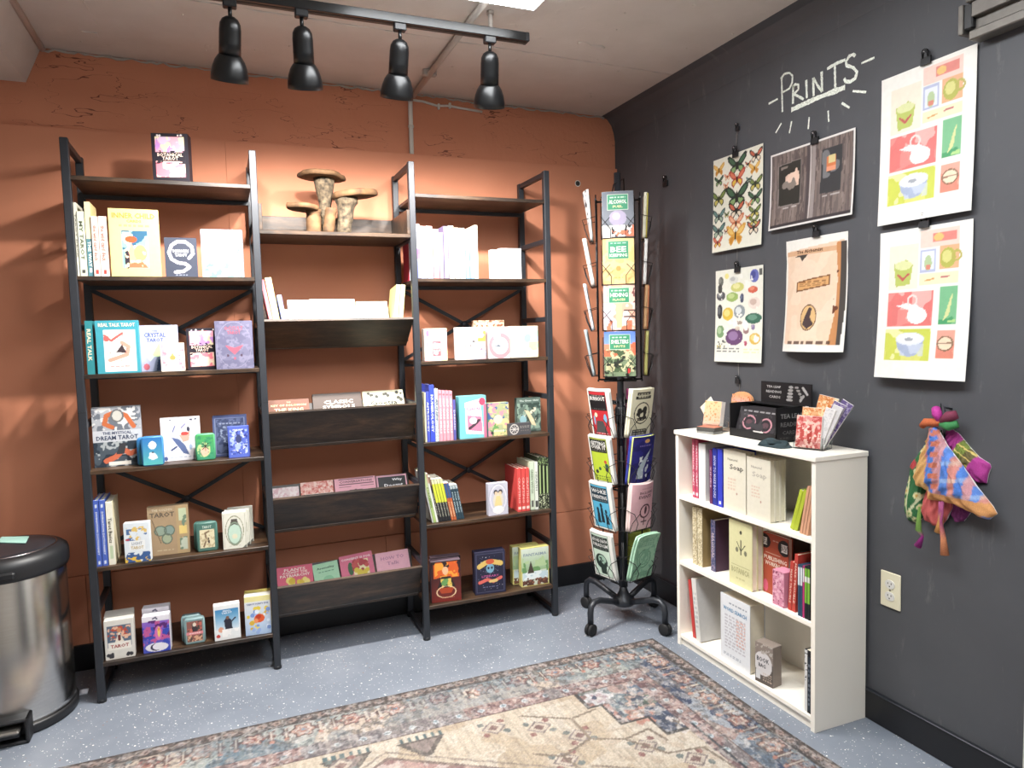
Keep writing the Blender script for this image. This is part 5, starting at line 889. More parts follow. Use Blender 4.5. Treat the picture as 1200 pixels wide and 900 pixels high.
# ------------------------------------------------------------------ spinner rack with zines
PC = Vector((-.315, -.545, 0)); A0 = math.radians(239.1)
def spinner():
    t = thing('spinner_rack', 'tall black wire spinner rack on a four-legged caster base', 'spinner rack', (PC.x, PC.y, 0))
    b = MB(); b.tube([(0, 0, .085), (0, 0, 2.0)], .0145, 14); b.build('pole', 'black_metal', t)
    b = MB(); b.lathe([(.0001, .075), (.045, .078), (.05, .09), (.05, .105), (.03, .12), (.02, .14), (.0155, .16)], 20); b.build('hub', 'black_metal', t)
    for ang in (math.radians(200), math.radians(200+90), math.radians(20), math.radians(110)):
        d = Vector((math.cos(ang), math.sin(ang), 0)); s = Vector((-d.y, d.x, 0))
        P = [d*.03+Vector((0, 0, .093)), d*.1+Vector((0, 0, .118)), d*.165+Vector((0, 0, .14)), d*.2+Vector((0, 0, .142)), d*.221+Vector((0, 0, .125)), d*.226+Vector((0, 0, .1)), d*.226+Vector((0, 0, .055))]
        b = MB(); b.tube(P, .0135, 12); o = b.build('leg', 'black_metal', t)
        for e in (-.0095, .0095):
            c = d*.226+s*e*1.0+Vector((0, 0, .0265)); M = Matrix.Translation(c) @ s.to_track_quat('Z', 'Y').to_matrix().to_4x4()
            b = MB(); b.lathe([(.0001, -.007), (.022, -.007), (.0265, -.004), (.0265, .004), (.022, .007), (.0001, .007)], 20, M=M); b.build('caster_wheel', 'rubber', o)
        b = MB(); b.tube([d*.226+Vector((0, 0, .022)), d*.226+Vector((0, 0, .062))], .009, 10); b.build('caster_stem', 'black_plastic', o)
    def pocket(ang, z, r, w, h, depth, slope):
        n = Vector((math.cos(ang), math.sin(ang), 0)); s = Vector((-n.y, n.x, 0)); b = MB()
        pt = lambda a, bb, o: s*a+n*(r+bb+(slope*o if bb > 0 else 0))+Vector((0, 0, z+o))
        wr = .0016
        b.tube([pt(-w/2, 0, h), pt(-w/2, 0, 0), pt(-w/2, depth, 0), pt(-w/2, depth+.012, h*.28), pt(-w*.24, depth+.014, h*.5)], wr, 5)
        b.tube([pt(w/2, 0, h), pt(w/2, 0, 0), pt(w/2, depth, 0), pt(w/2, depth+.012, h*.28), pt(w*.24, depth+.014, h*.5)], wr, 5)
        b.tube([pt(-w*.22, depth, 0), pt(-w*.22, depth+.008, h*.22), pt(-w/2, depth+.016, h*.52), pt(-w/2, 0, h*.6)], wr, 5)
        b.tube([pt(w*.22, depth, 0), pt(w*.22, depth+.008, h*.22), pt(w/2, depth+.016, h*.52), pt(w/2, 0, h*.6)], wr, 5)
        for zz, bb in ((0, 0), (0, depth), (h*.6, 0)): b.tube([pt(-w/2, bb, zz), pt(w/2, bb, zz)], wr, 5)
        b.tube([pt(-w*.22, 0, 0), pt(-w*.22, depth, 0)], wr, 5); b.tube([pt(w*.22, 0, 0), pt(w*.22, depth, 0)], wr, 5)
        b.build('wire_pocket', 'wire', t)
    for a in range(4):
        ang = A0+a*math.pi/2; n = Vector((math.cos(ang), math.sin(ang), 0)); s = Vector((-n.y, n.x, 0))
        for z in UZ: pocket(ang, z, .095, .142, .17, .027, (.02, .06, 0, .16)[a])
        b = MB()
        for e in (-1, 1): b.tube([s*e*.062+n*.093+Vector((0, 0, 1.095)), s*e*.062+n*.093+Vector((0, 0, 1.9))], .003, 6)
        for z in (1.1, 1.88): b.tube([n*.012+Vector((0, 0, z)), n*.095+Vector((0, 0, z)), n*.095+s*.07+Vector((0, 0, z))], .004, 6); b.tube([n*.095+Vector((0, 0, z)), n*.095-s*.07+Vector((0, 0, z))], .004, 6)
        b.build('carousel_frame', 'wire', t)
        ang += math.pi/4; n = Vector((math.cos(ang), math.sin(ang), 0)); s = Vector((-n.y, n.x, 0))
        for z in LZ: pocket(ang, z, .075, .142, .17, .036, .2)
        b = MB()
        for e in (-1, 1): b.tube([s*e*.05+n*.073+Vector((0, 0, .19)), s*e*.05+n*.073+Vector((0, 0, 1.03))], .003, 6)
        for z in (.2, .62, 1.0): b.tube([n*.012+Vector((0, 0, z)), n*.075+Vector((0, 0, z)), n*.075+s*.05+Vector((0, 0, z))], .004, 6)
        b.build('carousel_frame', 'wire', t)
    b = MB(); b.tube([(-.05, -.03, 1.885), (-.03, -.02, 1.945), (.05, .03, 1.985), (.055, .033, 1.885)], .003, 6); b.build('top_loop', 'wire', t)
    b = MB(); b.lathe([(.022, .9), (.026, .91), (.026, .97), (.022, .98)], 16); b.build('collar', 'black_plastic', t)
UZ = [1.705, 1.510, 1.316, 1.118]; LZ = [.852, .648, .441, .222]
spinner()
def zine(ang, z, r, lab, c, ops, w=.132, h=.205, lean=-.1, bow=.008, curl=0, th=.008, sh=0, edge='e9e9e6', group=None, skew=0):
    n = Vector((math.cos(ang), math.sin(ang), 0)); s = Vector((-n.y, n.x, 0)); p = PC+n*r+s*sh
    t = thing('zine', lab, 'zine', (p.x, p.y, z), (-lean, skew, ang+math.pi/2), group)
    bf = lambda x, zz: bow*(2*x/w)**2*(zz/h)-curl*np.clip(zz/h-.55, 0, 1)**2*4
    G, H = 10, 10; b = MB().color(edge); V = []
    for off in (0, th):
        for j in range(H+1):
            for i in range(G+1):
                x = -w/2+w*i/G; zz = h*j/H; V.append((x, float(bf(x, zz))+off, zz))
    N1 = (G+1)*(H+1); Fs = []
    for j in range(H):
        for i in range(G):
            k = j*(G+1)+i; Fs += [(k, k+1, k+G+2, k+G+1), (N1+k, N1+k+G+1, N1+k+G+2, N1+k+1)]
    bd = [i for i in range(G+1)]+[j*(G+1)+G for j in range(1, H+1)]+[H*(G+1)+i for i in range(G-1, -1, -1)]+[j*(G+1) for j in range(H-1, 0, -1)]
    for a, e in zip(bd, bd[1:]+bd[:1]): Fs.append((a, N1+a, N1+e, e))
    b.add(V, Fs, True); b.build('pages', 'printed', t)
    if ops is not None: emit_print(t, Art(w-.0005, h-.0005, c, ops, seed=int(z*1000)), bend=bf)
GR = '3f8f6c'
def fld(title, sub, bg, extra): return [*extra, ('r', .17, .6, .83, .93, 'cfd8c8'), ('r', .185, .61, .815, .92, GR), ('w', .26, .85, .74, .89, 1, 'd8e8d8'), ('t', title, .5, .775, .56, 'f4f6ee', .09), ('t', sub, .5, .67, .4, 'e8e4a8', .05)]
FR, LF, RT = A0, A0-math.pi/2, A0+math.pi/2
zine(FR, UZ[0]+.003, .118, 'grey zine with a green label about alcohol, top front pocket', '6b7078', fld('ALCOHOL', 'FUEL', '', [('g', '8a8e98', '646a74'), ('e', .5, .42, .28, .17, 'a8a0b8'), ('e', .45, .46, .12, .08, 'd8c0e0'), ('r', 0, 0, 1, .26, '3a3c40'), ('n', 'd87a5c', 6, .52, (.2, .02, 1, .26)), ('n', 'd8d4d0', 7, .56, (0, .02, 1, .26)), ('r', 0, 0, .3, .26, 'dcdcd8')]), lean=-.02, h=.191, bow=.004, edge='e4e2de')
zine(FR, UZ[1]+.003, .118, 'tan zine with a green beekeeping label', 'dcb878', [('n', 'e6c68c', 5, .5), ('r', .17, .55, .83, .95, 'b8c4a0'), ('r', .185, .56, .815, .94, GR), ('w', .26, .88, .74, .915, 1, 'd8e8d8'), ('t', 'BEE', .5, .76, .5, 'f4f6ee', .12), ('t', 'KEEPING', .5, .63, .56, 'e8ece0', .07), ('e', .5, .34, .08, .06, 'b89050'), ('w', .35, .12, .65, .16, 1, 'c09a58')], lean=-.02, h=.191, bow=.004, edge='d8c8a0')
zine(FR, UZ[2]+.003, .118, 'pink interior zine with a green label about hiding', 'e0a890', fld('HIDING', 'PLACES', '', [('n', 'e8c8c0', 4, .5), ('r', .0, 0, .3, .6, 'dfd0d8'), ('r', .42, .05, .58, .6, 'e8b890'), ('r', .65, .42, 1, .44, '4a3a38'), ('r', .65, .28, 1, .3, '4a3a38'), ('n', 'd87a5c', 5, .52, (.1, 0, .9, .2)), ('r', .6, .62, 1, .98, 'e0b8a8'), ('n', '7a4a48', 9, .7, (.6, .6, 1, 1))]), lean=-.02, h=.191, bow=.004)
zine(FR, UZ[3]+.003, .118, 'zine with blue sky and a green shelter label over a village', '7a8a6c', fld('SHELTERS', 'HUTS', '', [('g', '7a9ad8', '5a7ad0', .72, 1), ('r', 0, .5, 1, .72, 'c88468'), ('n', 'd86a4c', 5, .5, (0, .45, 1, .75)), ('n', '4a5c40', 6, .45, (.1, .1, .9, .6)), ('n', 'c8c49c', 8, .55, (.05, .1, .95, .6)), ('n', '2c3028', 8, .6, (0, 0, 1, .45)), ('e', .78, .12, .05, .06, 'c83c3c')]), lean=-.02, h=.191, bow=.004)
gs = 'zines seen edge-on in the upper carousel'
for k, z in enumerate(UZ):
    zine(LF, z+.003, .118, ['white zine with black blotches curling from the upper pocket', 'rolled cream zine in the second side pocket', 'pale blue grey zine in the third side pocket', 'grey zine in the lowest upper side pocket'][k], ['e6e4e4', 'efe4dc', 'cdd4de', 'a8b4b8'][k], [('n', '3a3a40', 6, .6)] if k == 0 else [('n', 'b8c0c8', 6, .6)], lean=-.16, bow=-.003 if k else .02, edge=['ecebe8', 'f2e6de', 'd4dae2', '9aa4a8'][k], th=.01 if k != 1 else .016, group=gs, h=.205 if k else .215)
    zine(RT, z+.003, .1155, ['cream and yellow edged zine near the dark wall', 'white pair of zines near the dark wall', 'tan striped zine near the dark wall', 'olive zine near the dark wall'][k], ['d8d0b8', 'e6e4e0', 'c8a078', 'b8b468'][k], [('n', 'a8a060', 6, .6)], lean=-.06, edge=['d8d2bc', 'e8e6e2', 'c49a70', 'b4b06c'][k], th=.013, bow=.002, h=.191, group=gs)
    if k in (0, 2): zine(RT, z+.004, .1205, ['yellow zine in front of the cream one', 'rust striped zine in front of the tan one'][k//2], ['c8b83c', 'a85c3c'][k//2], [], lean=-.06, edge=['c4b848', 'b06a48'][k//2], th=.004, bow=.002, h=.186, group=gs)
    if k in (1, 2, 3): zine(FR, z+.003, .1085, ['', 'spare zine with green picture cover behind the beekeeping one', 'spare zine with green picture cover behind the hiding one', 'spare zine with green picture cover behind the shelter one'][k], '6a8a6c', [('n', 'd8c8a8', 5, .55)], sh=-.008, w=.116, lean=-.02, h=.191, bow=.002, group='hidden back zines of the front pockets')
NL, NR, NB = A0-math.pi/4, A0+math.pi/4, A0+3*math.pi/4
def frame(title, t2, c, k='20201e', extra=(), bt=(.62, .92)): return [('r', .0, .0, 1, 1, 'ecebe4'), ('r', .07, .03, .88, .97, k), ('r', .09, .04, .86, .96, c), *extra, ('r', .1, bt[0], .85, bt[1], k), ('t', title, .475, bt[1]-.085, .7, 'f6f4f0', .085), ('t', t2, .475, bt[0]+.11, .7, 'eceae6', .08), ('w', .2, bt[1]-.035, .75, bt[1]-.01, 1, 'a8a8a4'), ('w', .15, bt[0]+.02, .8, bt[0]+.05, 1, '8a8a86')]
PPL = lambda c: [('e', .3, .42, .06, .05, c), ('p', [(.22, .12), (.26, .38), (.36, .38), (.38, .12)], c), ('e', .68, .4, .05, .05, c), ('p', [(.62, .12), (.64, .35), (.72, .35), (.78, .12)], c), ('e', .48, .52, .06, .05, c), ('p', [(.4, .14), (.44, .47), (.54, .47), (.56, .14)], c)]
for k in range(2):
    tw = [dict(sh=0, h=.212), dict(sh=-.004, h=.215)][k]; bk = k == 1; r0k = .106-.012*k
    lab = lambda s: s if not bk else 'second copy behind the '+s
    zine(NL, LZ[0]+.003, r0k, lab('red zine about burnout in a white border'), 'c8343c', None if bk else frame('BURNOUT', '', 'bc3038', '1e1a1c', [('e', .3, .46, .07, .05, 'e8e0c0'), ('p', [(.2, .08), (.3, .34), (.6, .34), (.75, .08)], '4a4848'), ('e', .72, .4, .07, .09, '7ab0d0'), ('e', .2, .34, .04, .1, '7ab0d0'), ('r', .1, .04, .85, .09, 'b02c34'), ('w', .15, .05, .8, .08, 1, 'f0d8d8')], (.56, .9)), lean=-.2, group='lower carousel zine stacks', **tw)
    zine(NL, LZ[1]+.003, r0k, lab('lime green zine on getting over things'), 'b8cc3c', None if bk else frame('GETTING', 'OVER IT', 'bcd040', '23241c', [('s', 5, ['c84a3c', '2f5a4c', '34343c'], .06, .08, (.2, .2, .8, .5)), ('w', .15, .06, .8, .16, 2, '5a6a20')], (.66, .94)), lean=-.2, group='lower carousel zine stacks', **tw)
    zine(NL, LZ[2]+.003, r0k, lab('sky blue zine with black silhouettes of a family'), '5ab0d4', None if bk else frame('WOKE', 'PARENTING', '5cb4d8', '1f3a48', [*PPL('1c2c38')], (.6, .92)), lean=-.2, group='lower carousel zine stacks', **tw)
    zine(NL, LZ[3]+.003, r0k, lab('mint zine with a black profile of a head'), 'cfe4d0', None if bk else frame('BEYOND DEATH', 'PARADIGM', 'd4e8d6', '22302a', [('e', .42, .36, .28, .17, '2c3a34'), ('p', [(.35, .08), (.32, .3), (.62, .3), (.6, .08)], '2c3a34'), ('e', .46, .4, .18, .1, 'a8c8b4'), ('n', '2c3a34', 10, .6, (.3, .3, .62, .5))], (.62, .92)), lean=-.2, group='lower carousel zine stacks', **tw)
    zine(NR, LZ[0]+.003, r0k, lab('cream zine with a black ink skull face'), 'e0dcc0', None if bk else [('r', .2, .88, .8, .94, '2c2a26'), ('r', .15, .8, .85, .86, '2c2a26'), ('w', .25, .81, .75, .93, 2, 'e0dcc0'), ('o', .5, .5, .34, .22, .05, '2c2a26'), ('e', .38, .54, .1, .07, '2c2a26'), ('e', .62, .57, .1, .07, '2c2a26'), ('n', '2c2a26', 8, .6, (.25, .34, .75, .66)), ('r', .3, .37, .7, .4, '2c2a26'), ('r', .15, .04, .8, .16, '3a3832'), ('w', .2, .05, .75, .15, 2, 'e0dcc0')], lean=-.2, edge='e4e0c8', group='lower carousel zine stacks', **tw)
    zine(NR, LZ[1]+.003, r0k, lab('royal blue zine with a pale swimming figure'), '2f2f84', None if bk else [('n', '26266c', 5, .5), ('e', .62, .9, .12, .04, 'd8a868'), ('w', .3, .78, .85, .83, 1, '9a88c8'), ('p', [(.3, .1), (.35, .35), (.6, .55), (.85, .72), (.7, .48), (.6, .3), (.62, .08)], 'b4c4cc'), ('n', 'dfe8ea', 9, .6, (.35, .1, .8, .6)), ('e', .72, .28, .05, .06, 'c8d4d8')], lean=-.2, edge='c8d080' if not bk else '3a44a0', group='lower carousel zine stacks', **tw)
    zine(NR, LZ[2]+.003, r0k, lab('pale pink zine with a dark fist and circle emblem'), 'e6b8c0', None if bk else [('t', 'HOW TO PLAN', .6, .9, .5, 'b88c94', .03), ('t', 'INCLUSIVE', .58, .81, .6, '4a2c38', .055), ('t', 'EVENTS', .56, .72, .6, '4a2c38', .07), ('o', .62, .4, .22, .14, .12, '4a2430'), ('e', .64, .42, .06, .09, '4a2430'), ('l', [(.62, .26), (.62, .1)], .025, '4a2430'), ('l', [(.5, .17), (.74, .17)], .025, '4a2430')], lean=-.2, edge='eed8d4', bow=.02, group='lower carousel zine stacks', **tw)
    zine(NR, LZ[3]+.003, r0k, lab('sea green zine curling open at the bottom of the rack'), 'a8d4b4', None if bk else [('w', .15, .72, .85, .92, 4, '7aa88c'), ('o', .5, .45, .3, .2, .06, '6a9a7c'), ('o', .5, .45, .2, .13, .08, '6a9a7c'), ('n', '8abc9c', 8, .58), ('w', .2, .06, .8, .16, 2, '7aa88c')], lean=-.2, curl=.012, edge='b4dcc0', bow=-.01, group='lower carousel zine stacks', **tw)
for k in range(4): zine(NB, LZ[k]+.003, .1, ['magenta zine turned to the dark wall behind the pole', 'hot pink zine behind the pole', 'plum zine behind the pole', 'lime zine behind the pole'][k], ['8a3c68', 'c84890', '7a2c50', 'a8b450'][k], None, edge=['a04c7c', 'c84890', '8c3560', 'a8b450'][k], lean=-.1, h=.194, group='zines facing the dark wall')

# ------------------------------------------------------------------ prints hanging on the dark wall
def clip(y, z, lab, x=-.004, sc=1.0, up=True):
    sc *= 1.25
    t = thing('binder_clip', lab, 'binder clip', (x, y, z), group='black binder clips on the dark wall'); k = sc
    b = MB(); b.prism([(-.0015*k, -.012*k), (-.0065*k, -.012*k), (-.0045*k, .006*k), (.0, .006*k)], -.0125*k, .0125*k); b.build('body', 'black_plastic', t)
    for e in (-1, 1):
        b = MB(); yy = .007*k
        b.tube([(-.005*k, -yy, .004*k), (-.006*k-e*.003*k, -yy*.9, .016*k), (-.006*k-e*.004*k, -yy*.4, .022*k), (-.006*k-e*.004*k, yy*.4, .022*k), (-.006*k-e*.003*k, yy*.9, .016*k), (-.005*k, yy, .004*k)], .0016*k, 6); b.build('wire_handle', 'wire', t)
    b = MB(); b.tube([(.004, 0, .016*k), (-.012*k, 0, .0175*k)], .0018, 6); b.build('nail', 'chrome', t)
def poster(name, corners, lab, c, ops, bowx=.0, curlb=.01, sag=None, cell=.0028):
    P = [at(*q, 'x', -.006) for q in corners]; yl = (P[0][1]+P[3][1])/2; yr = (P[1][1]+P[2][1])/2; w = yl-yr; zt = (P[0][2]+P[1][2])/2; zb = (P[2][2]+P[3][2])/2; h = zt-zb
    t = thing(name, lab, 'art print', (-.0045, (yl+yr)/2, zb), (0, 0, -math.pi/2), 'art prints hanging on the dark wall')
    bf = lambda x, z: -curlb*np.clip(1-z/h, 0, 1)**2*(1+.4*np.cos(3*x/w))+bowx*((2*x/w)**2)*(.3+.7*(1-z/h))-.002
    A = Art(w, h, c, ops, cell=cell); b = MB(); A.emit(b, 0, 0, 0, bf); b.build('print_face', 'printed', t, recalc=False)
    b = MB(); B = Art(w, h, 'e8e6e0', cell=.02); B.emit(b, .0006, 0, 0, bf); o = b.build('paper_back', 'printed', t, recalc=False)
    return (yl+yr)/2, zt, zb
def bfly():
    C = [('d8a048', 'e8c070', 'c88838'), ('2a3430', '4a6a50', '8aa870'), ('b04a40', 'd87a60', 'e0c050'), ('3a4430', '7a8a4c', 'c8b860'), ('2c2a28', 'c86a50', 'e8d8c0'), ('c8704c', 'e8b090', 'f0d8b0'), ('35464a', '6a8a84', 'a8b8a0')]
    L = [(.12, .88, .12, 0), (.5, .87, .2, 1), (.87, .9, .13, 4), (.12, .76, .1, 1), (.3, .78, .07, 5), (.5, .73, .17, 2), (.72, .84, .06, 4), (.84, .78, .11, 0), (.12, .57, .16, 3), (.5, .54, .24, 1), (.86, .62, .14, 3), (.27, .69, .06, 5), (.74, .68, .06, 6), (.13, .38, .14, 6), (.5, .4, .17, 4), (.86, .48, .14, 1), (.74, .43, .07, 5), (.3, .38, .06, 3), (.13, .22, .15, 6), (.5, .27, .16, 5), (.86, .34, .12, 3), (.73, .3, .05, 2), (.85, .18, .13, 4), (.5, .14, .2, 0), (.12, .1, .11, 2), (.85, .25, .1, 3), (.3, .2, .05, 4)]
    return [('b', x, y, z*1.0, *C[k]) for x, y, z, k in L]
def minerals():
    o = []
    for x, y, rx, ry, c1, c2 in [(.83, .9, .09, .07, '6a70b4', '4a4f90'), (.48, .8, .14, .05, 'c8c878', 'e0dca0'), (.4, .88, .1, .04, 'd8d8d0', 'b8b8b4'), (.8, .76, .1, .035, 'd06450', 'e08a70'), (.12, .72, .1, .05, '55565a', '8a8c90'), (.37, .7, .13, .05, '9ab468', 'c0d090'), (.58, .68, .04, .05, '4a5068', '6a7088'), (.83, .62, .12, .06, 'e4d6cc', 'c8b0a4'), (.1, .55, .06, .08, '3c3e42', '6a6c70'), (.28, .52, .12, .07, 'd8b84c', 'e8d488'), (.53, .54, .12, .07, '8f979c', 'd8dcdc'), (.82, .46, .17, .055, '3f6a58', '6a9480'), (.12, .33, .09, .07, '7a9a70', 'a8c09a'), (.43, .27, .19, .09, '6a4a70', '9478a0'), (.68, .34, .06, .04, '9a7a78', 'b89a94'), (.86, .25, .11, .06, 'd8b458', 'e8d08a'), (.68, .2, .03, .025, 'b05068', 'c87a8a'), (.82, .37, .04, .03, '8a7a9c', 'a898b4'), (.12, .88, .06, .05, '6a6a64', '8a8a82'), (.52, .42, .08, .02, 'a8988c', 'b8a89c'), (.5, .36, .05, .02, 'c8b8a8', 'd8ccc0')]:
        o += [('e', x, y, rx, ry, c1), ('e', x-.02, y+.012, rx*.55, ry*.55, c2)]
    o += [('n', 'f0eee6', 9, .66, (.02, .14, .98, .97)), ('e', .25, .93, .05, .03, 'e8dc90'), ('e', .1, .8, .05, .05, '4a4a48'), ('w', .05, .1, .55, .16, 2, '5a6064'), ('w', .65, .09, .95, .15, 2, 'd8dca8'), ('r', .93, .9, .98, .97, '5a5c58'), ('s', 12, ['4a4c50', '8a8c80', 'b8a860'], .012, .022, (.05, .16, .25, .24))]
    return o
def water():
    o = [('r', .12, .6, .45, .9, 'f2e6d4'), ('p', [(.17, .78), (.24, .76), (.31, .8), (.39, .76), (.36, .63), (.2, .62)], 'b9c56a'), ('e', .28, .76, .1, .03, 'dde0a8'), ('l', [(.22, .7), (.28, .665), (.34, .7)], .012, 'c0605a'),
         ('r', .47, .86, .87, .97, 'f0d0c4'), ('r', .6, .89, .84, .95, 'e08a80'), ('e', .66, .92, .05, .025, 'e8c078'), ('r', .47, .7, .64, .85, 'b4bcd8'), ('r', .49, .715, .62, .835, 'e2e6ee'), ('e', .555, .76, .04, .05, 'b4c89c'), ('r', .53, .72, .58, .75, 'd88a78'),
         ('r', .67, .71, .87, .86, 'e4b088'), ('e', .76, .78, .08, .065, 'b4b458'), ('e', .75, .79, .05, .04, 'd8d488'), ('o', .85, .79, .04, .03, .25, 'b8b060'), ('r', .47, .62, .87, .69, 'f2e8c0'), ('l', [(.53, .645), (.62, .655)], .008, 'd8a468'), ('l', [(.7, .66), (.78, .665)], .009, 'c07a78'),
         ('r', .12, .35, .63, .58, 'e88e88'), ('n', 'efb0aa', 5, .5, (.12, .35, .63, .58)), ('n', 'e07a76', 6, .62, (.12, .35, .63, .58)), ('e', .46, .42, .11, .055, 'f2eeec'), ('p', [(.22, .49), (.38, .455), (.44, .47), (.36, .51), (.3, .5)], 'f0eae8'), ('o', .4, .52, .05, .035, .2, 'f0d8d4'), ('p', [(.36, .5), (.46, .49), (.54, .44), (.36, .42)], 'f2eeec'),
         ('r', .69, .36, .87, .6, '7cba8c'), ('n', '4fa06c', 5, .5, (.69, .36, .87, .6)), ('p', [(.74, .38), (.8, .52), (.83, .56), (.8, .42)], 'd4d89c'), ('n', 'b4d890', 6, .62, (.7, .37, .86, .5)),
         ('r', .11, .12, .63, .33, 'dcdc7a'), ('n', 'ccd25c', 5, .54, (.11, .12, .63, .33)), ('n', 'e9e6a8', 6, .62, (.11, .12, .63, .33)), ('e', .4, .265, .16, .045, 'dfe2e8'), ('p', [(.24, .262), (.265, .205), (.32, .158), (.4, .145), (.48, .158), (.535, .205), (.56, .262)], 'aab6d0'), ('n', 'cdd5e4', 9, .5, (.3, .15, .56, .23), .7), ('e', .4, .265, .16, .042, 'dfe3ea'), ('e', .4, .268, .14, .033, 'eef0f3'), ('e', .39, .262, .05, .012, 'a4a8b0'),
         ('r', .69, .14, .87, .32, 'e8a694'), ('n', 'e08c78', 5, .55, (.69, .14, .87, .32)), ('o', .78, .235, .075, .045, .1, '8a6a54'), ('e', .78, .235, .068, .04, 'f0d8bc'), ('l', [(.71, .235), (.85, .24)], .006, '9a7a64')]
    return o
def prints():
    y, zt, zb = poster('butterfly_print', [(837.4, 187.9), (894, 168.4), (894.9, 286.6), (835.8, 296.6)], 'white print covered with rows of colourful butterflies', 'e9e6d6', bfly())
    clip(y, zt-.004, 'black binder clip holding the butterfly print', -.012)
    nz = at(865.5, 149, 'x', 0); b = MB()
    for e in (-.003, .003): b.tube([(-.012, y+e, zt+.016), (-.006, nz[1]+e*.6, nz[2])], .0008, 5)
    tag(b.build('hanging_wire', 'silver'), 'thin wire loop above the butterfly print', 'wire')
    clip(nz[1], nz[2]-.004, 'small black clip at the top of the wire loop', -.004, .7)
    b = MB(); b.tube([(-.008, y, zb-.002), (-.008, y, zb-.06)], .0009, 5); tag(b.build('hanging_wire', 'silver'), 'thin wire between the butterfly and mineral prints', 'wire')
    poster('book_page_print', [(902.5, 181.2), (1003.7, 151), (1000.7, 251.7), (904.5, 270.9)], 'brown photo print of two weathered doors with white edge', 'e6e2de', [('r', .015, .02, .985, .98, '6f6360'), ('k', '85766f', 30, 3, .5, (.015, .02, .985, .98), .7), ('k', '564b49', 40, 4, .58, (.015, .02, .985, .98), .7), ('k', 'a09088', 50, 5, .7, (.015, .02, .985, .98), .6), *[('r', x, .02, x+.02, .98, c, .5) for x, c in ((.06, '958680'), (.42, '564b49'), (.62, '8f827c'), (.7, '5d5150'), (.9, '8a7a74'), (.94, '62524e'))], ('r', .465, .02, .5, .98, '51484a'), ('r', .505, .02, .52, .98, 'c8c0bc'), ('r', .53, .02, .57, .98, '9a8f8c'), ('r', .015, .02, .985, .06, '3c3638'), ('p', [(.11, .28), (.1, .83), (.4, .85), (.4, .27)], '8a807c'), ('p', [(.12, .3), (.11, .82), (.39, .84), (.39, .285)], '34332f'), ('n', 'e0c0ac', 9, .5, (.2, .52, .37, .78)), ('e', .3, .62, .08, .08, 'e8c8b4'), ('n', '34332f', 8, .55, (.16, .3, .36, .6)), ('n', '8a8078', 10, .7, (.14, .35, .36, .8)), ('w', .18, .24, .36, .27, 1, 'd0c8c4'), ('p', [(.63, .33), (.64, .86), (.87, .86), (.86, .32)], '3c3c3e'), ('n', '78787a', 9, .62, (.64, .33, .86, .85)), ('r', .7, .58, .8, .76, 'd07a4c'), ('r', .72, .68, .79, .77, 'd8c890'), ('r', .7, .58, .8, .64, 'e89a78'), ('w', .66, .28, .86, .31, 1, 'c8c0bc')], curlb=.012, cell=.0026)
    q = at(956, 163, 'x', -.006); clip(q[1], q[2]-.002, 'black binder clip holding the brown door print', -.008)
    poster('parchment_print', [(920.4, 283), (996, 270.4), (988, 412), (920, 412)], 'peach parchment print with torn edges and an oval portrait', 'efece4', [('p', [(.04, .07), (.03, .9), (.95, .94), (.96, .3), (.9, .06)], 'edcfb4'), ('n', 'f0d6bd', 4, .5, (.03, .08, .86, .9)), ('p', [(.86, .06), (.88, .5), (.9, .93), (.98, .93), (.985, .4), (.95, .06)], '4a4440'), ('p', [(.8, .06), (.86, .35), (.87, .62), (.84, .92), (.9, .93), (.9, .06)], 'c88a58'), ('n', '6a3c28', 8, .62, (.82, .3, .9, .93)), ('r', .03, .86, .84, .9, 'dcae88'), ('p', [(.12, .85), (.4, .86), (.3, .8), (.26, .84)], '4a4440'), ('t', 'The Alchemist', .42, .885, .44, '4a3020', .03), ('p', [(.22, .62), (.22, .53), (.76, .57), (.76, .66), (.5, .645)], '7a5030'), ('p', [(.235, .612), (.235, .545), (.745, .58), (.745, .65), (.5, .632)], 'dca870'), ('w', .27, .57, .7, .62, 3, '8a5c38'), ('e', .47, .3, .135, .115, '6a4a34'), ('e', .47, .3, .12, .105, 'e0b880'), ('p', [(.38, .24), (.42, .32), (.47, .39), (.52, .38), (.5, .3), (.57, .24), (.47, .2)], '4a3a3c'), ('w', .12, .06, .85, .1, 1, '4a342c')], bowx=.018, curlb=.03)
    q = at(958, 272, 'x', -.006); clip(q[1], q[2]-.002, 'black binder clip holding the parchment print', -.008)
    y, zt, zb = poster('mineral_print', [(840, 317.4), (896, 310.4), (893, 425.6), (838.4, 423)], 'white print of assorted minerals and crystals', 'e7e6da', minerals())
    clip(y, zt-.002, 'black binder clip holding the mineral print', -.008)
    b = MB(); b.tube([(-.009, y, zb-.0), (-.007, y, zb-.06), (-.007, y-.006, zb-.09), (-.008, y-.004, zb-.13)], .0009, 5); tag(b.build('hanging_wire', 'silver'), 'thin wire dangling below the mineral print', 'wire')
    q = at(865, 446, 'x', -.006); clip(q[1], q[2], 'empty black binder clip dangling below the mineral print', -.006, .8)
    poster('watercolour_print', [(1036, 92.6), (1146.7, 51.5), (1140.6, 247.8), (1029.3, 265)], 'watercolour kitchen print with jug and bowl, hung above its twin', 'f1efe8', water(), curlb=.012)
    q = at(1086.8, 70, 'x', -.006); clip(q[1], q[2], 'black binder clip holding the upper watercolour print', -.008)
    poster('watercolour_print', [(1033, 273.7), (1141.8, 256), (1136.4, 446), (1029.3, 441.7)], 'watercolour kitchen print with jug and bowl, hung below its twin', 'f1efe8', water(), curlb=.022)
    q = at(1084.8, 261, 'x', -.006); clip(q[1], q[2], 'black binder clip holding the lower watercolour print', -.008)
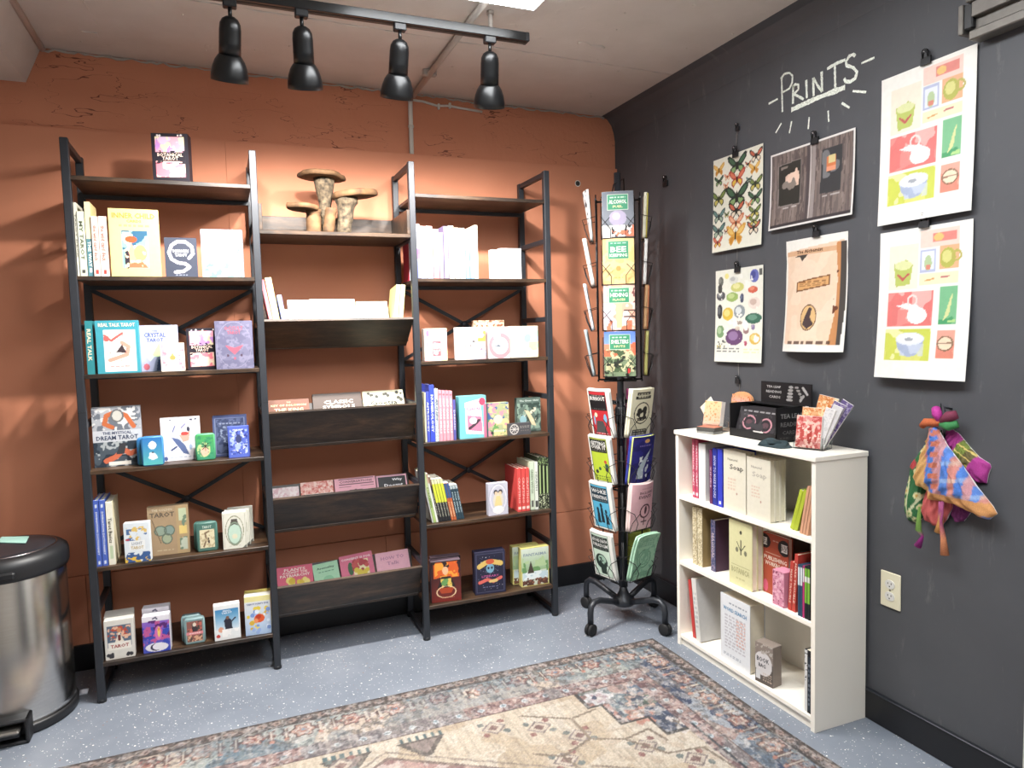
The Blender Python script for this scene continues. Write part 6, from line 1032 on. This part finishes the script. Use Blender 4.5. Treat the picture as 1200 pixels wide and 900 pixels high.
    q = at(781, 214, 'x', 0); clip(q[1], q[2], 'empty black binder clip on the wall above the spinner rack', -.002, 1.1)
prints()
def outlet():
    t = thing('wall_outlet', 'ivory double outlet plate on the charcoal wall', 'outlet', (-.0005, -1.672, .463))
    b = MB(); b.cbox(-.006, .0, -.0365, .0365, -.058, .058, .0025); b.build('cover_plate', 'ivory', t)
    for z in (-.0195, .0195):
        b = MB(); P = rrect(.034, .028, .013, 5); b.prism([(x, zz-.014+z) for x, zz in P], 0, .003, M=Matrix.Translation((-.0055, 0, 0)) @ Matrix.Rotation(-math.pi/2, 4, 'Z') @ Matrix.Translation((0, -.003, 0))); o = b.build('receptacle', 'white_paint', t)
        b = MB()
        for y, hh in ((.006, .005), (-.006, .0065)): b.box(-.0092, -.0084, y-.0011, y+.0011, z-hh/2+.003, z+hh/2+.003)
        b.box(-.0092, -.0084, -.002, .002, z-.0085, z-.0045); b.build('slots', 'dark_slot', o)
    b = MB(); b.lathe([(.003, 0), (.003, .001), (.0001, .0015)], 10, M=Matrix.Translation((-.006, 0, 0)) @ Matrix.Rotation(-math.pi/2, 4, 'Y')); b.build('screw', 'silver', t)
outlet()
def door_track():
    t = thing('door_track', 'brushed metal sliding door track above the white door', 'door track', (0, -2.5, 2.12))
    b = MB(); b.cbox(-.05, -.004, -.5, .565, .005, .045, .002); b.build('rail', 'track_metal', t)
    b = MB(); b.cbox(-.06, -.02, -.5, .575, .044, .056, .002); b.build('upper_flange', 'track_metal', t)
    b = MB(); b.cbox(-.052, -.006, -.5, .57, -.055, -.03, .003); b.cbox(-.03, -.006, -.5, .57, -.032, .007, .001); b.build('lower_rail', 'track_metal', t)
    b = MB(); b.cbox(-.045, -.002, .565, .59, -.02, .045, .003); o = b.build('end_stop', 'black_plastic', t)
    b = MB(); b.cbox(-.05, -.002, .588, .602, -.03, .048, .002); b.build('end_plate', 'track_metal', o)
door_track()

# ------------------------------------------------------------------ brocade pouches hanging on the dark wall
def pouches():
    O = lambda x, y: (lambda p: (p[1], p[2]))(at(1040+x*140/630, 460+y*200/900, 'x', -.03))
    def pillow(name, part, lab, out, thick, x0, colf, group='drawstring pouches on the wall', cat='pouch', mat='fabric', wrinkle=.0026, n=110, m=30):
        P = [Vector((0, *O(*q))) for q in out]; L = [0]
        for a, c in zip(P, P[1:]+P[:1]): L.append(L[-1]+(c-a).length)
        Q = []; k = 0
        for i in range(n):
            s = L[-1]*i/n
            while L[k+1] < s: k += 1
            Q.append(P[k].lerp(P[(k+1) % len(P)], (s-L[k])/(L[k+1]-L[k])))
        c = sum(Q, Vector())/n; tp = max(q.z for q in Q); bt = min(q.z for q in Q); V = []; cs = []
        xi = [x for x, y in out]; yi = [y for x, y in out]
        for j in range(m+1):
            s = j/m
            for i in range(n):
                q = c.lerp(Q[i], s); d = thick*math.sqrt(max(0, 1-s**2.5)); a = math.atan2(q.z-tp, q.y-c.y); wv = wrinkle*(math.sin(a*26+2*math.sin(7*s))+.6*math.sin(a*47+q.z*60))*(1-s*.2)*min(1, s*3)
                V.append((x0-d+wv, q.y, q.z)); 
                # colour looked up in enlargement coordinates
                px = pr((-.03, q.y, q.z)); cs.append(lin(colf((px[0]-1040)*630/140, (px[1]-460)*900/200)))
        b = MB(); b.add(V, [(j*n+i, j*n+(i+1) % n, (j+1)*n+(i+1) % n, (j+1)*n+i) for j in range(m) for i in range(n)], True); b.c = cs
        B = len(b.v); b.add([(min(x0+.004, -.001), q.y, q.z) for q in Q], []); b.c[B:] = cs[-n:]; b.f += [(m*n+i, m*n+(i+1) % n, B+(i+1) % n, B+i) for i in range(n)]; b.sm += [True]*n
        if lab is None: return b, part
        t = thing(name, lab, cat, (0, 0, 0), group=group); b.build(part, mat, t); return t
    rs = random.Random(3); fl = [(110, 320), (120, 380), (95, 460), (150, 420), (75, 580), (150, 545), (100, 640), (160, 610), (185, 250), (170, 300), (130, 680), (85, 520)]
    def green(x, y):
        for k, (a, c) in enumerate(fl):
            d = math.hypot(x-a, y-c)
            if k == 1 and d < 26: return 'b03a40'
            if 8 < d < 19: return 'd8d4a0'
            if d <= 8: return 'c8a050' if k % 2 else '6a9a50'
        if abs((x-90)*.75+(y-640)*.66) < 6 or (abs((x-95)+.12*(y-560)) < 5 and 440 < y < 660): return 'd4d8b0'
        return '2f6e40' if (int(x/9)+int(y/9)) % 2 else '2a6439'
    t = pillow('drawstring_pouch', 'bag', 'green brocade pouch with gold flowers hanging on the wall', [(255, 200), (200, 240), (140, 320), (100, 380), (85, 470), (65, 560), (62, 620), (75, 680), (125, 695), (160, 660), (175, 560), (190, 470), (215, 390), (265, 290)], .024, -.004, green)
    def magenta(x, y):
        v = (x-360)*.62-(y-250)*.78+(0)
        u = (x-360)*.78+(y-250)*.62
        return 'b03a90' if u > 125 or u < 12 else ('d8c070' if abs(v % 34-17) < 3 else ('7a8a3c' if u < 70 else '6a6038'))
    pillow('drawstring_pouch', 'bag', 'magenta and olive striped pouch hanging on the wall', [(285, 180), (345, 222), (400, 290), (450, 345), (505, 380), (512, 400), (498, 440), (490, 485), (450, 480), (380, 430), (310, 340), (275, 240)], .018, -.005, magenta)
    pillow('drawstring_pouch', 'bag', 'coral red plush pouch hanging at the bottom of the bunch', [(245, 400), (200, 500), (172, 580), (168, 630), (185, 675), (230, 705), (270, 705), (300, 670), (330, 600), (330, 480), (300, 400)], .015, -.019, lambda x, y: 'c8605e' if (int(x*.2)+int(y*.2)) % 2 else 'c25856')
    pillow('drawstring_pouch', 'bag', 'plum purple pouch mostly hidden behind the coral one', [(320, 520), (400, 600), (405, 640), (370, 685), (330, 690), (300, 640), (300, 560)], .014, -.004, lambda x, y: '7a2c6a' if y > 560 else '6a7a40')
    def plaid(x, y):
        u = (x-250)*.9+(y-180)*.05; s = (u/36) % 4
        if y > 520+(x-250)*.22 and x > 225: return 'd89a60' if (y-(x-250)*.22) < 590 else ('7a94d0' if int(x/40) % 2 else 'd8a080')
        c = ['4d7fd0', 'c89098', '5a86d4', 'd08a80'][int(s)]
        if x < 232 or (x-232)*.9 < (230-y)*-.1-20: c = 'd8a868'
        if 255 < x < 300 and int(y/28) % 2: c = 'c8745c'
        if (y % 90) < 22 and x > 300: c = ['86a4d8', 'd0a0a4', '8aa8d8', 'd8b0a0'][int(s)]
        return c
    t = pillow('drawstring_pouch', 'bag', 'blue and orange plaid silk pouch flaring at the front of the bunch', [(235, 180), (205, 280), (155, 400), (142, 440), (165, 490), (225, 520), (228, 565), (330, 580), (420, 615), (500, 660), (540, 670), (582, 640), (560, 600), (480, 500), (400, 385), (320, 280), (265, 180)], .028, -.034, plaid, wrinkle=.0042)
    # gathered necks / knot ribbons
    for nm, lab, pts, r, c in [('ribbon', 'orange ribbon bow tied round the pouch necks', [(195, 175), (220, 155), (262, 158), (300, 150), (325, 120)], [.009, .012, .012, .009, .005], 'c8683c'), ('ribbon', 'magenta pouch neck sticking up from the knot', [(290, 150), (280, 110), (262, 85)], [.008, .014, .012], 'c03a9a'), ('ribbon', 'maroon pouch neck beside the knot', [(300, 150), (345, 125), (375, 115)], [.01, .016, .012], '7a2f48'), ('ribbon', 'green pouch neck below the maroon one', [(295, 165), (340, 175), (378, 165)], [.008, .014, .01], '3f8a50'), ]:
        P = [(-.040-.006*math.sin(i*2.1), *O(*q)) for i, q in enumerate(pts)]; b = MB().color(c); b.tube(P, r, 12); tag(b.build(nm, 'fabric'), lab, 'ribbon', 'knot of the hanging pouches')
    for lab, pts, r, c in [('pink cord with an orange tassel under the plaid pouch', [(295, 570), (300, 620), (290, 680), (280, 735)], [.004, .007, .008, .012], 'd89a58'), ('plum cord with an orange tassel at the very bottom', [(310, 570), (300, 680), (305, 770), (312, 855)], [.004, .004, .008, .012], 'd88a60'), ('green and magenta tassel below the green pouch', [(186, 600), (180, 720), (195, 755), (170, 808)], [.003, .009, .004, .011], '7a6a3c')]:
        P = [(-.044+.006*(i > 1), *O(*q)) for i, q in enumerate(pts)]; b = MB().color(c); b.tube(P, r, 10)
        b.c = [lin('a04a78') if k < 20 else q for k, q in enumerate(b.c)] if 'green' not in lab else [lin('6a9040') if k < 20 else lin('a0308a') for k in range(len(b.c))]
        tag(b.build('tassel', 'fabric'), lab, 'tassel', 'tassels of the hanging pouches')
    p = O(300, 90); b = MB(); b.tube([(.004, *p), (-.03, p[0], p[1]+.006)], .003, 8); b.tube([(-.03, p[0]-.004, p[1]-.02), (-.03, p[0], p[1]+.006), (-.03, p[0]+.012, p[1]+.018), (-.03, p[0]+.006, p[1]-.02)], .0012, 6); tag(b.build('wall_hook', 'black_metal'), 'small dark hook holding the bunch of pouches', 'hook')
pouches()

# ------------------------------------------------------------------ step bin
def bin_():
    t = thing('step_bin', 'round stainless steel step bin with black lid and pedal', 'bin', (-2.69, -.33, 0), (0, 0, .02)); R = .187
    b = MB(); b.lathe([(R-.004, .0), (R+.006, .004), (R+.007, .03), (R+.002, .036)], 56); b.build('base_ring', 'black_plastic', t)
    b = MB(); b.lathe([(R-.006, .03), (R+.001, .032), (R, .06), (R-.003, .535), (R-.006, .54)], 64); b.build('body', 'steel', t)
    b = MB(); b.lathe([(R-.004, .53), (R+.004, .532), (R+.008, .545), (R+.008, .578), (R+.004, .594), (R-.012, .607), (R-.03, .611)], 64); o = b.build('lid', 'black_plastic', t)
    b = MB(); b.lathe([(R-.028, .606), (R-.034, .6115), (R-.06, .614), (.0001, .617)], 64); b.build('lid_plate', 'black_metal', o)
    b = MB(); b.lathe([(R-.031, .610), (R-.0285, .6125), (R-.026, .610)], 64); b.build('lid_rim', 'chrome', o)
    b = MB(); b.cbox(-.07, .07, -R-.012, -R+.02, .545, .57, .006); b.build('lid_tab', 'black_plastic', o)
    b = MB()
    for (x0, x1, z0, z1) in ((-.085, .085, .0, .012), (-.085, .085, .073, .085), (-.085, -.073, .0, .085), (.073, .085, .0, .085)): b.cbox(x0, x1, -R-.045, -R+.03, z0, z1, .004)
    b.box(-.08, .08, -R+.0, -R+.02, .005, .08); h = b.build('pedal_housing', 'black_plastic', t)
    b = MB(); b.cbox(-.06, .06, -R-.062, -R+.01, .042, .056, .005); p = b.build('pedal', 'silver', t)
    b = MB(); b.box(-.058, .058, -R-.05, -R+.0, .03, .042); b.build('pedal_lever', 'black_plastic', p)
    c = [at(*q, 'z', .6175) for q in [(-4, 636), (2, 629.5), (34, 629), (30, 637)]]
    b = MB().color('a9d8cc'); b.add([(q[0], q[1], .6168+.001*(i % 2)) for i, q in enumerate(c)]+[(q[0], q[1], .6195) for q in c], [(0, 1, 2, 3), (7, 6, 5, 4), (0, 4, 5, 1), (1, 5, 6, 2), (2, 6, 7, 3), (3, 7, 4, 0)])
    tag(b.build('sticky_note', 'printed'), 'pale mint paper note lying on the bin lid', 'note')
    b = MB().color('c8ccd8'); q = at(95, 812, 'z', 0); q[0] += .008; b.cbox(q[0]-.014, q[0]+.016, q[1]-.022, q[1]+.022, .0003, .004, .001); tag(b.build('paper_scrap', 'printed'), 'small crumpled white paper scrap on the floor by the shelf foot', 'paper scrap')
bin_()

# ------------------------------------------------------------------ rug
def rug():
    X1, Y1, W, H = -.312, -.772, 2.44, 1.55          # far right corner; s runs left, t runs towards the room
    nx, ny = 470, 300; S_, T_ = np.meshgrid(np.linspace(0, W, nx+1), np.linspace(0, H, ny+1))
    rs = np.random.RandomState(3)
    def nz(sc, sd): return vnoise(S_*sc+3, T_*sc+7, sd)*.6+vnoise(S_*sc*2.1, T_*sc*2.1+4, sd+1)*.4
    ds = np.minimum(S_, W-S_); dt = np.minimum(T_, H-T_)      # distance to the short / long edges
    d = np.minimum(ds, dt); C = np.zeros(S_.shape+(3,)); C[:] = rgb('d6c4a6')
    def put(m, c, al=1.0): C[m] = C[m]*(1-al)+np.array(rgb(c))*al
    put(nz(9, 4) > .56, 'dccdb2'); put(nz(7, 6) > .62, 'c9b391'); put(nz(30, 8) > .66, 'c4ae90', .6)
    def diamond(cs, ct, a, b_, c, al=1): put(abs(S_-cs)/a+abs(T_-ct)/b_ < 1, c, al)
    # central medallion and field motifs
    for k, (a, b_, c) in enumerate([(.62, .40, '8a7468'), (.6, .385, 'c0988a'), (.5, .32, '6f8088'), (.46, .29, 'c69a8c'), (.3, .19, '4f6070'), (.26, .16, 'd8c0a8'), (.12, .08, 'b06a58')]): diamond(W/2, H/2, a, b_, c)
    put((abs(S_-W/2)/.6+abs(T_-H/2)/.385 < 1) & (nz(22, 31) > .58), '8f6a64', .8); put((abs(S_-W/2)/.6+abs(T_-H/2)/.385 < 1) & (nz(26, 33) > .64), 'd8c6b4', .8)
    zig = abs(((S_*16) % 1)-.5)*.03; m = abs(abs(S_-W/2)/.62+abs(T_-H/2)/.40-1.06-zig) < .012; put(m, '8a7a6c', .7)
    for cs, ct in ((1.1, .345), (W-1.1, .345), (1.1, H-.345), (W-1.1, H-.345)):
        sg = 1 if ct < H/2 else -1; put((abs(S_-cs) < .065-(T_-ct)*sg*.7) & ((T_-ct)*sg > -.02) & ((T_-ct)*sg < .075), '6b6258'); put((abs(S_-cs) < .045-(T_-ct)*sg*.7) & ((T_-ct)*sg > -.01) & ((T_-ct)*sg < .06), '97857a')
        for k in range(6): put((abs(S_-cs+.07-k*.026) < .007) & (abs((T_-ct)*sg+.035) < .014), '5f7472')
    for cs, ct in ((.86, .36), (1.36, .36), (W-.86, .36), (.72, .42), (.62, .52), (.46, .66), (.36, .78), (.86, H-.36), (.55, .9), (.42, 1.0), (W-.62, .52), (.72, .62)):
        diamond(cs, ct, .045, .04, '8f8078'); diamond(cs, ct, .036, .032, 'd0bfa6'); diamond(cs, ct, .02, .018, '8a6a60')
        for k in range(4): put((S_-cs-.05*math.cos(k*1.57+.78))**2+(T_-ct-.045*math.sin(k*1.57+.78))**2 < .012**2, ['9a6a60', '7a8078'][k % 2])
    for pts in [[(.75, .33), (.6, .42), (.6, .55), (.5, .6), (.42, .72)], [(.6, .42), (.5, .4)], [(.6, .55), (.72, .6), (.8, .55)], [(.42, .72), (.3, .74), (.28, .86)], [(.5, .6), (.4, .58), (.38, .66)], [(.66, .68), (.56, .74), (.5, .9)], [(.72, .6), (.7, .7)]]:
        for (a0, b0), (a1, b1) in zip(pts, pts[1:]):
            vx, vy = a1-a0, b1-b0; L = vx*vx+vy*vy
            for q in (0, 1):
                tt = np.clip(((S_-a0)*vx+(T_-b0)*vy)/L, 0, 1); m = (S_-a0-tt*vx)**2+(T_-b0-tt*vy)**2 < .005**2
                put(m, '8a7864', .8)
    # stepped corner spandrels
    sp = (ds < .52) & (dt < .28+.11) | (ds < .47) & (dt < .525) | (ds < .367) & (dt < .637) | (ds < .253)
    sp2 = sp & ~((ds < .505) & (dt < .378) | (ds < .457) & (dt < .513) | (ds < .355) & (dt < .625) | (ds < .241))
    ing = dt < .281
    cor = sp & ~ing & (ds >= .25); put(sp & ~ing, '7d8c8e')
    put(sp & ~ing & (nz(6, 41) > .5), '9fb0b0'); put(sp & ~ing & (nz(5, 44) > .56), '6c7a68'); put(sp & ~ing & (nz(7, 47) > .6), 'b8998a')
    put(sp & (dt < .66) & (dt > .45) & (ds > .25) & (ds < .37), '3c4a62'); put(sp & (dt > .3) & (ds > .44), 'c08a7a')
    for cs, ct, c1, c2 in ((.33, .42, 'd8b49c', '5a6a58'), (.38, .50, 'c88a74', 'd0a890'), (.28, .60, 'ddd0c0', '7a6a5c'), (.45, .34, 'd8d4cc', 'b8a0a0'), (.30, .34, 'c4a294', '6a7a8a')):
        for q in (0, 1):
            tt = T_ if q == 0 else H-T_
            for s_ in (S_, W-S_):
                r2 = np.sqrt((s_-cs)**2+(tt-ct)**2); a = np.arctan2(tt-ct, s_-cs); put(r2 < .05*(1+.2*np.cos(6*a)), c1); put(r2 < .03*(1+.2*np.cos(6*a)), c2); put(r2 < .012, 'e0d4c4')
    put(sp & (nz(34, 50) > .64), 'd0cabc', .7); put(sp & (nz(30, 52) > .68), '37435a', .8)
    edge = sp2; put(edge & (dt > .281), '4a4640')
    # inner guard stripe with pale dots
    g = (d > .205) & (d < .278); put(g, 'a5847a'); put(g & (nz(40, 14) > .55), '7a5a58'); put(g & (nz(45, 15) > .62), 'c8aa9c'); put(g & (nz(4, 18) > .55), '8a9490', .5)
    along = np.where(dt < ds, S_, T_)
    u = (along % .082)/.082-.5; v = (d-.242)/.05; put(g & ((u*.082)**2+(v*.05)**2 < .012**2), 'cfd6d2'); put(g & ((u*.082)**2+(v*.05)**2 < .006**2), '7a9496')
    put((d > .276) & (d < .283) & (dt < ds), '6a5048'); put((abs(ds-.252) < .004) & (dt > .6), '3e4248'); put((d > .2) & (d < .206), '7a6258')
    # main border: ground colour drifts between cream, grey green, teal and navy
    mb = (d > .05) & (d <= .202); put(mb, 'cdb9a0'); drift = vnoise(along*3.1, d*3+2, 61)
    put(mb & (drift > .5), 'a9b0a4'); put(mb & (drift > .66), '6d828a'); put(mb & (drift < .2), 'd8c8b0')
    rt = mb & (ds < dt); put(rt, '6a7884'); put(rt & (nz(9, 63) > .45), '3f4c66'); put(rt & (nz(8, 64) > .6), 'a8aeb0'); put(rt & (nz(10, 66) > .66), 'b89a8c')
    put(mb & (nz(32, 67) > .62), 'dfd4c2', .5); put(mb & (nz(28, 69) > .66), '6f6258', .6)
    u = ((along-.115) % .1565)-.078; v = d-.1; k = np.floor((along-.115)/.1565).astype(int)
    def ros(m, off, pal, sc):
        r2 = np.sqrt((u-off)**2+v**2); a = np.arctan2(v, u-off); lob = 1+.16*np.cos(6*a)
        for rr, c in zip((.046, .038, .028, .02, .009), pal): put(m & (r2 < rr*sc*lob), c)
    even = (k % 2 == 0)
    ros(mb & even, 0, ['6a544e', 'c69a84', 'd8c8b4', 'b88270', '7f94a4'], .9); ros(mb & ~even, 0, ['5a4a48', 'a06a60', 'd8c0a8', 'b07a68', '8a5048'], .82)
    for off, c in ((.055, '5f4440'), (-.055, '7a5a52')):
        w_ = abs(u-off); put(mb & (w_ < .012+.006*np.cos(v*160)) & (abs(v) < .034), c); put(mb & (w_ < .004) & (abs(v) < .045), 'd8c8b0'); put(mb & ((u-off)**2+(v-.038)**2 < .009**2), 'c88a74'); put(mb & ((u-off)**2+(v+.038)**2 < .009**2), '8a9a98')
    # outer guard and bound edge
    og = d <= .05; put(og, '5d5049'); u2 = (along % .05)/.05-.5; put(og & (abs(u2) < .25+.12*np.cos((d-.025)*220)) & (abs(d-.027) < .014), 'b09484'); put(og & (abs(u2) < .1) & (abs(d-.027) < .007), '6f5850'); put(og & (nz(60, 71) > .66), 'c9b6a6', .6); put(d < .008, '4a413c'); put((d > .046) & (d < .052), '4d443f')
    bd_ = (d < .281) | sp; put(bd_ & (nz(55, 77) > .6), '545456', .45); put(bd_ & (nz(62, 79) > .63), 'd6cfc4', .5); put(mb & (dt <= ds) & (nz(5, 83) > .56), '5f7480', .35)
    # wear
    wear = (nz(70, 81) > .6); C[wear] = C[wear]*.8+np.array(rgb('d9cdb8'))*.2
    g_ = C.mean(-1, keepdims=True); C[:] = (g_+(C-g_)*.9)*np.array([.82, .83, .87])   # faded dyes
    st = vnoise(S_*140, T_*9, 91); C[st > .66] = C[st > .66]*.85+np.array(rgb('bfb29e'))*.15; C[st < .3] *= .93
    C[:] = C*(.9+.16*rs.rand(*S_.shape))[..., None]; C = np.clip(C, 0, 1)
    L = np.where(C <= .04045, C/12.92, ((C+.055)/1.055)**2.4).reshape(-1, 3)
    t = thing('area_rug', 'distressed cream and blue patterned rug with floral border', 'rug', (X1-W/2, Y1-H/2, 0))
    zz = .0065+.0008*np.sin(S_*5)*np.sin(T_*4); wob = .004*np.sin(T_*7)*(S_ < .05)+0
    V = np.c_[(X1-S_+wob).ravel()-(X1-W/2), (Y1-T_).ravel()-(Y1-H/2), zz.ravel()]
    b = MB(); b.v = [tuple(p) for p in V.tolist()]; b.c = [tuple(p) for p in L.tolist()]
    i, j = np.meshgrid(np.arange(nx), np.arange(ny)); k = (j*(nx+1)+i).ravel(); b.f = [tuple(q) for q in np.c_[k, k+nx+1, k+nx+2, k+1].tolist()]; b.sm = [False]*len(b.f)
    b.build('pile', 'fabric', t, recalc=False)
    b = MB().color('4a3f39'); b.cbox(-W/2+.001, W/2-.001, -H/2+.001, H/2-.001, .0003, .005, .002); b.build('backing', 'printed', t)
rug()
